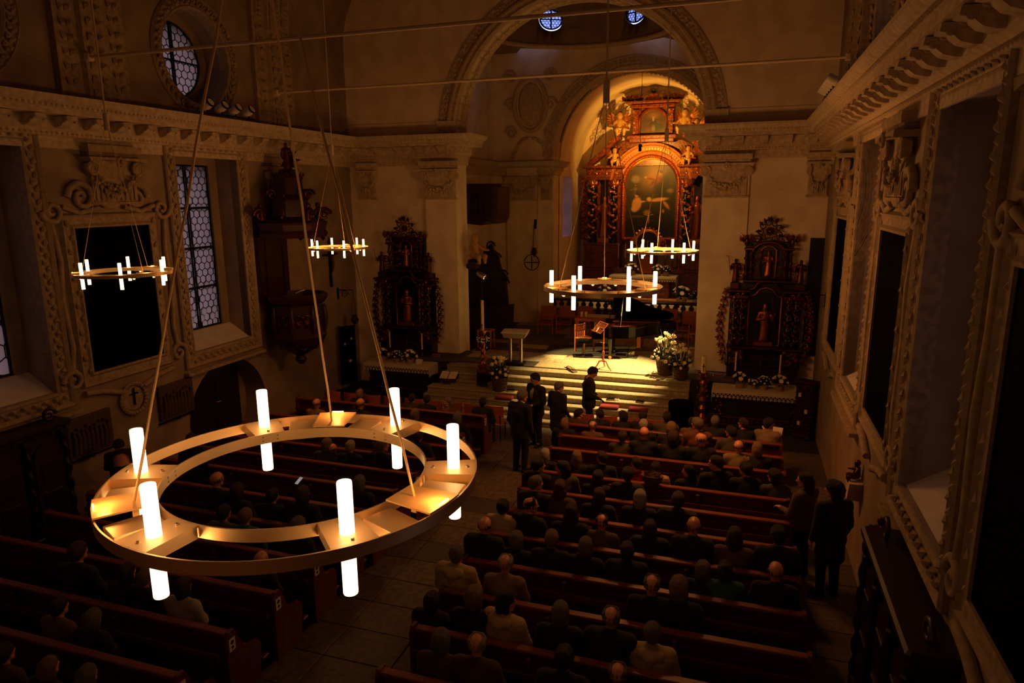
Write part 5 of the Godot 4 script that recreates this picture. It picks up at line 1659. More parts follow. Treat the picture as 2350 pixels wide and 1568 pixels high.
		putto(an, Transform3D(Basis(Vector3.UP, -s * 0.4), Vector3(s * 0.56, 4.6, 0.06)), 0.34)
		var am: MeshInstance3D = P.call("angel", an, m.bronze)
		var wb := MB.new()
		wings(wb, Transform3D(Basis(Vector3.UP, -s * 0.4), Vector3(s * 0.56, 4.6, 0.06)), 0.36)
		part("wings", wb.done(), m.old_gold, am)
	var ni := PackedVector2Array([Vector2(-0.17, 3.82), Vector2(0.17, 3.82)])
	ni.append_array(arc2(0, 4.45, 0.17, 0.17, 0.0, PI, 12))
	P.call("upper_niche", MB.new().prism(ni, 0.04, xf(Vector3(0, 0, -0.12))), m.black_stone)
	var uf := []
	for q in ni:
		uf.append(Vector3(q.x * 1.12, q.y + (0.02 if q.y > 4 else -0.01), 0.0))
	P.call("upper_niche_frame", MB.new().tube(uf, 0.025, 6, true), m.old_gold)
	sm = MB.new()
	robed(sm, Transform3D(Basis.IDENTITY, Vector3(0, 3.84, 0.0)), 0.68, 0)
	P.call("upper_statue", sm, m.old_gold)
	# crowning arch, rays and leaves
	var cr := MB.new()
	var ap := []
	for q in arc2(0, 4.5, 0.38, 0.24, 0.0, PI, 14):
		ap.append(Vector3(q.x, q.y, 0.08))
	cr.tube(ap, 0.05, 7)
	for i in 18:
		var a := TAU * i / 18
		cr.leaf(Vector3(0, 5.02, 0.05), Vector3(cos(a), sin(a), 0.05).normalized(), Vector3.BACK, 0.17, 0.035, 0.1)
		if i % 2:
			cr.curl(Vector3(cos(a) * 0.22, 5.02 + sin(a) * 0.22, 0.03), Vector3(cos(a), sin(a), 0), Vector3(-sin(a), cos(a), 0), 0.09, 1.3, 0.02)
			cr.leaf(Vector3(cos(a) * 0.22, 5.02 + sin(a) * 0.24, 0.04), Vector3(cos(a), sin(a), 0.2).normalized(), Vector3.BACK, 0.16, 0.1)
	for s in [-1, 1]:
		cr.curl(Vector3(s * 0.3, 4.8, 0.04), Vector3(s, 0, 0), Vector3.UP, 0.13, 1.4, 0.03)
		cr.leaf(Vector3(s * 0.1, 5.22, 0.04), Vector3(s * 0.5, 1, 0).normalized(), Vector3.BACK, 0.16, 0.1)
	cr.leaf(Vector3(0, 5.22, 0.04), Vector3.UP, Vector3.BACK, 0.2, 0.12)
	cr.ball(Vector3(0, 5.02, 0.06), Vector3(0.06, 0.06, 0.03), 10)
	P.call("crown_carving", cr, m.bronze)
	# the altar table with its carved antependium
	var tx: float = x - 0.1 if right else x + 0.15
	var tt := thing("side_altar_table", "dark altar table with a carved gilded front before the %s side altar" % side, "altar", Vector3(tx, 0, -18.55), 0.0, "tables of the side altars")
	part("body", MB.new().box(Vector3(0, 0.49, -0.07), Vector3(2.0, 0.94, 0.82)).bevel(Vector3(0, 0.05, 0.0), Vector3(2.1, 0.12, 1.06), 0.02).done(), m.dark_wood, tt)
	part("top", MB.new().bevel(Vector3(0, 0.98, 0.0), Vector3(2.16, 0.06, 1.0), 0.015).done(), m.dark_wood, tt)
	var an2 := MB.new()
	carved(an2, Vector3(-0.98, 0.86, 0.37), Vector3(0.98, 0.86, 0.37), 0.12, 14, 2)
	carved(an2, Vector3(-0.98, 0.2, 0.37), Vector3(0.98, 0.2, 0.37), 0.12, 14, 5)
	for s in [-1, 1]:
		carved(an2, Vector3(s * 0.92, 0.24, 0.38), Vector3(s * 0.92, 0.84, 0.38), 0.14, 5, 7)
	part("carved_border", an2.done(), m.old_gold if right else m.bronze, tt)
	part("panel", MB.new().box(Vector3(0, 0.52, 0.36), Vector3(1.64, 0.5, 0.02)).done(), m.canvas, tt)
	part("panel_frame", MB.new().box(Vector3(0, 0.78, 0.38), Vector3(1.66, 0.03, 0.03)).box(Vector3(0, 0.27, 0.38), Vector3(1.66, 0.03, 0.03)).done(), m.old_gold, tt)
	lace_cloth("altar_cloth", "white cloth with a lace edge on the %s side altar table" % side, Vector3(tx, 1.012, -18.55), 2.2, 1.02, 0.17, 0.3)
	var pr := [Vector2(0, 0), Vector2(0.08, 0), Vector2(0.05, 0.04), Vector2(0.02, 0.1), Vector2(0.035, 0.17), Vector2(0.016, 0.24), Vector2(0.022, 0.33), Vector2(0.045, 0.36)]
	for s in [-1, 1]:
		candle("candlestick", "slim candle in a turned stick on the %s end of the %s side altar" % ["left" if s < 0 else "right", side], Vector3(tx + s * 0.55, 1.02, -18.75), pr, 0.5, 0.022, m.bronze, "candlesticks on the side altars")
	var cx := thing("altar_crucifix", "dark standing crucifix in the middle of the %s side altar table" % side, "crucifix", Vector3(tx + 0.06, 1.02, -18.72))
	part("cross", MB.new().lathe([Vector2(0, 0), Vector2(0.09, 0), Vector2(0.05, 0.05), Vector2(0.02, 0.1), Vector2(0, 0.1)], 10).box(Vector3(0, 0.5, 0), Vector3(0.03, 0.84, 0.025)).box(Vector3(0, 0.72, 0), Vector3(0.34, 0.03, 0.025)).done(), m.dark_wood, cx)
	part("corpus", MB.new().tube([Vector3(0, 0.42, 0.025), Vector3(0.01, 0.56, 0.035), Vector3(0, 0.7, 0.03)], [0.012, 0.025, 0.026], 6).ball(Vector3(0, 0.76, 0.035), Vector3.ONE * 0.026, 6).tube([Vector3(-0.15, 0.73, 0.02), Vector3(0, 0.69, 0.03), Vector3(0.15, 0.73, 0.02)], 0.01, 5).done(), m.bronze, cx)
	var fl := [[-0.42, 0.22, 8, 0.065, "large cream mums at the left end"], [-0.08, 0.14, 12, 0.03, "small white pot just left of the middle"], [0.16, 0.2, 26, 0.026, "daisy-like pot in the middle"], [0.55, 0.22, 8, 0.065, "large cream mums right of the middle"]] if right else [[-0.62, 0.22, 7, 0.07, "large cream mums at the left end"], [-0.12, 0.2, 22, 0.028, "daisy-like pot left of the middle"], [0.1, 0.12, 12, 0.028, "smallest white pot in the middle"], [0.32, 0.22, 9, 0.065, "large cream mums right of the middle"]]
	for f in fl:
		mound_flower("flower_pot", "potted flowers on the %s side altar: %s" % [side, f[4]], Vector3(tx + f[0], 1.02, -18.36), f[1], f[1] * 1.6, f[2], m.petal if f[3] > 0.04 else m.petal_white, "flower pots on the side altars", f[3])
	var sg := thing("altar_sign", "small wooden sign with dark writing, %s corner of the %s side altar" % ["left" if right else "right", side], "sign", Vector3(tx - 0.98 if right else tx + 0.92, 1.05, -18.95), 0.25 if right else -0.2)
	part("board", MB.new().bevel(Vector3(0, 0.1, 0), Vector3(0.28, 0.13, 0.03), 0.006, Basis(Vector3.RIGHT, -0.4)).done(), m.chair, sg)
	var tb := MB.new()
	for r in 2:
		for i in 9:
			tb.box(Vector3(-0.1 + 0.024 * i + 0.01 * r, 0.122 - 0.045 * r, 0.0) + Vector3(0, 0, 0.014 + 0.012 * r), Vector3(0.012 + 0.006 * (i % 3), 0.02, 0.003), Basis(Vector3.RIGHT, -0.4))
	part("lettering", tb.done(), m.ink, sg)
	part("stand", MB.new().box(Vector3(0, 0.02, 0), Vector3(0.3, 0.05, 0.12)).done(), m.dark_wood, sg)

func black_painting(called: String, label: String, at: Vector3, side: int) -> void:
	var t := thing(called, label, "painting", at, PI / 2 if side < 0 else -PI / 2, "dark paintings on the side walls")
	part("canvas", MB.new().box(Vector3(0, 0, 0.02), Vector3(1.72, 2.76, 0.04)).done(), m.old_painting, t)
	var fr := MB.new()
	var o := [Vector3(-1, -1, 0), Vector3(1, -1, 0), Vector3(1, 1, 0), Vector3(-1, 1, 0)]
	fr.sweep(PackedVector2Array([Vector2(0, 0.02), Vector2(0, 0.07), Vector2(0.04, 0.08), Vector2(0.08, 0.04), Vector2(0.2, 0.04), Vector2(0.24, 0.08), Vector2(0.28, 0.0)]), [Vector3(-0.86, -1.38, 0), Vector3(0.86, -1.38, 0), Vector3(0.86, 1.38, 0), Vector3(-0.86, 1.38, 0)], o, [Vector3.BACK, Vector3.BACK, Vector3.BACK, Vector3.BACK], true)
	part("stucco_frame", fr.done(), m.shaded_stucco, t)
	var sc := MB.new()
	for s in [-1, 1]:
		sc.curl(Vector3(s * 0.62, 1.95, 0.05), Vector3(s, 0, 0), Vector3.UP, 0.3, 1.5, 0.07)
		sc.curl(Vector3(s * 1.25, 1.7, 0.05), Vector3(s, 0, 0), Vector3.DOWN, 0.22, 1.4, 0.06)
		sc.tube([Vector3(s * 1.3, 1.5, 0.03), Vector3(s * 1.22, 0.8, 0.05), Vector3(s * 1.3, 0.1, 0.05), Vector3(s * 1.22, -0.8, 0.05), Vector3(s * 1.3, -1.3, 0.04)], 0.05, 6)
		sc.curl(Vector3(s * 1.3, -1.45, 0.05), Vector3(s, 0, 0), Vector3.UP, 0.22, 1.4, 0.06)
		sc.tube([Vector3(s * 0.3, 1.75, 0.05), Vector3(s * 0.7, 1.66, 0.05), Vector3(s * 1.05, 1.78, 0.05)], 0.05, 6)
		sc.tube([Vector3(s * 0.25, -1.95, 0.05), Vector3(s * 0.7, -1.8, 0.05), Vector3(s * 1.1, -1.75, 0.05)], 0.06, 6)
		for i in 12:
			sc.leaf(Vector3(s * (0.96), lerpf(-1.4, 1.4, i / 11.0), 0.05), Vector3(s * 0.5 * (1 if i % 2 else -1), 1, 0).normalized(), Vector3.BACK, 0.16, 0.1)
	sc.ball(Vector3(0, 1.85, 0.04), Vector3(0.25, 0.14, 0.08), 10)
	part("scroll_work", sc.done(), m.shaded_stucco, t)

func build_nave_walls() -> void:
	black_painting("painting", "blackened oil painting in a scrolled stucco frame on the left wall", Vector3(WALL_L, 4.07, -10.62), -1)
	black_painting("painting", "blackened painting in a stucco frame in the middle of the right wall", Vector3(WALL_R, 4.07, -10.7), 1)
	black_painting("painting", "narrow looking black painting at the far end of the right wall", Vector3(WALL_R, 4.07, -16.1), 1)
	black_painting("painting", "blackened painting nearest the gallery on the right wall", Vector3(WALL_R, 4.07, -5.2), 1)
	# relief plaques, medallion
	for q in [[-9.5, 1.53, "left of the round wreath"], [-11.7, 1.6, "right of the round wreath"]]:
		var t := thing("relief_plaque", "square carved relief plaque under the black painting, " + q[2], "relief", Vector3(WALL_L, q[1], q[0]), PI / 2, "relief plaques on the left wall")
		part("slab", MB.new().bevel(Vector3(0, 0, 0.04), Vector3(0.98, 0.78, 0.08), 0.015).done(), m.relief_stone, t)
		var f := MB.new()
		var r2 := RandomNumberGenerator.new()
		r2.seed = 9
		for i in 9:
			var x := -0.38 + 0.095 * i
			f.tube([Vector3(x, -0.3, 0.08), Vector3(x + r2.randf_range(-0.02, 0.02), 0.0, 0.1), Vector3(x, 0.12, 0.09)], [0.05, 0.045, 0.03], 6)
			f.ball(Vector3(x, 0.18 + r2.randf_range(-0.05, 0.05), 0.1), Vector3.ONE * 0.035, 6)
		part("figures", f.done(), m.relief_stone, t)
		part("bracket", MB.new().box(Vector3(0, -0.44, 0.03), Vector3(1.06, 0.025, 0.05)).curl(Vector3(0, -0.44, 0.07), Vector3.RIGHT, Vector3.UP, 0.06, 1.2, 0.012).done(), m.iron, t)
	var w := thing("wreath_medallion", "round stucco wreath with a small dark cross below the black painting", "medallion", Vector3(WALL_L, 1.93, -10.6), PI / 2)
	var ring := MB.new()
	for i in 24:
		var a := TAU * i / 24
		ring.leaf(Vector3(cos(a) * 0.3, sin(a) * 0.3, 0.02), Vector3(-sin(a), cos(a), 0.1), Vector3.BACK, 0.16, 0.1, 0.5)
	part("wreath", ring.done(), m.shaded_stucco, w)
	part("disc", MB.new().lathe([Vector2(0, 0), Vector2(0.27, 0), Vector2(0.25, 0.03), Vector2(0, 0.03)], 24, Transform3D(Basis(Vector3.RIGHT, PI / 2), Vector3.ZERO)).done(), m.shaded_stucco, w)
	part("cross", MB.new().box(Vector3(0, 0.04, 0.06), Vector3(0.03, 0.36, 0.02)).box(Vector3(0, 0.1, 0.06), Vector3(0.2, 0.03, 0.02)).done(), m.iron, w)
	# pulpit
	var pc := Vector3(-11.05, 0, -15.3)
	var p := thing("pulpit", "dark red carved wooden pulpit with a tall sounding board on the left wall", "pulpit", pc)
	var oct := func(prof: Array, n := 8) -> MB:
		return MB.new().lathe(prof, n, Transform3D(Basis(Vector3.UP, 0.39), Vector3.ZERO), 0.0, TAU, false)
	part("basket", oct.call([Vector2(0.08, 1.62), Vector2(0.16, 1.75), Vector2(0.1, 1.85), Vector2(0.35, 2.0), Vector2(0.62, 2.2), Vector2(0.68, 2.35), Vector2(0.72, 2.4), Vector2(0.72, 2.5), Vector2(0.66, 2.55), Vector2(0.66, 3.25), Vector2(0.74, 3.32), Vector2(0.8, 3.42), Vector2(0.82, 3.5), Vector2(0.7, 3.52), Vector2(0.7, 3.3)]).done(), m.red_wood, p)
	var pcv := MB.new()
	var pst: MB
	for i in 8:
		var a := 0.39 + TAU * (i + 0.5) / 8
		var o := Vector3(cos(a), 0, -sin(a))
		var u := Vector3(-o.z, 0, o.x)
		for s in [-1, 1]:
			pcv.curl(o * 0.63 + u * s * 0.1 + Vector3(0, 2.9, 0), u * s, Vector3.UP, 0.12, 1.5, 0.025)
			pcv.leaf(o * 0.63 + u * s * 0.06 + Vector3(0, 2.68, 0), (Vector3.UP + u * s * 0.6).normalized(), o, 0.22, 0.12)
		pcv.ball(o * 0.63 + Vector3(0, 2.95, 0), Vector3.ONE * 0.06, 6)
		pcv.curl(o * 0.5 + Vector3(0, 2.15, 0), u, Vector3.UP, 0.13, 1.5, 0.03)
		var e := Vector3(cos(a + TAU / 16), 0, -sin(a + TAU / 16)) * 0.68
		pst = MB.new()
		pst.tube([e + Vector3(0, 2.55, 0), e * 1.04 + Vector3(0, 2.8, 0), e * 1.03 + Vector3(0, 3.05, 0), e + Vector3(0, 3.2, 0)], [0.05, 0.07, 0.06, 0.04], 7)
		pst.ball(e * 1.03 + Vector3(0, 3.18, 0), Vector3.ONE * 0.055, 6)
		part("corner_figure", pst.done(), m.red_wood, p)
	part("panel_carving", pcv.done(), m.bronze, p)
	part("back_panel", MB.new().box(Vector3(-0.62, 4.2, 0.05), Vector3(0.12, 1.6, 1.15)).box(Vector3(-0.54, 4.2, -0.3), Vector3(0.06, 1.5, 0.06)).box(Vector3(-0.54, 4.2, 0.4), Vector3(0.06, 1.5, 0.06)).box(Vector3(-0.54, 3.75, 0.05), Vector3(0.05, 0.05, 0.7)).done(), m.red_wood, p)
	part("sounding_board", oct.call([Vector2(0, 4.98), Vector2(0.86, 4.98), Vector2(0.92, 5.08), Vector2(0.86, 5.16), Vector2(0.9, 5.3), Vector2(0.93, 5.36), Vector2(0.8, 5.42), Vector2(0.5, 5.5), Vector2(0.46, 5.9), Vector2(0.5, 5.95), Vector2(0.38, 6.05), Vector2(0.34, 6.4), Vector2(0.38, 6.46), Vector2(0.26, 6.56), Vector2(0.2, 6.66), Vector2(0, 6.7)]).done(), m.red_wood, p)
	var bc := MB.new()
	for i in 8:
		var a := 0.39 + TAU * i / 8
		var o := Vector3(cos(a), 0, -sin(a))
		bc.curl(o * 0.85 + Vector3(0, 5.55, 0), o, Vector3.UP, 0.17, 1.5, 0.05)
		bc.curl(o * 0.5 + Vector3(0, 6.05, 0), o, Vector3.UP, 0.14, 1.4, 0.04)
		bc.leaf(o * 0.9 + Vector3(0, 4.98, 0), Vector3.DOWN, o, 0.16, 0.2)
		if i % 2: bc.tube([o * 0.8 + Vector3(0, 5.42, 0), o * 0.82 + Vector3(0, 5.7, 0)], [0.1, 0.06], 7).ball(o * 0.82 + Vector3(0, 5.78, 0), Vector3.ONE * 0.075, 7)
	for i in 14:
		bc.leaf(Vector3(cos(i * 1.0) * 0.34, 6.46, sin(i * 1.0) * 0.34), Vector3(cos(i) * 0.3, 1, sin(i) * 0.3).normalized(), Vector3(cos(i), 0, sin(i)), 0.16, 0.12)
	part("board_carving", bc.done(), m.bronze, p)
	var tf := MB.new()
	robed(tf, Transform3D(Basis(Vector3.UP, 0.9), Vector3(0, 6.66, 0)), 0.66, 1)
	for i in 9:
		tf.leaf(Vector3(0, 6.9, -0.1), Vector3(cos(i * 0.7) * 0.8, sin(i * 0.7), -0.2).normalized(), Vector3.BACK, 0.34, 0.12)
	part("crowning_figure", tf.done(), m.bronze, p)
	part("open_book", MB.new().box(Vector3(0.2, 3.58, 0.1), Vector3(0.2, 0.02, 0.16), Basis(Vector3.BACK, 0.4)).done(), m.paper, p)
	# crucifix, lamp bracket, banner on the left wall
	var cf := thing("wall_crucifix", "black wall crucifix between the pulpit and the left side altar", "crucifix", Vector3(WALL_L, 3.3, -18.1), PI / 2)
	part("cross", MB.new().box(Vector3(0, 0.7, 0.06), Vector3(0.07, 1.4, 0.05)).box(Vector3(0, 0.98, 0.06), Vector3(0.75, 0.06, 0.05)).done(), m.iron, cf)
	part("corpus", MB.new().tube([Vector3(0, 0.45, 0.11), Vector3(0.03, 0.65, 0.14), Vector3(0, 0.92, 0.12)], [0.03, 0.05, 0.06], 8).ball(Vector3(-0.02, 1.05, 0.14), Vector3.ONE * 0.06, 8).tube([Vector3(-0.32, 1.0, 0.1), Vector3(0, 0.92, 0.12), Vector3(0.32, 1.0, 0.1)], 0.025, 6).done(), m.bronze, cf)
	lamp_on_bracket("hanging_lamp", "hanging sanctuary lamp on a scrolled bracket under the wall crucifix", Vector3(WALL_L, 3.15, -18.5), PI / 2, 0.55, 0.95)
	lamp_on_bracket("wall_bracket", "scrolled iron bracket on the right wall beside the right altar", Vector3(WALL_R, 3.55, -18.2), -PI / 2, 0.55, 0.0)
	lamp_on_bracket("hanging_lamp", "dark hanging lamp on the choir wall left of the apse", Vector3(-7.6, 5.0, -25.8), 0.0, 0.18, 1.2)
	var bn := thing("banner", "dark standing banner with star and moon shapes beside the left altar", "banner", Vector3(-11.5, 0, -18.35), 0.9)
	part("cloth", MB.new().box(Vector3(0, 1.15, 0), Vector3(0.5, 1.8, 0.02)).done(), m.black_cloth, bn)
	part("pole", MB.new().cyl(Vector3(-0.26, 0, 0), Vector3(-0.26, 2.1, 0), 0.012, 6).cyl(Vector3(-0.28, 2.06, 0), Vector3(0.26, 2.06, 0), 0.01, 6).box(Vector3(-0.2, 0.02, 0), Vector3(0.4, 0.04, 0.3)).done(), m.iron, bn)
	var sb := MB.new()
	for q in [[0.05, 0.95, 0.07], [-0.1, 1.5, 0.05], [0.12, 1.65, 0.05]]:
		var star := PackedVector2Array()
		for i in 10:
			var a := TAU * i / 10 + PI / 2
			star.append(Vector2(q[0], q[1]) + Vector2(cos(a), sin(a)) * q[2] * (1.0 if i % 2 == 0 else 0.45))
		sb.prism(star, 0.006, xf(Vector3(0, 0, 0.013)))
	part("star", sb.done(), m.white_paint, bn)
	# confessionals
	for s in [-1, 1]:
		var c := thing("confessional", "dark carved wooden confessional against the %s wall" % ("left" if s < 0 else "right"), "confessional", Vector3(WALL_L if s < 0 else WALL_R, 0, -7.6 if s < 0 else -7.3), PI / 2 if s < 0 else -PI / 2, "confessionals on the side walls")
		part("body", MB.new().box(Vector3(0, 1.0, 0.17), Vector3(2.3, 2.0, 0.34)).bevel(Vector3(0, 2.05, 0.23), Vector3(2.5, 0.12, 0.46), 0.03).bevel(Vector3(0, 0.06, 0.22), Vector3(2.44, 0.12, 0.44), 0.02).done(), m.dark_wood, c)
		for x in [-0.78, 0.0, 0.78]:
			var dp := PackedVector2Array([Vector2(x - 0.28, 0.16), Vector2(x + 0.28, 0.16)])
			dp.append_array(arc2(x, 1.5, 0.28, 0.28, 0.0, PI, 10))
			var dm := part("arched_door", MB.new().prism(dp, 0.06, xf(Vector3(0, 0, 0.36))).done(), m.red_wood, c)
			part("panel", MB.new().bevel(Vector3(x, 0.6, 0.40), Vector3(0.36, 0.6, 0.03), 0.01).bevel(Vector3(x, 1.25, 0.40), Vector3(0.36, 0.4, 0.03), 0.01).done(), m.dark_wood, dm)
		for x in [-1.1, -0.4, 0.4, 1.1]:
			var cb := MB.new()
			barley(cb, Vector3(x, 0.2, 0.40), 1.6, 0.05, 5.0)
			cb.box(Vector3(x, 1.88, 0.38), Vector3(0.14, 0.1, 0.12))
			part("column", cb.done(), m.dark_wood, c)
		var cv := MB.new()
		carved(cv, Vector3(-1.0, 1.95, 0.38), Vector3(1.0, 1.95, 0.38), 0.12, 12, 4)
		for x in [-1.0, 1.0]:
			cv.curl(Vector3(x, 2.2, 0.24), Vector3(signf(x), 0, 0), Vector3.UP, 0.14, 1.4, 0.035)
		part("carving", cv.done(), m.red_wood, c)
	# wall consoles with carved heads under the right wall ledge
	for q in [[-11.4, "in the middle"], [-9.35, "above the confessional"]]:
		var t := thing("wall_console", "carved wooden bust console on the right wall, " + q[1], "sculpture", Vector3(WALL_R, 1.55, q[0]), -PI / 2, "busts on the right wall")
		part("console", MB.new().prism(PackedVector2Array([Vector2(-0.2, 0), Vector2(0.2, 0), Vector2(0.12, -0.16), Vector2(0.05, -0.34), Vector2(-0.05, -0.34), Vector2(-0.12, -0.16)]), 0.2, xf(Vector3(0, 0, 0.1))).done(), m.stucco, t)
		var hb := MB.new()
		putto(hb, xf(Vector3(0, -0.02, 0.08)), 0.36)
		part("bust", hb.done(), m.bronze, t)
	var dr := MB.new()
	dr.box(Vector3(0, 1.5, 0.06), Vector3(0.34, 3.1, 0.1)).box(Vector3(0, 2.12, 0.08), Vector3(0.36, 0.02, 0.1)).box(Vector3(0, 0.95, 0.08), Vector3(0.36, 0.02, 0.1))
	var lb := part("slate_panel", dr.done(), m.black_stone, null, Transform3D(Basis.IDENTITY, Vector3(1.83, 1.8, WALL_C)))
	tag(lb, "tall narrow dark slate panel on the wall right of the right altar", "panel")
	var vs := thing("votive_stand", "tall dark red carved stand with small framed pictures beside the right altar", "shrine", Vector3(1.72, 0, -17.9), -0.5)
	part("body", MB.new().bevel(Vector3(0, 0.7, 0), Vector3(0.42, 1.4, 0.3), 0.02).bevel(Vector3(0, 1.42, 0), Vector3(0.5, 0.08, 0.36), 0.02).bevel(Vector3(0, 0.05, 0), Vector3(0.5, 0.1, 0.38), 0.02).done(), m.red_wood, vs)
	var vc := MB.new()
	carved(vc, Vector3(-0.1, 0.2, 0.17), Vector3(-0.1, 1.35, 0.17), 0.16, 8, 3)
	carved(vc, Vector3(0.12, 0.2, 0.17), Vector3(0.12, 1.35, 0.17), 0.16, 8, 6)
	part("carving", vc.done(), m.bronze, vs)
	for q in [[-0.08, 1.12], [0.1, 0.72], [-0.06, 0.4]]:
		part("picture", MB.new().box(Vector3(q[0], q[1], 0.2), Vector3(0.07, 0.1, 0.015)).done(), m.paper, vs)

func lamp_on_bracket(called: String, label: String, at: Vector3, turn: float, l: float, drop: float) -> void:
	var t := thing(called, label, "lamp" if drop > 0.0 else "bracket", at, turn)
	var b := MB.new()
	b.tube([Vector3(0, 0, 0.01), Vector3(0, 0.02, l)], 0.014, 6).tube([Vector3(0, -0.3, 0.02), Vector3(0, 0.05, 0.02)], 0.014, 6)
	b.curl(Vector3(0, -0.12, l * 0.45), Vector3(0, 0, 1), Vector3.UP, minf(0.13, l * 0.4), 1.6, 0.012)
	b.box(Vector3(0, -0.1, 0.008), Vector3(0.1, 0.34, 0.016))
	part("bracket", b.done(), m.iron, t)
	if drop > 0.0:
		var c := MB.new()
		for i in 3:
			var a := TAU * i / 3
			c.tube([Vector3(0, 0.0, l), Vector3(cos(a) * 0.1, -drop + 0.1, l + sin(a) * 0.1)], 0.006, 5)
		part("chain", c.done(), m.iron, t)
		part("lamp_bowl", MB.new().lathe([Vector2(0, -drop - 0.16), Vector2(0.03, -drop - 0.13), Vector2(0.03, -drop - 0.1), Vector2(0.11, -drop - 0.02), Vector2(0.13, -drop + 0.05), Vector2(0.1, -drop + 0.1), Vector2(0.06, -drop + 0.08), Vector2(0.07, -drop + 0.2), Vector2(0, -drop + 0.22)], 14, xf(Vector3(0, 0, l))).done(), m.bronze, t)

# ---------------------------------------------------------------- furniture of the stage
func choir_chair(label: String, at: Vector3, turn: float) -> void:
	var t := thing("armchair", label, "chair", at, turn, "wooden armchairs of the choir")
	for s in [-1, 1]:
		part("leg", MB.new().bevel(Vector3(s * 0.27, 0.33, 0.24), Vector3(0.045, 0.66, 0.05), 0.008).done(), m.chair, t)
		part("leg", MB.new().bevel(Vector3(s * 0.27, 0.46, -0.24), Vector3(0.045, 0.92, 0.05), 0.008).done(), m.chair, t)
		part("armrest", MB.new().bevel(Vector3(s * 0.27, 0.66, 0.0), Vector3(0.055, 0.03, 0.52), 0.01).done(), m.chair, t)
	part("seat", MB.new().bevel(Vector3(0, 0.44, 0.02), Vector3(0.52, 0.06, 0.48), 0.02).done(), m.pew_seat, t)
	part("apron", MB.new().box(Vector3(0, 0.38, 0.24), Vector3(0.5, 0.05, 0.03)).done(), m.chair, t)
	part("backrest", MB.new().prism(PackedVector2Array([Vector2(-0.26, 0.5), Vector2(0.26, 0.5), Vector2(0.28, 0.96), Vector2(0, 0.98), Vector2(-0.28, 0.96)]), 0.03, xf(Vector3(0, 0, -0.25))).done(), m.chair, t)

func curved_chair(label: String, at: Vector3, turn := 0.0) -> void:
	var t := thing("chair", label, "chair", at, turn, "curved plywood chairs before the pews")
	var at2 := []
	var outs := []
	var ups := []
	for i in 9:
		var a := lerpf(-0.9, 0.9, i / 8.0)
		at2.append(Vector3(sin(a) * 0.3, 0.02 * cos(a * 1.7), cos(a) * 0.3 - 0.12)); outs.append(Vector3(sin(a), 0, cos(a))); ups.append(Vector3.UP)
	part("backrest", MB.new().sweep(PackedVector2Array([Vector2(0, 0.62), Vector2(0.018, 0.62), Vector2(0.018, 0.9), Vector2(0, 0.9), Vector2(0, 0.62)]), at2, outs, ups, false, true).done(), m.chair, t)
	part("seat", MB.new().bevel(Vector3(0, 0.45, -0.02), Vector3(0.44, 0.03, 0.42), 0.012).done(), m.chair, t)
	for s in [-1, 1]:
		for z in [-0.2, 0.17]:
			part("leg", MB.new().cyl(Vector3(s * 0.19, 0, z), Vector3(s * 0.19, 0.44 if z < 0 else 0.68, z), 0.013, 8).done(), m.iron, t)

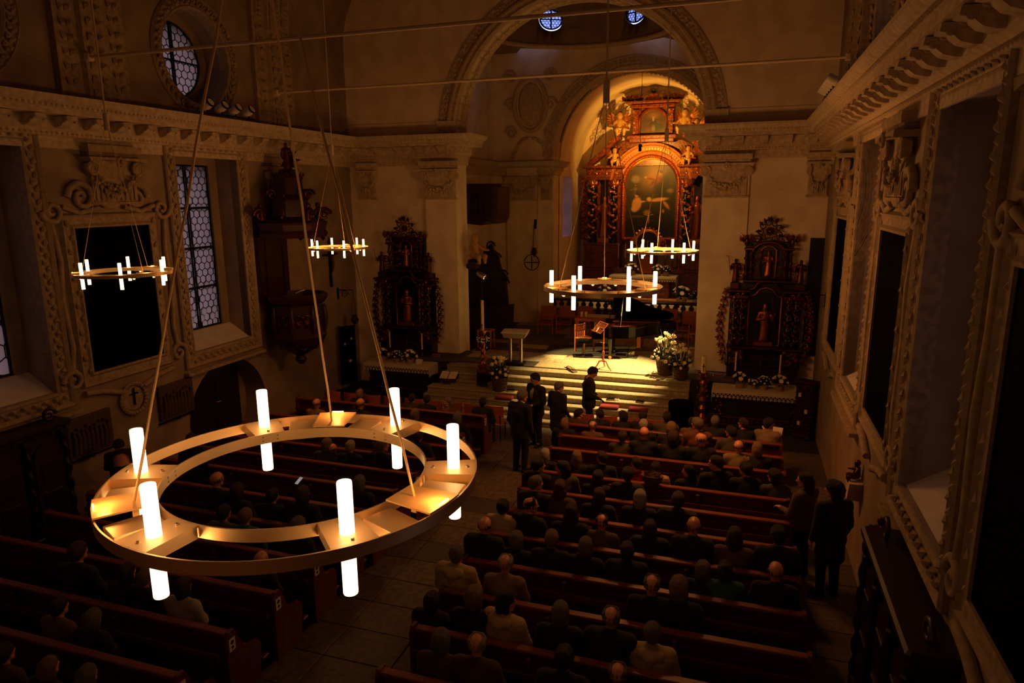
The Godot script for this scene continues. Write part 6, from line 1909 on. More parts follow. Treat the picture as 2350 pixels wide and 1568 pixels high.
func basket(label: String, at: Vector3, r: float, h: float, tulips: int, mums: int, spread: float) -> void:
	var t := thing("flower_basket", label, "flowers", at, 0.0, "flower baskets at the chancel steps")
	var b := MB.new()
	b.lathe([Vector2(0, 0), Vector2(r * 0.72, 0), Vector2(r * 0.85, h * 0.5), Vector2(r, h), Vector2(r * 0.94, h), Vector2(r * 0.8, h * 0.5), Vector2(0, h * 0.8)], 22)
	for i in 22:
		var a := TAU * i / 22
		b.tube([Vector3(cos(a) * r * 0.73, 0, sin(a) * r * 0.73), Vector3(cos(a) * r * 0.87, h * 0.5, sin(a) * r * 0.87), Vector3(cos(a) * r * 1.01, h * 1.0, sin(a) * r * 1.01)], 0.012, 5)
	for y in [0.15, 0.4, 0.65, 0.97]:
		var ring := []
		var q: float = r * lerpf(0.75, 1.02, y)
		for i in 22:
			ring.append(Vector3(cos(TAU * i / 22) * q, h * y, sin(TAU * i / 22) * q))
		b.tube(ring, 0.013, 5, true)
	part("basket", b.done(), m.wicker, t)
	var r2 := RandomNumberGenerator.new()
	r2.seed = tulips * 7 + mums
	var lv := MB.new()
	for i in 110:
		var a := r2.randf() * TAU
		var e := r2.randf_range(0.05, 1.4)
		var d := Vector3(cos(a) * cos(e), sin(e), sin(a) * cos(e))
		lv.leaf(Vector3(0, h, 0) + d * Vector3(spread, spread * 1.1, spread) * r2.randf_range(0.2, 0.9), (d + Vector3(r2.randf_range(-0.6, 0.6), 0.2, r2.randf_range(-0.6, 0.6))).normalized(), Vector3(-d.z, 0.3, d.x).normalized(), 0.2, 0.045, 0.3)
	for i in 6:
		var a := r2.randf() * TAU
		lv.tube([Vector3(0, h, 0), Vector3(cos(a) * 0.12, h + spread * 1.4, sin(a) * 0.12), Vector3(cos(a) * 0.25, h + spread * 2.3, sin(a) * 0.25)], 0.006, 4)
	part("foliage", lv.done(), m.leafm, t)
	var mum := MB.new()
	mum.ball(Vector3.ZERO, Vector3(0.035, 0.026, 0.035), 8)
	for ring2 in 2:
		for k in 9:
			var q := TAU * (k + ring2 * 0.5) / 9
			mum.leaf(Vector3.ZERO, Vector3(cos(q), 0.25 + 0.5 * ring2, sin(q)).normalized(), Vector3.UP, 0.062, 0.03, 0.5)
	var mm := mum.done()
	for i in mums:
		var a := TAU * i * 0.618
		var e := 0.0 + 1.0 * (i + 0.5) / mums
		var d := Vector3(cos(a) * cos(e), sin(e), sin(a) * cos(e))
		var s := r2.randf_range(0.75, 1.15) if i % 3 else 0.5
		part("bloom", mm, m.petal, t, Transform3D(MB.basis_y(d).scaled(Vector3.ONE * s), Vector3(0, h, 0) + d * Vector3(spread, spread * 1.05, spread)))
	var tu := MB.new()
	tu.lathe([Vector2(0.004, -0.3), Vector2(0.004, -0.005)], 5)
	tu.lathe([Vector2(0, 0), Vector2(0.022, 0.008), Vector2(0.032, 0.035), Vector2(0.028, 0.062), Vector2(0.012, 0.08), Vector2(0, 0.078)], 9)
	for k in 3:
		var q := TAU * k / 3
		tu.leaf(Vector3(cos(q) * 0.02, 0.005, sin(q) * 0.02), Vector3(cos(q) * 0.2, 1, sin(q) * 0.2).normalized(), Vector3(cos(q), 0, sin(q)), 0.085, 0.05, 0.3)
	var tm := tu.done()
	for i in tulips:
		var a := TAU * i * 0.618 + 0.4
		var rr := 0.75 * spread * sqrt((i + 0.5) / tulips)
		var c := Vector3(cos(a) * rr, h + spread * (1.15 + 0.75 * r2.randf()), sin(a) * rr)
		part("tulip", tm, m.petal, t, Transform3D(MB.basis_y(Vector3(cos(a) * 0.35, 1, sin(a) * 0.35).normalized()).scaled(Vector3.ONE * 1.25), c))

func build_piano() -> void:
	# keyboard to the left (-x), long straight side away from the nave; the tail points to the right
	var t := thing("grand_piano", "black grand piano with its lid raised in the middle of the chancel", "piano", Vector3(-3.95, STAGE + 0.03, -20.95), 0.1)
	var o := PackedVector2Array([Vector2(0, -0.75), Vector2(0.95, -0.76), Vector2(1.75, -0.76), Vector2(2.0, -0.72), Vector2(2.12, -0.56), Vector2(2.1, -0.35), Vector2(1.95, -0.18), Vector2(1.6, -0.02), Vector2(1.25, 0.22), Vector2(1.0, 0.55), Vector2(0.8, 0.7), Vector2(0.6, 0.74), Vector2(0, 0.74)])
	var flat := Transform3D(Basis(Vector3.RIGHT, PI / 2), Vector3.ZERO)      # outline y becomes z
	var inner := PackedVector2Array()
	for q in o:
		inner.append(Vector2(0.9, -0.1) + (q - Vector2(0.9, -0.1)) * 0.955)
	var rim := MB.new()
	var ro := []
	var ups := []
	var at := []
	for i in o.size():
		var d := (o[(i + 1) % o.size()] - o[i - 1]).normalized()
		at.append(Vector3(o[i].x, 0, o[i].y)); ro.append(Vector3(-d.y, 0, d.x) * -1.0); ups.append(Vector3.UP)
	rim.sweep(PackedVector2Array([Vector2(0, 0.68), Vector2(0, 1.02), Vector2(-0.045, 1.02), Vector2(-0.045, 0.68)]), at, ro, ups, true)
	rim.prism(o, 0.03, Transform3D(flat.basis, Vector3(0, 0.69, 0)))
	part("rim", rim.done(), m.lacquer, t)
	part("soundboard", MB.new().prism(inner, 0.02, Transform3D(flat.basis, Vector3(0, 0.86, 0))).done(), m.chair, t)
	var pl := MB.new()
	for i in 9:
		pl.box(Vector3(0.42 + 0.16 * i, 0.93, -0.38 + 0.02 * i), Vector3(0.03, 0.03, 0.66 - 0.045 * i))
	pl.box(Vector3(0.95, 0.945, -0.62), Vector3(1.5, 0.03, 0.05)); pl.box(Vector3(0.85, 0.945, 0.05), Vector3(1.2, 0.03, 0.05), Basis(Vector3.UP, 0.42)); pl.box(Vector3(0.36, 0.95, 0.0), Vector3(0.12, 0.04, 1.36))
	part("iron_frame", pl.done(), m.gold, t)
	var sg := MB.new()
	for i in 26:
		var z := -0.66 + 0.05 * i
		sg.box(Vector3(1.0 - 0.35 * maxf(0, z + 0.2) , 0.965, z), Vector3(1.25 - 0.75 * maxf(0, z + 0.2), 0.004, 0.005))
	stuff(part("string", sg.done(), m.bronze, t))
	var lid := PackedVector2Array()
	for q in o:
		if q.x > 0.28: lid.append(q)
		elif q.y < 0: lid.append(Vector2(0.3, -0.76))
		else: lid.append(Vector2(0.3, 0.74))
	var hinge := Vector3(0, 1.03, -0.76)
	var lx := Transform3D(Basis(Vector3.RIGHT, -0.62), hinge) * Transform3D(flat.basis, Vector3(0, 0, 0.76))
	part("lid", MB.new().prism(lid, 0.025, lx).done(), m.lacquer, t)
	part("folded_lid", MB.new().box(Vector3(0.32, 1.2, 0.0), Vector3(0.025, 0.36, 1.48), Basis(Vector3.BACK, -0.5)).done(), m.lacquer, t)
	part("lid_prop", MB.new().cyl(Vector3(0.55, 1.0, 0.68), Vector3(0.6, 1.86, 0.38), 0.011, 8).done(), m.silver, t)
	part("keybed", MB.new().bevel(Vector3(-0.13, 0.66, 0), Vector3(0.34, 0.1, 1.5), 0.01).bevel(Vector3(-0.12, 0.76, 0.72), Vector3(0.34, 0.2, 0.06), 0.01).bevel(Vector3(-0.12, 0.76, -0.72), Vector3(0.34, 0.2, 0.06), 0.01).done(), m.lacquer, t)
	for i in 40:
		part("white_key", MB.new().box(Vector3(-0.18, 0.725, -0.67 + 0.0344 * i), Vector3(0.15, 0.02, 0.033)).done(), m.paper, t)
	var bk := MB.new()
	for i in 40:
		if i % 7 not in [2, 6]: bk.box(Vector3(-0.14, 0.742, -0.653 + 0.0344 * i), Vector3(0.09, 0.02, 0.016))
	part("black_keys", bk.done(), m.lacquer, t)
	part("music_desk", MB.new().box(Vector3(0.16, 1.16, 0), Vector3(0.02, 0.26, 0.7), Basis(Vector3.BACK, -0.35)).done(), m.lacquer, t)
	for q in [Vector3(0.25, 0, 0.58), Vector3(0.25, 0, -0.58), Vector3(1.75, 0, -0.45)]:
		var lg := part("leg", MB.new().lathe([Vector2(0, 0.1), Vector2(0.045, 0.1), Vector2(0.05, 0.2), Vector2(0.075, 0.45), Vector2(0.09, 0.62), Vector2(0.11, 0.64), Vector2(0.11, 0.69)], 12, xf(q)).done(), m.lacquer, t)
		part("castor", MB.new().lathe([Vector2(0, -0.025), Vector2(0.05, -0.025), Vector2(0.05, 0.025), Vector2(0, 0.025)], 14, Transform3D(Basis(Vector3.RIGHT, PI / 2), q + Vector3(0, 0.05, 0))).cyl(q + Vector3(0, 0.05, 0), q + Vector3(0, 0.12, 0), 0.022, 8).done(), m.gold, lg)
	part("pedal_lyre", MB.new().box(Vector3(0.3, 0.42, -0.09), Vector3(0.04, 0.52, 0.04)).box(Vector3(0.3, 0.42, 0.09), Vector3(0.04, 0.52, 0.04)).bevel(Vector3(0.3, 0.14, 0), Vector3(0.14, 0.1, 0.3), 0.01).done(), m.lacquer, t)
	part("pedal", MB.new().box(Vector3(0.16, 0.09, -0.07), Vector3(0.18, 0.015, 0.03)).box(Vector3(0.16, 0.09, 0.0), Vector3(0.18, 0.015, 0.03)).box(Vector3(0.16, 0.09, 0.07), Vector3(0.18, 0.015, 0.03)).done(), m.gold, t)
	var s := thing("piano_stool", "black padded piano stool at the keyboard of the grand piano", "stool", Vector3(-4.5, STAGE + 0.03, -20.45), 0.3)
	part("seat", MB.new().bevel(Vector3(0, 0.5, 0), Vector3(0.36, 0.1, 0.36), 0.03).done(), m.black_cloth, s)
	part("column", MB.new().cyl(Vector3(0, 0.05, 0), Vector3(0, 0.46, 0), 0.035, 10).done(), m.lacquer, s)
	part("foot", MB.new().bevel(Vector3(0, 0.03, -0.1), Vector3(0.62, 0.05, 0.07), 0.01).bevel(Vector3(0, 0.03, 0.1), Vector3(0.62, 0.05, 0.07), 0.01).box(Vector3(0, 0.05, 0), Vector3(0.06, 0.05, 0.3)).done(), m.lacquer, s)

func build_stage() -> void:
	build_piano()
	# slatted wooden chair beside the piano
	var c := thing("slatted_chair", "light wooden chair with a slotted back left of the grand piano", "chair", Vector3(-4.6, STAGE + 0.03, -21.15), PI * 0.32)
	for s in [-1, 1]:
		part("leg", MB.new().bevel(Vector3(s * 0.21, 0.22, 0.2), Vector3(0.04, 0.44, 0.04), 0.006).done(), m.chair, c)
		part("leg", MB.new().bevel(Vector3(s * 0.21, 0.44, -0.21), Vector3(0.04, 0.88, 0.05), 0.006).done(), m.chair, c)
	part("seat", MB.new().bevel(Vector3(0, 0.45, 0), Vector3(0.46, 0.035, 0.46), 0.01).done(), m.chair, c)
	var bk := MB.new()
	bk.box(Vector3(0, 0.84, -0.2), Vector3(0.46, 0.05, 0.022)).box(Vector3(0, 0.67, -0.2), Vector3(0.46, 0.06, 0.022)).box(Vector3(-0.2, 0.75, -0.2), Vector3(0.08, 0.14, 0.022)).box(Vector3(0.2, 0.75, -0.2), Vector3(0.08, 0.14, 0.022))
	bk.box(Vector3(0, 0.735, -0.2), Vector3(0.34, 0.02, 0.022)).box(Vector3(0, 0.78, -0.2), Vector3(0.34, 0.02, 0.022))
	part("backrest", bk.done(), m.chair, c)
	for i in 4:
		part("slat", MB.new().box(Vector3(-0.12 + 0.08 * i, 0.55, -0.2), Vector3(0.03, 0.2, 0.018)).done(), m.chair, c)
	# music stand
	var ms := thing("music_stand", "turned light wooden music stand at the front of the chancel", "music stand", Vector3(-3.6, STAGE + 0.03, -19.06))
	part("post", MB.new().lathe([Vector2(0, 0.22), Vector2(0.03, 0.22), Vector2(0.045, 0.26), Vector2(0.028, 0.3), Vector2(0.024, 0.42), Vector2(0.036, 0.46), Vector2(0.036, 0.52), Vector2(0.022, 0.55), Vector2(0.022, 0.74), Vector2(0.034, 0.77), Vector2(0.02, 0.8), Vector2(0.016, 1.12), Vector2(0.024, 1.15), Vector2(0, 1.16)], 12).done(), m.chair, ms)
	for i in 3:
		var a := TAU * i / 3 + 0.5
		var d := Vector3(cos(a), 0, sin(a))
		part("foot", MB.new().tube([Vector3(0, 0.26, 0) + d * 0.02, Vector3(0, 0.24, 0) + d * 0.12, Vector3(0, 0.1, 0) + d * 0.2, Vector3(0, 0.02, 0) + d * 0.3], [0.026, 0.026, 0.022, 0.02], 7).done(), m.chair, ms)
	part("knob", MB.new().cyl(Vector3(-0.02, 0.79, 0), Vector3(-0.09, 0.79, 0), 0.014, 8).done(), m.gold, ms)
	var dk := MB.new()
	var db := Basis(Vector3.UP, -0.9) * Basis(Vector3.RIGHT, -0.75)
	for x in [-0.24, 0.24]:
		dk.box(Vector3(-0.1, 1.22, 0) + db * Vector3(x, 0, 0), Vector3(0.02, 0.34, 0.015), db)
	for y in [-0.17, 0.0, 0.17]:
		dk.box(Vector3(-0.1, 1.22, 0) + db * Vector3(0, y, 0), Vector3(0.5, 0.02, 0.015), db)
	for i in 5:
		dk.box(Vector3(-0.1, 1.22, 0) + db * Vector3(-0.16 + 0.08 * i, 0, 0), Vector3(0.012, 0.32, 0.008), db)
	dk.box(Vector3(-0.1, 1.22, 0) + db * Vector3(0, -0.18, 0.03), Vector3(0.5, 0.015, 0.05), db)
	part("desk", dk.done(), m.chair, ms)
	# altar table of the people, its cloth and two candles
	var at := thing("wooden_table", "plain light wooden altar table behind the grand piano", "table", Vector3(-4.05, STAGE + 0.03, -22.5))
	part("top", MB.new().bevel(Vector3(0, 0.86, 0), Vector3(2.2, 0.1, 0.9), 0.01).done(), m.chair, at)
	for s in [-1, 1]:
		part("leg", MB.new().bevel(Vector3(s * 1.03, 0.41, 0), Vector3(0.12, 0.82, 0.7), 0.01).done(), m.chair, at)
	tag(part("runner", MB.new().bevel(Vector3(-3.95, STAGE + 0.945, -22.6), Vector3(1.8, 0.012, 0.6), 0.004).done(), m.lace), "pale cloth lying on the light wooden altar table", "tablecloth")
	tag(part("pale_antependium", MB.new().box(Vector3(-4.2, STAGE + 0.45, -22.4), Vector3(0.7, 0.78, 0.05)).done(), m.lace), "pale cloth panel under the light wooden altar table", "cloth")
	for q in [[-4.98, "left"], [-4.83, "right"]]:
		tag(part("pillar_candle", MB.new().lathe([Vector2(0, 0), Vector2(0.045, 0), Vector2(0.045, 0.17), Vector2(0.03, 0.165), Vector2(0, 0.165)], 12).cyl(Vector3(0, 0.165, 0), Vector3(0, 0.19, 0), 0.003, 5).done(), m.wax, null, xf(Vector3(q[0], STAGE + 0.94, -22.35))), "short white pillar candle on the wooden altar table, %s one of two" % q[1], "candle", "two pillar candles")
	var k := 0
	for q in [[-6.55, -23.7, "farthest left, below the apse corner"], [-5.9, -23.85, "second from the left in the choir"], [-5.25, -23.95, "third from the left, behind the altar table"]]:
		choir_chair("wooden choir armchair " + q[2], Vector3(q[0], STAGE + 0.03, q[1]), 0.0)
	for q in [[-2.35, -24.2, "just right of the raised piano lid"], [-1.62, -23.8, "beside the right pier"], [-1.2, -23.3, "partly hidden by the right pier"]]:
		choir_chair("wooden choir armchair " + q[2], Vector3(q[0], STAGE + 0.03, q[1]), -0.3)
	# stone ambo
	var am := thing("stone_lectern", "pale stone lectern on two steel columns left on the chancel", "lectern", Vector3(-6.2, STAGE + 0.03, -18.95), 0.1)
	part("desk", MB.new().prism(PackedVector2Array([Vector2(-0.3, 0.82), Vector2(0.3, 0.82), Vector2(0.38, 0.98), Vector2(-0.38, 0.98)]), 0.46).done(), m.stage[1], am)
	part("top", MB.new().bevel(Vector3(0, 0.99, 0), Vector3(0.78, 0.02, 0.5), 0.005, Basis(Vector3.RIGHT, 0.06)).done(), m.paper, am)
	for x in [-0.16, 0.16]:
		part("column", MB.new().cyl(Vector3(x, 0.05, 0), Vector3(x, 0.84, 0), 0.05, 14).done(), m.silver, am)
	part("foot", MB.new().bevel(Vector3(0, 0.03, 0), Vector3(0.56, 0.06, 0.36), 0.01).done(), m.iron, am)
	tag(part("rug", MB.new().bevel(Vector3(-4.55, STAGE + 0.036, -21.3), Vector3(2.6, 0.012, 1.5), 0.004, Basis(Vector3.UP, 0.12)).done(), m.rug), "dark rug under the piano stool and wooden chair", "rug")
	# paschal candle on its carved stick, left; the other one, right
	var pr := [Vector2(0, 0), Vector2(0.2, 0), Vector2(0.2, 0.05), Vector2(0.13, 0.1), Vector2(0.17, 0.18), Vector2(0.1, 0.24), Vector2(0.06, 0.32), Vector2(0.1, 0.42), Vector2(0.055, 0.5), Vector2(0.075, 0.6), Vector2(0.05, 0.68), Vector2(0.07, 0.8), Vector2(0.05, 0.9), Vector2(0.08, 0.98), Vector2(0.045, 1.04), Vector2(0.1, 1.14), Vector2(0.12, 1.2)]
	for q in [[Vector3(-6.85, STAGE, -17.95), "tall white paschal candle with a cross on a gilded carved stick, left of the steps", 0.86, 0.046], [Vector3(-0.77, 0.0, -17.95), "carved gilded standing candlestick with a short candle, right of the steps", 0.36, 0.055]]:
		var ct := candle("standing_candlestick", q[1], q[0], pr, q[2], q[3], m.old_gold)
		if q[0].x > -5.0: ct.scale = Vector3(1.15, 1.22, 1.15)
		var cv := MB.new()
		for i in 26:
			var a := i * 2.4
			var y := 0.1 + i * 0.042
			cv.leaf(Vector3(cos(a) * 0.06, y, sin(a) * 0.06), Vector3(cos(a) * 0.4, 0.8, sin(a) * 0.4).normalized(), Vector3(cos(a), 0, sin(a)), 0.1, 0.06, 0.6)
		part("carving", cv.done(), m.gold, ct)
		var cross := MB.new()
		cross.box(Vector3(0, 1.32, q[3]), Vector3(0.02, 0.16, 0.006)).box(Vector3(0, 1.35, q[3]), Vector3(0.06, 0.016, 0.006))
		part("painted_cross", cross.done(), m.red_cloth, ct)
		if q[0].x < -5.0:
			part("foot_block", MB.new().bevel(Vector3(0, -0.2, 0), Vector3(0.3, 0.4, 0.3), 0.01).done(), m.dark_wood, ct)
			var ws := thing("flower_wreath", "wreath of small white flowers around the paschal candle", "flowers", Vector3(q[0].x, 1.98, q[0].z))
			var fw := MB.new()
			var gw := MB.new()
			for i in 40:
				var a := i * 0.618 * TAU
				var o := Vector3(cos(a), 0, sin(a))
				fw.ball(o * (0.1 + 0.07 * (i % 3) / 2.0) + Vector3(0, 0.05 * sin(i * 1.7), 0), Vector3.ONE * 0.026, 6)
				gw.leaf(o * 0.08, (o + Vector3(0, 0.4 * sin(i * 2.0), 0)).normalized(), Vector3.UP, 0.14, 0.05)
			part("blooms", fw.done(), m.petal_white, ws)
			part("foliage", gw.done(), m.leaf_dark, ws)
	basket("wicker basket of white tulips and mums, left of the steps below the lectern", Vector3(-6.28, 0.6, -17.72), 0.24, 0.4, 8, 16, 0.27)
	basket("large wicker basket of cream tulips and mums at the right stage edge", Vector3(-1.84, STAGE + 0.03, -18.98), 0.26, 0.42, 14, 28, 0.36)
	basket("smaller wicker basket of cream flowers nearest the right pier", Vector3(-1.4, STAGE + 0.03, -18.64), 0.21, 0.32, 11, 18, 0.29)
	# credence table, dark choir stalls, choir organ, crest, cross on the wall
	var ct := thing("credence_table", "small open wooden side table behind the left pier", "table", Vector3(-7.8, STAGE + 0.03, -20.75))
	part("top", MB.new().bevel(Vector3(0, 0.6, 0), Vector3(0.5, 0.05, 0.4), 0.008).done(), m.chair, ct)
	for q in [Vector3(-0.22, 0.29, 0.17), Vector3(0.22, 0.29, 0.17), Vector3(-0.22, 0.29, -0.17), Vector3(0.22, 0.29, -0.17)]:
		part("leg", MB.new().bevel(q, Vector3(0.05, 0.58, 0.05), 0.006).done(), m.chair, ct)
	var cs := thing("choir_stall", "black carved choir stall with a tall crested back, left in the choir", "stall", Vector3(-8.55, STAGE + 0.03, -23.0))
	part("back", MB.new().prism(PackedVector2Array([Vector2(-0.9, 0), Vector2(0.75, 0), Vector2(0.7, 1.1), Vector2(0.62, 1.9), Vector2(0.72, 2.0), Vector2(0.45, 2.35), Vector2(0.32, 2.9), Vector2(0.2, 3.0), Vector2(0.1, 3.25), Vector2(-0.1, 3.05), Vector2(-0.3, 2.8), Vector2(-0.9, 2.6)]), 0.16, xf(Vector3(0, 0, -0.2))).done(), m.dark_wood, cs)
	part("seat", MB.new().bevel(Vector3(0, 0.45, 0.1), Vector3(1.7, 0.08, 0.5), 0.02).done(), m.dark_wood, cs)
	part("desk_front", MB.new().prism(PackedVector2Array([Vector2(-0.9, 0), Vector2(1.15, 0), Vector2(1.2, 1.25), Vector2(0.5, 1.15), Vector2(-0.9, 1.0)]), 0.1, xf(Vector3(0, 0, 0.7))).done(), m.dark_wood, cs)
	var cr := MB.new()
	for q in [[0.55, 2.15], [0.3, 2.75], [0.08, 3.15], [0.6, 1.85]]:
		cr.curl(Vector3(q[0], q[1], -0.1), Vector3.RIGHT, Vector3.UP, 0.18, 1.5, 0.04)
	part("crest", cr.done(), m.dark_wood, cs)
	var og := thing("choir_organ", "dark red wooden organ case high on the left choir wall", "organ", Vector3(-8.5, 4.95, -22.6))
	part("case", MB.new().prism(PackedVector2Array([Vector2(-0.9, 0.15), Vector2(0.1, 0.05), Vector2(0.35, 0.2), Vector2(0.6, 0.1), Vector2(0.72, 0.3), Vector2(0.75, 1.3), Vector2(-0.9, 1.3)]), 1.2).done(), m.red_wood, og)
	part("cornice", MB.new().bevel(Vector3(-0.05, 1.36, 0), Vector3(1.8, 0.12, 1.3), 0.03).done(), m.red_wood, og)
	for x in [-0.5, -0.05, 0.4]:
		part("panel", MB.new().bevel(Vector3(x, 0.75, 0.61), Vector3(0.34, 0.7, 0.04), 0.015).done(), m.dark_wood, og)
	var pu := thing("putto_statue", "pale carved child figure on the inner side of the left pier", "statue", Vector3(-7.85, 3.95, -20.0))
	var pb := MB.new()
	putto(pb, Transform3D(Basis(Vector3.UP, 1.2), Vector3.ZERO), 0.9)
	part("figure", pb.done(), m.flesh_gilt, pu)
	part("console", MB.new().bevel(Vector3(-0.06, -0.1, 0), Vector3(0.34, 0.18, 0.4), 0.04).done(), m.dark_wood, pu)
	var wc := thing("consecration_cross", "faint round consecration cross on the choir pilaster", "cross", Vector3(-7.75, 3.42, -25.79))
	var wr := []
	for i in 24:
		wr.append(Vector3(cos(TAU * i / 24) * 0.3, sin(TAU * i / 24) * 0.3, 0.0))
	part("ring", MB.new().tube(wr, 0.02, 6, true).done(), m.pedestal, wc)
	part("cross", MB.new().box(Vector3.ZERO, Vector3(0.04, 0.5, 0.02)).box(Vector3.ZERO, Vector3(0.5, 0.04, 0.02)).done(), m.pedestal, wc)
	# reading stand with an open book, left of the steps
	var rs := thing("book_stand", "dark stone reading stand at the foot of the left pier", "lectern", Vector3(-7.95, 0, -18.0), 0.1)
	part("post", MB.new().bevel(Vector3(0, 0.38, 0), Vector3(0.3, 0.76, 0.3), 0.02).bevel(Vector3(0, 0.05, 0), Vector3(0.42, 0.1, 0.42), 0.02).done(), m.pedestal, rs)
	part("desk", MB.new().bevel(Vector3(0, 0.8, 0), Vector3(0.56, 0.05, 0.46), 0.01, Basis(Vector3.RIGHT, 0.42)).done(), m.dark_wood, rs)
	var bb := Basis(Vector3.UP, 0.1) * Basis(Vector3.RIGHT, 0.42)
	var bo := thing("open_book", "open white book lying on the reading stand by the left pier", "book", Vector3(-7.95, 0.845, -18.0))
	for s in [-1, 1]:
		part("page_block", MB.new().bevel(bb * Vector3(s * 0.125, 0, 0), Vector3(0.24, 0.03, 0.33), 0.006, bb * Basis(Vector3.BACK, s * 0.06)).done(), m.paper, bo)
	part("ribbon", MB.new().box(bb * Vector3(0.0, 0.02, 0.02), Vector3(0.012, 0.004, 0.36), bb).done(), m.red_cloth, bo)
	tag(part("folded_card", MB.new().box(Vector3(-9.05, 1.1, -18.3), Vector3(0.2, 0.15, 0.006), Basis(Vector3.RIGHT, -0.3)).box(Vector3(-9.05, 1.1, -18.37), Vector3(0.2, 0.15, 0.006), Basis(Vector3.RIGHT, 0.3)).done(), m.paper), "small folded paper card standing on the left side altar", "card")
	# what lies on the steps
	for q in [[Vector3(-3.1, 0.45, -17.42), "left of the two bright ones"], [Vector3(-2.34, 0.45, -17.42), "right of the two bright ones"], [Vector3(-6.03, 0.45, -17.42), "dim one at the left"]]:
		var t := thing("red_cushion", "flat red cushion on the chancel steps, " + q[1], "cushion", q[0], 0.04, "red cushions on the steps")
		part("pad", MB.new().bevel(Vector3(0, 0.045, 0), Vector3(0.5, 0.08, 0.26), 0.025).done(), m.red_cloth, t)
		part("piping", MB.new().tube([Vector3(-0.245, 0.045, -0.125), Vector3(0.245, 0.045, -0.125), Vector3(0.245, 0.045, 0.125), Vector3(-0.245, 0.045, 0.125)], 0.01, 5, true).done(), m.red_wood, t)
	for q in [[Vector3(-3.12, 0.6, -17.7), 0.2, "left"], [Vector3(-2.33, 0.6, -17.7), -0.15, "right"], [Vector3(-5.95, 0.6, -17.72), 0.3, "far left"]]:
		var t := thing("book", "dark closed book lying on the steps, %s one of three" % q[2], "book", q[0], q[1], "books on the steps")
		part("pages", MB.new().box(Vector3(0, 0.02, 0), Vector3(0.19, 0.035, 0.14)).done(), m.paper, t)
		part("cover", MB.new().box(Vector3(0, 0.04, 0), Vector3(0.21, 0.006, 0.16)).box(Vector3(0, 0.003, 0), Vector3(0.21, 0.006, 0.16)).box(Vector3(-0.1, 0.021, 0), Vector3(0.006, 0.036, 0.16)).done(), m.lacquer, t)
	var bx := thing("beads", "small heap of pale beads beside the left book on the steps", "beads", Vector3(-2.95, 0.6, -17.68))
	var bd := MB.new()
	for i in 18:
		bd.ball(Vector3(0.07 * cos(i * 1.3) * (0.4 + 0.03 * i), 0.015 + 0.01 * (i % 3), 0.05 * sin(i * 1.3)), Vector3.ONE * 0.014, 6)
	part("string_of_beads", bd.done(), m.paper, bx)
	var dm := thing("draped_drum", "tall black cloth covered cylinder in front of the right pier", "cylinder", Vector3(-1.22, 0, -16.95))
	part("cloth", MB.new().lathe([Vector2(0.31, 0.0), Vector2(0.31, 0.88), Vector2(0.29, 0.92), Vector2(0, 0.93)], 32).done(), m.black_cloth, dm)
	part("top_rim", MB.new().lathe([Vector2(0.312, 0.84), Vector2(0.316, 0.86), Vector2(0.3, 0.925), Vector2(0.292, 0.925)], 32).done(), m.black_cloth, dm)
	k = 0
	for x in [-10.2, -9.6, -9.0, -8.4, -7.8, -7.25, -6.7, -6.15, -5.6]:
		k += 1
		curved_chair("curved wooden chair of the front row, left block, %s from the wall" % ORD[k - 1] if k < 5 else "curved wooden chair of the front row, left block, %s from the aisle" % ["fifth", "fourth", "third", "second", "first"][k - 5], Vector3(x, 0, -15.45))
	k = 0
	for x in [-3.35, -2.8, -2.25, -1.7]:
		curved_chair("curved wooden chair of the front row, right block, %s from the aisle" % ["first", "second", "third", "fourth"][k], Vector3(x, 0, -15.5))
		k += 1

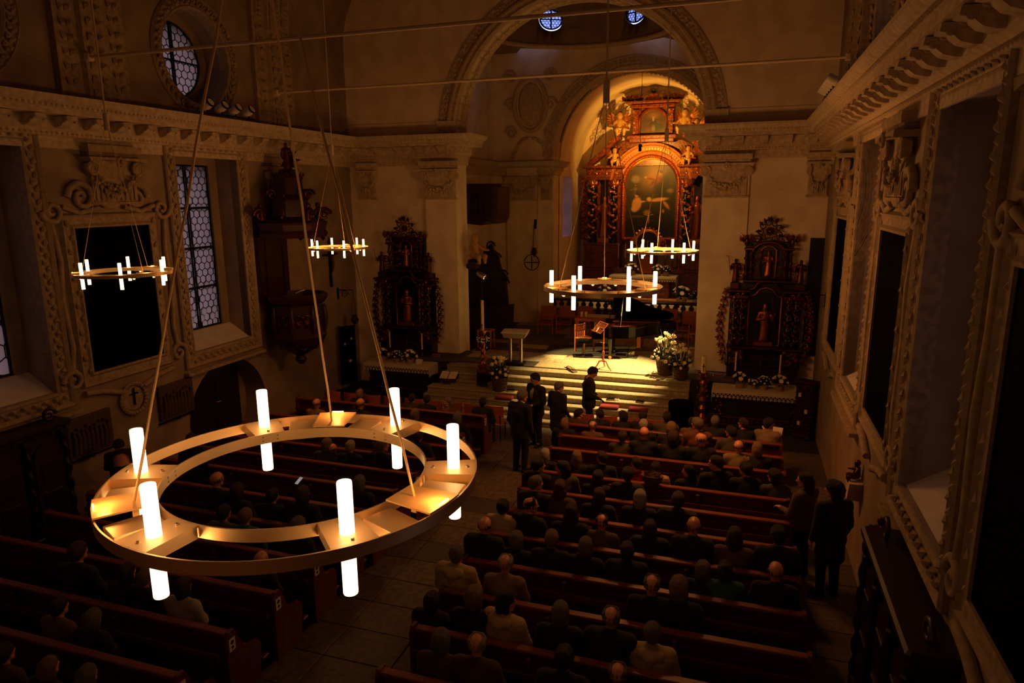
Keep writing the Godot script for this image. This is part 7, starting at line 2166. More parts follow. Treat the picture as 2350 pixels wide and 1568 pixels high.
# ---------------------------------------------------------------- pews
func make_pew(l: float, at: Vector3, tag_end: bool, label: String, group: String, first: bool) -> void:
	var t := thing("pew", label, "pew", at, 0.0, group)
	for s in [-1, 1]:
		var e := MB.new()
		e.prism(PackedVector2Array([Vector2(0.1, 0), Vector2(0.1, 0.9), Vector2(0.06, 0.95), Vector2(-0.04, 0.95), Vector2(-0.1, 0.8), Vector2(-0.2, 0.6), Vector2(-0.42, 0.56), Vector2(-0.47, 0.48), Vector2(-0.42, 0.0)]), 0.05, Transform3D(Basis(Vector3(0, 0, 1), Vector3.UP, Vector3.LEFT), Vector3(s * (l * 0.5 - 0.025), 0, 0)))
		part("end_panel", e.done(), m.pew, t)
	part("backrest", MB.new().box(Vector3(0, 0.68, 0.0), Vector3(l - 0.1, 0.46, 0.03), Basis(Vector3.RIGHT, -0.08)).done(), m.pew, t)
	part("top_rail", MB.new().bevel(Vector3(0, 0.91, 0.02), Vector3(l - 0.04, 0.045, 0.11), 0.01).done(), m.pew_seat, t)
	part("seat", MB.new().bevel(Vector3(0, 0.45, -0.22), Vector3(l - 0.1, 0.035, 0.4), 0.008).done(), m.pew_seat, t)
	part("kneeler", MB.new().bevel(Vector3(0, 0.16, 0.27), Vector3(l - 0.1, 0.05, 0.13), 0.01).done(), m.pew, t)
	part("book_shelf", MB.new().box(Vector3(0, 0.66, 0.12), Vector3(l - 0.1, 0.02, 0.16)).box(Vector3(0, 0.7, 0.19), Vector3(l - 0.1, 0.06, 0.015)).done(), m.pew, t)
	for x in [-l * 0.17, l * 0.17]:
		part("divider", MB.new().bevel(Vector3(x, 0.62, 0.09), Vector3(0.06, 0.5, 0.1), 0.01).done(), m.pew, t)
	part("lower_panel", MB.new().box(Vector3(0, 0.25, -0.03), Vector3(l - 0.1, 0.36, 0.02)).done(), m.pew, t)
	if tag_end:
		var p := part("number_card", MB.new().box(Vector3(l * 0.5 + 0.004, 0.78, 0.02), Vector3(0.006, 0.16, 0.1)).done(), m.paper, t)
		part("symbol", MB.new().lathe([Vector2(0, 0), Vector2(0.026, 0), Vector2(0.026, 0.003), Vector2(0, 0.003)], 12, Transform3D(Basis(Vector3.BACK, -PI / 2), Vector3(l * 0.5 + 0.007, 0.81, 0.02))).lathe([Vector2(0, 0), Vector2(0.02, 0), Vector2(0.02, 0.003), Vector2(0, 0.003)], 12, Transform3D(Basis(Vector3.BACK, -PI / 2), Vector3(l * 0.5 + 0.007, 0.745, 0.02))).done(), m.ink, p)

const ORD := ["first", "second", "third", "fourth", "fifth", "sixth", "seventh", "eighth", "ninth", "tenth", "eleventh", "twelfth", "thirteenth"]
const RIGHT_Z := [-14.47, -13.7, -12.9, -11.67, -10.82, -9.97, -9.13, -8.3, -7.48, -6.65, -5.83]
const LEFT_Z := [-14.45, -13.1, -12.33, -11.58, -10.83, -10.05, -9.22, -8.4, -7.6, -6.73, -5.86, -5.08, -4.28]

func build_pews() -> void:
	for i in RIGHT_Z.size():
		make_pew(4.5, Vector3(-1.25, 0.03, RIGHT_Z[i]), false, "dark red wooden pew, %s row from the front in the right block" % ORD[i], "pews of the right block", i == 0)
	for i in LEFT_Z.size():
		make_pew(5.15, Vector3(-8.05, 0.03, LEFT_Z[i]), true, "dark wooden pew with a white end card, %s from the front in the left block" % ORD[i], "pews of the left block", i == 0)
const SEATS_RIGHT := {
	0: "-3.32 1.10 short dark brown r; -2.84 1.13 short dark black l; -2.31 1.14 bob black black l; -1.88 1.18 short dark black s; -1.35 1.20 short black grey s; -0.81 1.13 short dark tan s; -0.34 1.20 short grey dark s; 0.24 1.21 short brown black l; 0.73 1.26 short dark beige r",
	1: "-3.47 1.10 bob blond black s; -2.84 1.10 crown grey tan s; -1.76 1.23 short white dark s; -1.19 1.22 curly blond dark s; -0.66 1.36 short grey rust l; 0.00 1.26 short dark grey l",
	2: "-2.07 1.22 short brown olive s; -1.64 1.33 bald - black s; -1.07 1.30 curly brown black s; -0.54 1.32 bald - black l; 0.15 1.25 bald - beige s; 0.49 1.25 bob blond black s",
	3: "-3.34 1.15 bob white black s; -2.72 1.17 long blond black s; -2.24 1.21 short brown dark l; -1.60 1.17 short dark red l; -1.26 1.13 long black cream s; -0.67 1.14 long black black L; -0.21 1.35 short dark black L; 0.28 1.29 short dark black l; 0.76 1.22 curly dark grey l",
	4: "-3.23 1.27 short black black r; -2.77 1.28 long black grey L; -2.15 1.19 long dark black s; -1.63 1.30 short dark navy s",
	5: "-3.03 1.31 short grey dark r; -2.61 1.29 long red brown s; -1.96 1.24 bob brown black s; -1.31 1.29 bob white black s; -0.72 1.33 short brown black s",
	6: "-3.31 1.23 bun black cream s; -2.87 1.32 crown dark black r; -2.22 1.30 long black black s; -1.75 1.21 crown brown taupe s; -1.04 1.22 long brown black s; -0.43 1.35 bald - black s; 0.13 1.28 long brown taupe s; 0.70 1.38 short black black s",
	7: "-3.30 1.32 bald - black s; -2.82 1.17 curly grey dark s; -2.30 1.27 short blond black s; -1.82 1.24 bob grey black s; -1.24 1.26 short brown black s; -0.25 1.15 curly grey black s; 0.03 1.20 bob brown green s; 0.64 1.29 bald - black s",
	8: "-3.39 1.29 short grey cream s; -2.70 1.27 crown white beige s; -0.81 1.31 crown grey black s; -0.49 1.33 curly blond black s",
	9: "-3.38 1.10 curly dark black s; -2.82 1.26 curly blond black s; -2.42 1.28 bob black cream r; -1.75 1.27 bob grey dark s; -1.16 1.32 crown grey black s; -0.70 1.22 short grey cream s",
	10: "-2.89 1.21 curly grey brown s; -2.46 1.26 crown white brown s; -1.50 1.31 short black black s; -0.94 1.25 crown grey black s",
}
const SEATS_LEFT := {
	0: "-5.65 1.16 short black black s; -6.52 1.10 long blond tan B; -7.11 1.10 short black black s; -7.52 1.10 short dark olive s; -8.98 1.10 bob blond dark s",
	1: "-5.74 1.21 bob grey black s; -6.77 1.19 bob blond grey s; -8.16 1.30 bald - black s; -9.34 1.20 bald - beige s",
	3: "-5.95 1.28 short brown black s",
	4: "-6.35 1.30 bob grey dark r; -7.05 1.20 short white dark s; -7.46 1.10 bald - taupe s; -7.58 1.18 curly blond grey s",
	7: "-6.44 1.34 bob brown black s; -7.02 1.23 short dark black s; -7.71 1.22 curly brown dark s; -8.12 1.37 bald - black s",
	6: "-5.90 1.26 bob grey dark s",
	8: "-5.97 1.25 curly grey dark s; -6.90 1.26 short blond green s; -7.30 1.26 short dark striped s",
	9: "-5.95 1.18 bald - dark s",
	10: "-6.44 1.19 bob brown white s; -7.06 1.20 short grey dark s; -7.35 1.22 bob dark black s; -8.17 1.38 short red black s",
	11: "-7.05 1.11 curly grey dark s; -7.58 1.16 short black tan s",
	12: "-6.20 1.14 bob grey black s; -6.75 1.11 bob blond black s; -7.39 1.13 short dark brown s",
}

# ---------------------------------------------------------------- people
const CLOTH := {"black": Color(0.035, 0.032, 0.034), "dark": Color(0.06, 0.055, 0.05), "navy": Color(0.05, 0.07, 0.11), "brown": Color(0.3, 0.18, 0.09), "tan": Color(0.42, 0.3, 0.18), "grey": Color(0.28, 0.26, 0.23), "beige": Color(0.55, 0.46, 0.33), "cream": Color(0.78, 0.68, 0.5), "white": Color(0.7, 0.66, 0.6), "red": Color(0.62, 0.04, 0.05), "green": Color(0.16, 0.36, 0.22), "striped": Color(0.36, 0.32, 0.28), "olive": Color(0.22, 0.2, 0.12), "rust": Color(0.42, 0.22, 0.08), "taupe": Color(0.36, 0.27, 0.22)}
const CLOTH_SAYS := {"black": "black clothes", "dark": "dark clothes", "navy": "a dark blue jacket", "brown": "a brown top", "tan": "a tan jacket", "grey": "a grey coat", "beige": "a beige jacket", "cream": "a pale cream jacket", "white": "a white top", "red": "a red top", "green": "a green top", "striped": "a striped top", "olive": "an olive coat", "rust": "a rust brown coat", "taupe": "a taupe sweater"}
const HAIR := {"white": Color(0.8, 0.76, 0.68), "grey": Color(0.5, 0.46, 0.4), "blond": Color(0.62, 0.46, 0.24), "brown": Color(0.2, 0.11, 0.05), "dark": Color(0.07, 0.045, 0.03), "black": Color(0.025, 0.02, 0.018), "red": Color(0.3, 0.08, 0.03), "-": Color(0.3, 0.2, 0.12)}
const HAIR_SAYS := {"short": "short %s haired person", "bob": "person with a %s bob", "long": "long %s haired person", "curly": "curly %s haired person", "bun": "%s hair bun person", "bald": "bald person", "crown": "balding %s haired person"}
var head_mesh: ArrayMesh
var hand_mesh: ArrayMesh
var hair_mesh := {}
var cloth_mat := {}
var hair_mat := {}

func build_heads() -> void:
	var f := Field.new(Vector3(-0.12, -0.2, -0.15), Vector3(0.12, 0.16, 0.14), 0.009)
	f.cap(Vector3(0, 0.035, 0.022), Vector3(0, 0.045, -0.02), 0.088, 0.083, 0.02)          # skull
	f.cap(Vector3(0, 0.0, -0.045), Vector3(0, -0.075, -0.06), 0.058, 0.036, 0.03)           # face to chin
	for s in [-1, 1]:
		f.cap(Vector3(s * 0.055, -0.03, 0.0), Vector3(s * 0.018, -0.085, -0.06), 0.03, 0.022, 0.03)   # jaw
		f.cap(Vector3(s * 0.034, -0.005, -0.085), Vector3(s * 0.05, -0.012, -0.07), 0.017, 0.015, 0.02)  # cheek
		f.cap(Vector3(s * 0.012, 0.042, -0.1), Vector3(s * 0.048, 0.04, -0.082), 0.01, 0.01, 0.014)    # brow
		f.cap(Vector3(s * 0.031, 0.022, -0.112), Vector3(s * 0.031, 0.022, -0.1), 0.0135, 0.012, 0.01, true)   # eye socket
		f.cap(Vector3(s * 0.031, 0.022, -0.092), Vector3(s * 0.031, 0.022, -0.09), 0.012, 0.012, 0.003)
		f.cap(Vector3(s * 0.088, 0.03, 0.008), Vector3(s * 0.084, -0.018, -0.002), 0.014, 0.009, 0.008)   # ear
		f.cap(Vector3(s * 0.09, 0.035, 0.014), Vector3(s * 0.094, 0.0, 0.012), 0.008, 0.006, 0.006)
	f.cap(Vector3(0, 0.03, -0.1), Vector3(0, -0.018, -0.122), 0.009, 0.014, 0.012)          # nose
	f.cap(Vector3(-0.012, -0.02, -0.108), Vector3(0.012, -0.02, -0.108), 0.01, 0.01, 0.01)
	f.cap(Vector3(-0.018, -0.047, -0.096), Vector3(0.018, -0.047, -0.096), 0.01, 0.01, 0.008)   # lips
	f.cap(Vector3(-0.02, -0.0545, -0.106), Vector3(0.02, -0.0545, -0.106), 0.0045, 0.0045, 0.003, true)
	f.cap(Vector3(-0.012, -0.063, -0.094), Vector3(0.012, -0.063, -0.094), 0.01, 0.01, 0.008)
	f.cap(Vector3(0, -0.05, 0.02), Vector3(0, -0.17, 0.03), 0.055, 0.054, 0.03)              # neck
	var b := MB.new()
	f.mesh(b)
	head_mesh = b.done()
	# hand: wrist at the origin, fingers along -z, palm down, thumb towards +x
	f = Field.new(Vector3(-0.065, -0.05, -0.21), Vector3(0.08, 0.03, 0.04), 0.0045)
	f.cap(Vector3(0, 0, 0.035), Vector3(0, 0, -0.01), 0.024, 0.024, 0.015)
	for i in 4:
		var x := -0.03 + 0.02 * i
		f.cap(Vector3(x * 0.55, 0, -0.02), Vector3(x, 0.0, -0.085), 0.017, 0.0125, 0.012)
		var l: float = [0.062, 0.078, 0.086, 0.076][i] * 1.0
		var p0 := Vector3(x, 0.0, -0.088)
		var p1 := p0 + Vector3(x * 0.12, -0.012, -l * 0.5)
		var p2 := p1 + Vector3(0, -0.02, -l * 0.3)
		var p3 := p2 + Vector3(0, -0.018, -l * 0.12)
		f.cap(p0, p1, 0.0105, 0.0095, 0.004); f.cap(p1, p2, 0.0095, 0.0085, 0.003); f.cap(p2, p3, 0.0085, 0.0075, 0.003)
	f.cap(Vector3(0.02, -0.004, -0.02), Vector3(0.045, -0.014, -0.055), 0.016, 0.012, 0.012)
	f.cap(Vector3(0.045, -0.014, -0.055), Vector3(0.05, -0.022, -0.09), 0.0115, 0.009, 0.003)
	b = MB.new()
	f.mesh(b)
	hand_mesh = b.done()
	var n := FastNoiseLite.new()
	n.seed = 4
	n.frequency = 26.0
	for kind in ["short", "crown", "bald", "bob", "long", "curly", "bun"]:
		f = Field.new(Vector3(-0.17, -0.42 if kind == "long" else -0.2, -0.17), Vector3(0.17, 0.19, 0.2), 0.011)
		if kind in ["bald", "crown"]:
			for i in 9:
				var a := lerpf(-0.35, PI + 0.35, i / 8.0)
				var q := Vector3(cos(a) * 0.083, -0.005 + 0.012 * sin(a), sin(a) * 0.082 + 0.012)
				f.cap(q, q + Vector3(0, 0.04 if kind == "bald" else 0.055, 0), 0.017, 0.017, 0.014)
			if kind == "crown":
				f.cap(Vector3(-0.045, 0.105, -0.045), Vector3(0.045, 0.105, -0.045), 0.027, 0.027, 0.02)
				for s in [-1, 1]:
					f.cap(Vector3(s * 0.066, 0.07, -0.04), Vector3(s * 0.068, 0.07, 0.05), 0.03, 0.03, 0.02)
		else:
			var fat := 0.012 if kind == "curly" else 0.0
			f.cap(Vector3(0, 0.045, 0.028), Vector3(0, 0.058, -0.018), 0.096 + fat, 0.092 + fat, 0.02)
			f.cap(Vector3(0, -0.02, 0.05), Vector3(0, 0.0, 0.05), 0.072 + fat, 0.08 + fat, 0.03)
			for s in [-1, 1]:
				f.cap(Vector3(s * 0.078, 0.04, -0.01), Vector3(s * 0.078, -0.012 if kind in ["short", "bun"] else -0.09, 0.014), 0.026 + fat * 0.6, 0.018 if kind == "short" else 0.03, 0.02)
			if kind in ["bob", "long"]:
				f.cap(Vector3(0, -0.02, 0.055), Vector3(0, -0.1, 0.055), 0.088, 0.072, 0.03)
			if kind == "long":
				f.cap(Vector3(0, -0.05, 0.06), Vector3(0, -0.33, 0.085), 0.085, 0.06, 0.04)
				for s in [-1, 1]:
					f.cap(Vector3(s * 0.07, -0.05, 0.03), Vector3(s * 0.085, -0.28, 0.05), 0.04, 0.03, 0.03)
			if kind == "bun":
				f.cap(Vector3(0, 0.1, 0.1), Vector3(0, 0.105, 0.105), 0.045, 0.045, 0.01)
			if kind == "curly":
				f.cap(Vector3(0, -0.03, 0.045), Vector3(0, -0.05, 0.05), 0.1, 0.09, 0.03)
			# free the face
			f.cap(Vector3(0, 0.02, -0.16), Vector3(0, -0.12, -0.15), 0.092, 0.1, 0.01, true)
		f.rough(0.012 if kind == "curly" else 0.004, n)
		b = MB.new()
		f.mesh(b)
		hair_mesh[kind] = b.done()

# joints: hip height point, chest, neck, head (centre), shoulders, elbows, wrists, hips, knees, ankles
func skeleton(seated: bool) -> Dictionary:
	if seated:
		return {"pelvis": Vector3(0, 0.56, 0), "chest": Vector3(0, 0.92, 0.02), "neck": Vector3(0, 1.1, 0.0), "head": Vector3(0, 1.25, -0.03),
			"sh": Vector3(0.195, 1.03, 0.02), "el": Vector3(0.27, 0.78, -0.04), "wr": Vector3(0.08, 0.68, -0.27), "hip": Vector3(0.1, 0.53, -0.02), "kn": Vector3(0.12, 0.53, -0.43), "an": Vector3(0.12, 0.1, -0.42), "toe": Vector3(0.13, 0.05, -0.6)}
	return {"pelvis": Vector3(0, 0.95, 0), "chest": Vector3(0, 1.3, 0.0), "neck": Vector3(0, 1.5, 0.01), "head": Vector3(0, 1.65, -0.02),
		"sh": Vector3(0.2, 1.42, 0.01), "el": Vector3(0.26, 1.13, 0.02), "wr": Vector3(0.25, 0.88, -0.08), "hip": Vector3(0.1, 0.92, 0), "kn": Vector3(0.11, 0.5, -0.02), "an": Vector3(0.11, 0.09, 0.02), "toe": Vector3(0.13, 0.045, -0.13)}

func both(j: Dictionary, k: String, s: int) -> Vector3:      # a joint of one side; a "_r" entry overrides the mirrored one
	if s > 0: return j.get(k + "_r", j[k])
	return j[k] * Vector3(-1, 1, 1)

func body_mesh(j: Dictionary, head_turn: Basis) -> ArrayMesh:
	var lo: Vector3 = j.pelvis
	var hi: Vector3 = j.head
	for k in ["el", "wr", "kn", "an", "toe", "sh"]:
		for s in [-1, 1]:
			lo = lo.min(both(j, k, s))
			hi = hi.max(both(j, k, s))
	var f := Field.new(lo - Vector3.ONE * 0.16, hi + Vector3.ONE * 0.16, 0.027)
	f.cap(j.pelvis, j.chest, 0.1, 0.11, 0.05, false, 0.75)
	f.cap(j.chest, j.neck - Vector3(0, 0.06, 0), 0.11, 0.06, 0.05)
	f.cap(j.neck - Vector3(0, 0.08, 0), j.neck + (j.head - j.neck) * 0.4, 0.056, 0.054, 0.03)
	for s in [-1, 1]:
		f.cap(both(j, "sh", s) * Vector3(0.5, 1, 1), both(j, "sh", s), 0.06, 0.06, 0.04)
		f.cap(both(j, "sh", s), both(j, "el", s), 0.052, 0.042, 0.03)
		f.cap(both(j, "el", s), both(j, "wr", s), 0.041, 0.028, 0.02)
		f.cap(both(j, "hip", s), both(j, "kn", s), 0.085, 0.06, 0.03)
		f.cap(both(j, "kn", s), both(j, "an", s), 0.058, 0.038, 0.02)
		f.cap(both(j, "an", s), both(j, "toe", s), 0.038, 0.03, 0.02)
	var b := MB.new()
	f.mesh(b)
	b.st.generate_normals()
	b.add(head_mesh, Transform3D(head_turn, j.head))
	for s in [-1, 1]:
		var w := both(j, "wr", s)
		var e := both(j, "el", s)
		var d := (w - e).normalized()
		if j.has("hand_aim"): d = (d + j.hand_aim).normalized()
		var up := Vector3.UP if absf(d.y) < 0.85 else Vector3(s, 0, 0)
		var bs := Basis.looking_at(d, up)
		if s > 0: bs.x = -bs.x
		b.add(hand_mesh, Transform3D(bs, w))
	return b.raw()

func coat_mesh(j: Dictionary, long := 0.0, puff := false, open_front := false, collar := true) -> ArrayMesh:
	var lo: Vector3 = j.pelvis - Vector3(0.24, 0.1 + long, 0.3)
	var hi: Vector3 = j.neck + Vector3(0.24, 0.08, 0.24)
	for k in ["el", "wr", "sh"]:
		for s in [-1, 1]:
			lo = lo.min(both(j, k, s) - Vector3.ONE * 0.12)
			hi = hi.max(both(j, k, s) + Vector3.ONE * 0.12)
	var f := Field.new(lo, hi, 0.02)
	var p := 0.022 if puff else 0.0
	f.cap(j.pelvis - Vector3(0, 0.02, 0), j.chest, 0.15 + p, 0.155 + p, 0.05, false, 0.68)
	f.cap(j.chest, j.neck - Vector3(0, 0.07, -0.01), 0.148 + p, 0.085 + p, 0.06, false, 0.85)
	if collar: f.cap(j.neck - Vector3(0, 0.06, -0.01), j.neck - Vector3(0, 0.015, -0.012), 0.082 + p, 0.072 + p, 0.02)
	if long > 0.0:
		f.cap(j.pelvis, j.pelvis - Vector3(0, long, 0), 0.15, 0.17, 0.05, false, 0.75)
	for s in [-1, 1]:
		f.cap(both(j, "sh", s) * Vector3(0.5, 1, 1), both(j, "sh", s), 0.09 + p, 0.086 + p, 0.05)
		f.cap(both(j, "sh", s), both(j, "el", s), 0.08 + p, 0.064 + p, 0.03)
		f.cap(both(j, "el", s), both(j, "el", s).lerp(both(j, "wr", s), 0.88), 0.06 + p, 0.046 + p * 0.6, 0.02)
	if open_front:
		f.cap(j.neck + Vector3(0, -0.02, -0.16), j.chest + Vector3(0, -0.3, -0.23), 0.075, 0.05, 0.02, true)
	for z in f.nz:
		for y in f.ny:
			for x in f.nx:
				var i := (z * f.ny + y) * f.nx + x
				if absf(f.v[i]) < 0.05:
					var q := f.o + Vector3(x, y, z) * f.h
					f.v[i] += (0.009 * absf(sin(q.y * 48.0 + q.x * 3.0)) if puff else 0.004 * sin(q.y * 42.0 + sin(q.x * 23.0) * 2.0) * sin(q.x * 31.0 + q.z * 17.0))
	var b := MB.new()
	f.mesh(b)
	return b.done()

func trouser_mesh(j: Dictionary) -> ArrayMesh:
	var lo: Vector3 = j.pelvis
	var hi: Vector3 = j.pelvis
	for k in ["hip", "kn", "an"]:
		for s in [-1, 1]:
			lo = lo.min(both(j, k, s))
			hi = hi.max(both(j, k, s))
	var f := Field.new(lo - Vector3.ONE * 0.2, hi + Vector3.ONE * 0.2, 0.026)
	f.cap(j.pelvis + Vector3(-0.06, 0, 0), j.pelvis + Vector3(0.06, 0, 0), 0.125, 0.125, 0.04)
	for s in [-1, 1]:
		f.cap(both(j, "hip", s), both(j, "kn", s), 0.1, 0.078, 0.03)
		f.cap(both(j, "kn", s), both(j, "an", s), 0.076, 0.06, 0.02)
	var b := MB.new()
	f.mesh(b)
	return b.done()

func shoe_meshes(j: Dictionary) -> Array:
	var o := []
	for s in [-1, 1]:
		var f := Field.new(both(j, "an", s).min(both(j, "toe", s)) - Vector3.ONE * 0.1, both(j, "an", s).max(both(j, "toe", s)) + Vector3.ONE * 0.1, 0.016)
		f.cap(both(j, "an", s) + Vector3(0, -0.03, 0.03), both(j, "toe", s), 0.05, 0.042, 0.02)
		var b := MB.new()
		f.mesh(b)
		o.append(b.done())
	return o

func cloth(n: String) -> StandardMaterial3D:
	if not cloth_mat.has(n):
		var c: Color = CLOTH[n]
		var k := mottled(c.lightened(0.04), c.darkened(0.25), 0.85, 7.0, 0.05)
		if n == "striped":
			var im := Image.create(16, 16, false, Image.FORMAT_RGB8)
			im.fill(Color(0.5, 0.46, 0.4))
			im.fill_rect(Rect2i(0, 0, 16, 7), Color(0.06, 0.055, 0.05))
			k.albedo_texture = ImageTexture.create_from_image(im)
			k.uv1_world_triplanar = false
			k.uv1_scale = Vector3.ONE * 26.0
		k.rim_enabled = true
		k.rim = 0.15
		cloth_mat[n] = k
	return cloth_mat[n]

func hair_of(n: String) -> StandardMaterial3D:
	if not hair_mat.has(n):
		var c: Color = HAIR[n]
		hair_mat[n] = mottled(c.lightened(0.16), c.darkened(0.45), 0.5, 5.0, 0.05, FastNoiseLite.TYPE_SIMPLEX_SMOOTH, 0.6, Vector3(6, 0.6, 6))
		hair_mat[n].uv1_world_triplanar = false
	return hair_mat[n]

func person_parts(t: Node3D, j: Dictionary, hb: Basis, body: ArrayMesh, coat: ArrayMesh, trousers: ArrayMesh, hair: String, hcol: String, coat_col: String) -> void:
	part("body", body, m.skin, t)
	part("coat", coat, cloth(coat_col), t)
	part("trousers", trousers, m.trouser, t)
	part("hair", hair_mesh[hair], hair_of(hcol), t, Transform3D(hb, j.head))
	for s in [-1, 1]:
		part("eye", eye_mesh, m.eye, t, Transform3D(hb, j.head + hb * Vector3(s * 0.031, 0.022, -0.1)))

var eye_mesh: ArrayMesh

func build_people() -> void:
	build_heads()
	eye_mesh = MB.new().ball(Vector3.ZERO, Vector3(0.008, 0.006, 0.006), 8).done()
	var j := skeleton(true)
	var turns := {"s": Basis.from_euler(Vector3(0.08, 0, 0)), "l": Basis.from_euler(Vector3(0.0, 0.8, 0)), "r": Basis.from_euler(Vector3(0.0, -0.8, 0)), "L": Basis.from_euler(Vector3(-0.05, 1.35, 0)), "B": Basis.from_euler(Vector3(-0.1, 1.2, 0))}
	var bodies := {}
	for k: String in turns:
		bodies[k] = body_mesh(j, turns[k])
	var coats := [coat_mesh(j), coat_mesh(j, 0.0, true), coat_mesh(j, 0.0, false, false, false)]
	var trousers := trouser_mesh(j)
	var shoes := shoe_meshes(j)
	var hood := MB.new()
	var hf := Field.new(Vector3(-0.2, 0.92, -0.05), Vector3(0.2, 1.22, 0.28), 0.016)
	hf.cap(Vector3(-0.1, 1.06, 0.1), Vector3(0.1, 1.06, 0.1), 0.07, 0.07, 0.04)
	hf.cap(Vector3(0, 1.02, 0.14), Vector3(0, 0.98, 0.16), 0.08, 0.05, 0.04)
	hf.mesh(hood)
	var hoodm := hood.done()
	for side in ["right", "left"]:
		var rows: Dictionary = SEATS_RIGHT if side == "right" else SEATS_LEFT
		var zs: Array = RIGHT_Z if side == "right" else LEFT_Z
		for r: int in rows:
			var k := 0
			for e: String in rows[r].split("; "):
				var w := e.split(" ")
				var hair := w[2]
				var hcol := w[3]
				var coat := w[4]
				var says: String = HAIR_SAYS[hair]
				if "%s" in says: says = says % hcol
				var place := "%s from aisle, %s %s pew" % [ORD[k], ORD[r], side]
				k += 1
				var t := thing("person", "%s in %s, %s" % [says, CLOTH_SAYS[coat], place], "person", Vector3(w[0].to_float(), 0.03, zs[r] - 0.27), 0.0, "concert audience in the pews")
				var sc := w[1].to_float() / 1.28
				var pose := w[5]
				t.rotation.y = {"s": 0.0, "l": 0.2, "r": -0.2, "L": 0.35, "B": 1.5}[pose] + 0.06 * sin(k * 2.7 + r)
				t.scale = Vector3.ONE * sc
				person_parts(t, j, turns[pose], bodies[pose], coats[1] if coat == "cream" or (coat == "black" and k % 4 == 1) else coats[2] if hair == "bun" or coat == "red" else coats[0], trousers, hair, hcol, coat)
				for s in shoes:
					part("shoe", s, m.shoe, t)
				if coat == "cream" and hair != "bun": part("hood", hoodm, cloth(coat), t)
	# what some of them hold
	tag(part("phone", MB.new().bevel(Vector3(-0.93, 0.98, -12.32), Vector3(0.07, 0.14, 0.01), 0.003, Basis.from_euler(Vector3(-0.3, 0.9, 0))).done(), m.lacquer), "black phone held up by the long haired person in the fourth row", "phone")
	tag(part("folded_programme", MB.new().box(Vector3(0.75, 0.98, -15.1), Vector3(0.2, 0.28, 0.004), Basis.from_euler(Vector3(-0.7, 0.5, 0))).box(Vector3(0.93, 0.99, -15.02), Vector3(0.2, 0.28, 0.004), Basis.from_euler(Vector3(-0.7, -0.2, 0))).done(), m.paper), "large open paper programme held in the first row at the right end", "programme")
	for q in [[Vector3(-7.0, 0.93, -4.72), 0.5, "pale glowing phone screen in the nearest left pew"], [Vector3(-7.35, 0.98, -9.85), -0.2, "tiny glowing phone screen far back in the left block"]]:
		var ph := thing("phone", q[2], "phone", q[0], q[1])
		part("case", MB.new().bevel(Vector3.ZERO, Vector3(0.085, 0.012, 0.17), 0.003, Basis(Vector3.RIGHT, 0.5)).done(), m.lacquer, ph)
		part("screen", MB.new().box(Basis(Vector3.RIGHT, 0.5) * Vector3(0, 0.0065, 0), Vector3(0.077, 0.002, 0.16), Basis(Vector3.RIGHT, 0.5)).done(), m.screen, ph)
	var fb := thing("handbag", "gold wicker handbag with a fur rim on the fifth right pew", "bag", Vector3(-1.28, 0.93, -11.62))
	part("bag_body", MB.new().lathe([Vector2(0, 0), Vector2(0.09, 0.0), Vector2(0.16, 0.09), Vector2(0.2, 0.2), Vector2(0.19, 0.2), Vector2(0, 0.15)], 18, Transform3D(Basis.from_scale(Vector3(1.0, 1.0, 0.55)), Vector3.ZERO)).done(), m.wicker, fb)
	var fur := MB.new()
	for i in 60:
		var a := i * 2.4
		fur.leaf(Vector3(cos(a) * 0.1, 0.18, sin(a) * 0.06), Vector3(cos(a) * 0.5, 0.8, sin(a) * 0.5).normalized(), Vector3(-sin(a), 0, cos(a)), 0.1, 0.03)
	part("fur", fur.done(), cloth("beige"), fb)
	# standing figures
	var jj := skeleton(false)
	var st := func(called_label: String, at: Vector3, turn: float, scale_: float, jo: Dictionary, hb: Basis, hair: String, hcol: String, coat: String, long: float, open_front: bool, collar := true) -> Node3D:
		var t := thing("person", called_label, "person", at, turn, "")
		t.scale = Vector3.ONE * scale_
		person_parts(t, jo, hb, body_mesh(jo, hb), coat_mesh(jo, long, false, open_front, collar), trouser_mesh(jo), hair, hcol, coat)
		for s in shoe_meshes(jo):
			part("shoe", s, m.shoe, t)
		return t
	# back turned in the aisle
	var j1 := jj.duplicate()
	j1.head = Vector3(0.02, 1.63, -0.05)
	st.call("big person in a black suit seen from behind, standing nearest in the aisle", Vector3(-4.38, 0, -13.68), -0.35, 1.055, j1, Basis.from_euler(Vector3(-0.15, -0.35, 0)), "short", "grey", "black", 0.12, false)
	# facing us, open jacket, white shirt, holding papers
	var j2 := jj.duplicate()
	j2.el = Vector3(0.27, 1.14, 0.0); j2.wr = Vector3(0.12, 1.08, -0.2); j2.el_r = Vector3(0.27, 1.14, 0.0); j2.wr_r = Vector3(0.1, 1.02, -0.22)
	var p2: Node3D = st.call("person with glasses and a white shirt under an open dark jacket, facing the gallery", Vector3(-4.5, 0, -15.3), PI - 0.55, 1.03, j2, Basis.from_euler(Vector3(-0.25, -0.3, 0)), "short", "dark", "black", 0.1, true)
	part("shirt", coat_mesh({"pelvis": j2.pelvis + Vector3(0, 0.02, 0), "chest": j2.chest, "neck": j2.neck, "sh": j2.sh * Vector3(0.75, 0.98, 1), "el": j2.sh * Vector3(0.8, 0.95, 1), "wr": j2.sh * Vector3(0.8, 0.93, 1)}, 0.0, false, false, true), cloth("white"), p2, Transform3D(Basis.from_scale(Vector3(0.82, 1, 0.9)), Vector3(0, 0, 0.0)))
	var gl := MB.new()
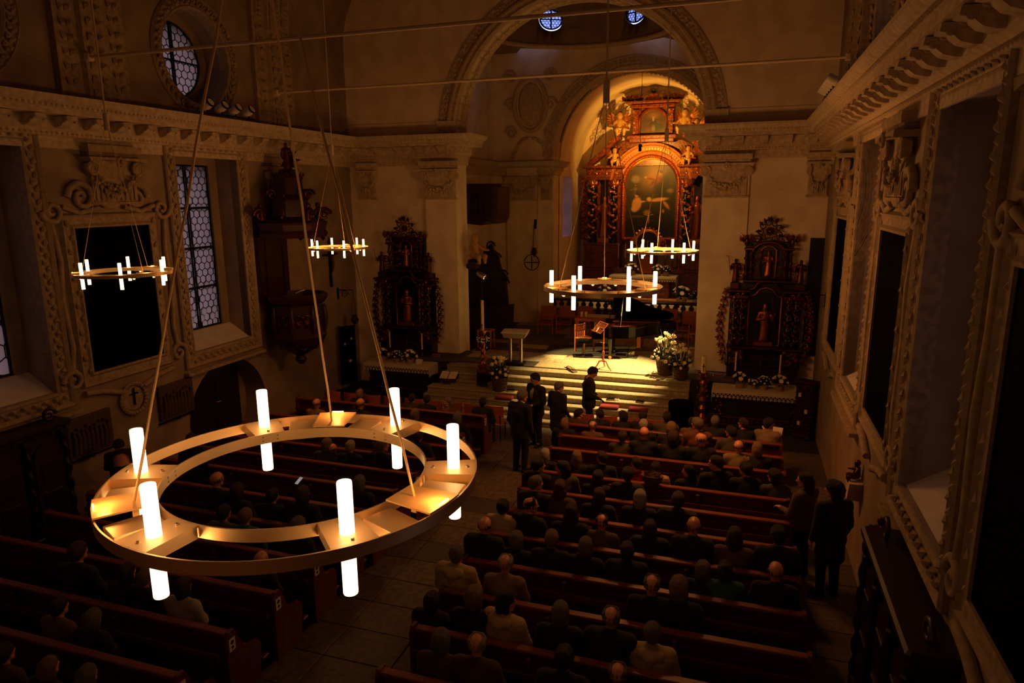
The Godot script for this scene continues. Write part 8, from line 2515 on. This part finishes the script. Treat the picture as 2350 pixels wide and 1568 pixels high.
	for s in [-1, 1]:
		var ring := []
		for i in 12:
			ring.append(Vector3(s * 0.032 + cos(TAU * i / 12) * 0.022, 0.02 + sin(TAU * i / 12) * 0.017, -0.118))
		gl.tube(ring, 0.0028, 4, true)
		gl.tube([Vector3(s * 0.054, 0.025, -0.116), Vector3(s * 0.092, 0.03, -0.01)], 0.0025, 4)
	gl.tube([Vector3(-0.01, 0.022, -0.12), Vector3(0.01, 0.022, -0.12)], 0.0025, 4)
	part("glasses", gl.done(), m.iron, p2, Transform3D(Basis.from_euler(Vector3(-0.25, -0.3, 0)), j2.head))
	tag(part("folder", MB.new().bevel(Vector3(-4.36, 1.1, -15.08), Vector3(0.2, 0.3, 0.015), 0.004, Basis.from_euler(Vector3(-0.3, -0.5, 0.3))).done(), m.lacquer), "dark folder held by the person with the white shirt", "folder")
	var j3 := jj.duplicate()
	j3.wr = Vector3(0.2, 0.95, -0.16); j3.el = Vector3(0.25, 1.15, 0.03); j3.head = Vector3(0, 1.63, -0.04)
	st.call("grey haired person in a long black coat, standing right of the white shirt", Vector3(-3.93, 0, -15.2), -0.5, 0.955, j3, Basis.from_euler(Vector3(-0.2, -0.5, 0)), "short", "grey", "black", 0.34, false)
	var j4 := jj.duplicate()
	j4.head = Vector3(0, 1.62, -0.08); j4.neck = Vector3(0, 1.49, -0.03); j4.el = Vector3(0.25, 1.12, 0.0); j4.wr = Vector3(0.1, 1.02, -0.2); j4.el_r = Vector3(0.26, 1.13, 0.0); j4.wr_r = Vector3(0.12, 1.0, -0.24)
	var p4: Node3D = st.call("bowed person in a dark suit in profile, standing at the foot of the steps", Vector3(-3.42, 0, -16.3), -PI / 2 + 0.25, 1.04, j4, Basis.from_euler(Vector3(-0.5, 0, 0)), "short", "dark", "black", 0.1, true)
	part("shirt", coat_mesh({"pelvis": j4.pelvis + Vector3(0, 0.02, 0), "chest": j4.chest, "neck": j4.neck, "sh": j4.sh * Vector3(0.75, 0.98, 1), "el": j4.sh * Vector3(0.8, 0.95, 1), "wr": j4.sh * Vector3(0.8, 0.93, 1)}, 0.0, false, false, true), cloth("white"), p4, Transform3D(Basis.from_scale(Vector3(0.82, 1, 0.9)), Vector3.ZERO))
	var j5 := jj.duplicate()
	st.call("tall dark person with bushy hair in a black coat, standing at the right wall", Vector3(1.5, 0, -10.45), 0.5, 1.04, j5, Basis.from_euler(Vector3(-0.05, 0.7, 0)), "curly", "black", "black", 0.3, false)
	var j6 := jj.duplicate()
	j6.el = Vector3(0.27, 1.14, -0.05); j6.wr = Vector3(0.16, 1.12, -0.3)
	st.call("person with long dark hair and raised hands, standing beyond the bushy haired one", Vector3(1.15, 0, -10.95), 0.9, 0.98, j6, Basis.from_euler(Vector3(-0.05, 0.6, 0)), "long", "dark", "taupe", 0.0, false)
	var j7 := jj.duplicate()
	j7.head = Vector3(0, 1.32, -0.42); j7.neck = Vector3(0, 1.27, -0.28); j7.chest = Vector3(0, 1.18, -0.16); j7.sh = Vector3(0.19, 1.22, -0.2); j7.el = Vector3(0.24, 0.98, -0.3); j7.wr = Vector3(0.14, 0.86, -0.46)
	st.call("stooping person in black by the left wall beside the confessional", Vector3(-10.85, 0, -9.3), 0.9, 1.0, j7, Basis.from_euler(Vector3(-0.7, 0, 0)), "short", "black", "black", 0.1, false)
	st.call("standing person in dark clothes in the left side aisle, behind the chandelier", Vector3(-9.75, 0, -9.9), 0.3, 0.9, jj, Basis.IDENTITY, "short", "black", "dark", 0.1, false)

# ---------------------------------------------------------------- paintings: flat prints
func blob(im: Image, c: Vector2, r: Vector2, col: Color, soft := 0.5, ang := 0.0) -> void:
	var mx := maxf(r.x, r.y)
	for y in range(maxi(0, int(c.y - mx)), mini(im.get_height(), int(c.y + mx) + 1)):
		for x in range(maxi(0, int(c.x - mx)), mini(im.get_width(), int(c.x + mx) + 1)):
			var d := (Vector2(x, y) - c).rotated(-ang) / r
			var k := clampf((1.0 - d.length()) / soft, 0.0, 1.0)
			if k > 0.0: im.set_pixel(x, y, im.get_pixel(x, y).lerp(col, k))

func robe_figure(im: Image, p: Vector2, s: float, robe: Color, skin: Color, lean := 0.0) -> void:
	var dk := robe.darkened(0.55)
	blob(im, p + Vector2(0, s * 0.8), Vector2(s * 0.36, s * 0.5), dk, 0.7, lean)
	blob(im, p + Vector2(-s * 0.06, s * 0.72), Vector2(s * 0.2, s * 0.42), robe.darkened(0.2), 0.9, lean + 0.15)
	blob(im, p + Vector2(s * 0.02, s * 0.36), Vector2(s * 0.24, s * 0.24), robe.darkened(0.1), 0.7, lean)
	blob(im, p + Vector2(-s * 0.06, s * 0.34), Vector2(s * 0.12, s * 0.18), robe.lightened(0.06), 0.9, lean)
	blob(im, p + Vector2(-s * 0.28, s * 0.4), Vector2(s * 0.09, s * 0.2), robe.darkened(0.15), 0.8, 0.9)
	blob(im, p + Vector2(-s * 0.44, s * 0.42), Vector2(s * 0.06, s * 0.04), skin.darkened(0.1), 0.8)
	blob(im, p + Vector2(s * 0.01, s * 0.02), Vector2(s * 0.085, s * 0.11), skin, 0.6)
	blob(im, p + Vector2(s * 0.04, -s * 0.04), Vector2(s * 0.11, s * 0.1), Color(0.13, 0.08, 0.05), 0.8)
	blob(im, p + Vector2(-s * 0.02, s * 0.03), Vector2(s * 0.05, s * 0.07), skin, 0.8)

func pic(im: Image, rough := 0.45) -> StandardMaterial3D:
	var k := mat(Color.WHITE, rough)
	k.albedo_texture = ImageTexture.create_from_image(im)
	return k

func make_pictures() -> void:
	var im := Image.create(256, 400, false, Image.FORMAT_RGB8)
	im.fill(Color(0.15, 0.11, 0.06))
	blob(im, Vector2(140, 84), Vector2(130, 110), Color(0.5, 0.34, 0.14), 0.9)
	blob(im, Vector2(50, 50), Vector2(80, 60), Color(0.2, 0.14, 0.08), 0.8)
	blob(im, Vector2(20, 120), Vector2(60, 80), Color(0.2, 0.14, 0.08), 0.8)
	blob(im, Vector2(236, 60), Vector2(50, 90), Color(0.2, 0.14, 0.08), 0.8)
	blob(im, Vector2(120, 340), Vector2(190, 120), Color(0.055, 0.05, 0.03), 0.6)
	blob(im, Vector2(210, 190), Vector2(80, 70), Color(0.1, 0.08, 0.05), 0.7)
	robe_figure(im, Vector2(170, 70), 116, Color(0.4, 0.1, 0.05), Color(0.6, 0.4, 0.24), 0.1)
	blob(im, Vector2(186, 160), Vector2(48, 54), Color(0.05, 0.065, 0.085), 0.45)
	blob(im, Vector2(198, 110), Vector2(26, 50), Color(0.06, 0.07, 0.09), 0.6, 0.3)
	blob(im, Vector2(126, 100), Vector2(32, 7), Color(0.42, 0.12, 0.06), 0.6, 0.2)
	blob(im, Vector2(98, 92), Vector2(9, 7), Color(0.6, 0.42, 0.26), 0.6)
	blob(im, Vector2(48, 100), Vector2(30, 26), Color(0.42, 0.36, 0.26), 0.5)
	robe_figure(im, Vector2(48, 128), 60, Color(0.36, 0.28, 0.18), Color(0.55, 0.38, 0.24))
	blob(im, Vector2(56, 226), Vector2(30, 44), Color(0.66, 0.47, 0.3), 0.35, 0.2)
	blob(im, Vector2(44, 252), Vector2(22, 20), Color(0.7, 0.52, 0.34), 0.5)
	blob(im, Vector2(54, 182), Vector2(11, 13), Color(0.66, 0.46, 0.3), 0.5)
	blob(im, Vector2(58, 174), Vector2(15, 10), Color(0.12, 0.07, 0.04), 0.6)
	blob(im, Vector2(84, 214), Vector2(26, 6), Color(0.68, 0.48, 0.31), 0.6, -0.1)
	blob(im, Vector2(168, 204), Vector2(62, 13), Color(0.66, 0.48, 0.3), 0.5, -0.12)
	blob(im, Vector2(118, 202), Vector2(16, 15), Color(0.68, 0.5, 0.32), 0.5)
	blob(im, Vector2(206, 232), Vector2(34, 11), Color(0.6, 0.4, 0.24), 0.5, 0.9)
	blob(im, Vector2(190, 262), Vector2(10, 14), Color(0.56, 0.38, 0.22), 0.6)
	blob(im, Vector2(222, 160), Vector2(26, 20), Color(0.4, 0.32, 0.2), 0.7)
	blob(im, Vector2(110, 270), Vector2(26, 20), Color(0.5, 0.38, 0.24), 0.6)
	blob(im, Vector2(60, 290), Vector2(70, 10), Color(0.28, 0.2, 0.1), 0.7)
	m.painting = pic(im)
	im = Image.create(192, 240, false, Image.FORMAT_RGB8)
	im.fill(Color(0.26, 0.18, 0.08))
	blob(im, Vector2(96, 50), Vector2(70, 50), Color(0.5, 0.35, 0.14), 0.9)
	blob(im, Vector2(96, 175), Vector2(66, 66), Color(0.16, 0.1, 0.05), 0.5)
	blob(im, Vector2(60, 185), Vector2(34, 50), Color(0.36, 0.15, 0.07), 0.6, 0.3)
	blob(im, Vector2(96, 120), Vector2(46, 40), Color(0.17, 0.14, 0.08), 0.4)
	blob(im, Vector2(98, 175), Vector2(20, 48), Color(0.42, 0.36, 0.22), 0.6)
	blob(im, Vector2(64, 120), Vector2(12, 34), Color(0.3, 0.2, 0.1), 0.6, 0.5)
	blob(im, Vector2(130, 116), Vector2(12, 34), Color(0.3, 0.2, 0.1), 0.6, -0.5)
	blob(im, Vector2(96, 66), Vector2(15, 18), Color(0.56, 0.4, 0.24), 0.5)
	blob(im, Vector2(96, 90), Vector2(13, 24), Color(0.55, 0.47, 0.33), 0.6)
	blob(im, Vector2(96, 52), Vector2(17, 9), Color(0.4, 0.34, 0.24), 0.6)
	blob(im, Vector2(140, 160), Vector2(32, 32), Color(0.12, 0.15, 0.08), 0.2)
	blob(im, Vector2(132, 150), Vector2(16, 16), Color(0.18, 0.22, 0.12), 0.9)
	blob(im, Vector2(96, 226), Vector2(80, 14), Color(0.46, 0.33, 0.18), 0.8)
	m.painting_small = pic(im)
	im = Image.create(160, 256, false, Image.FORMAT_RGB8)
	im.fill(Color(0.03, 0.02, 0.015))
	blob(im, Vector2(100, 170), Vector2(26, 60), Color(0.075, 0.045, 0.03), 0.9)
	blob(im, Vector2(60, 200), Vector2(20, 30), Color(0.07, 0.035, 0.025), 0.9)
	blob(im, Vector2(90, 90), Vector2(14, 18), Color(0.06, 0.045, 0.035), 0.9)
	m.old_painting = pic(im, 0.95)
	m.old_painting.metallic_specular = 0.1
	m.old_painting.uv1_triplanar = true
	m.old_painting.uv1_scale = Vector3(0.58, 0.36, 0.58)
	m.fresco = mottled(Color(0.34, 0.2, 0.1), Color(0.1, 0.07, 0.05), 0.7, 2.2, 0.03)
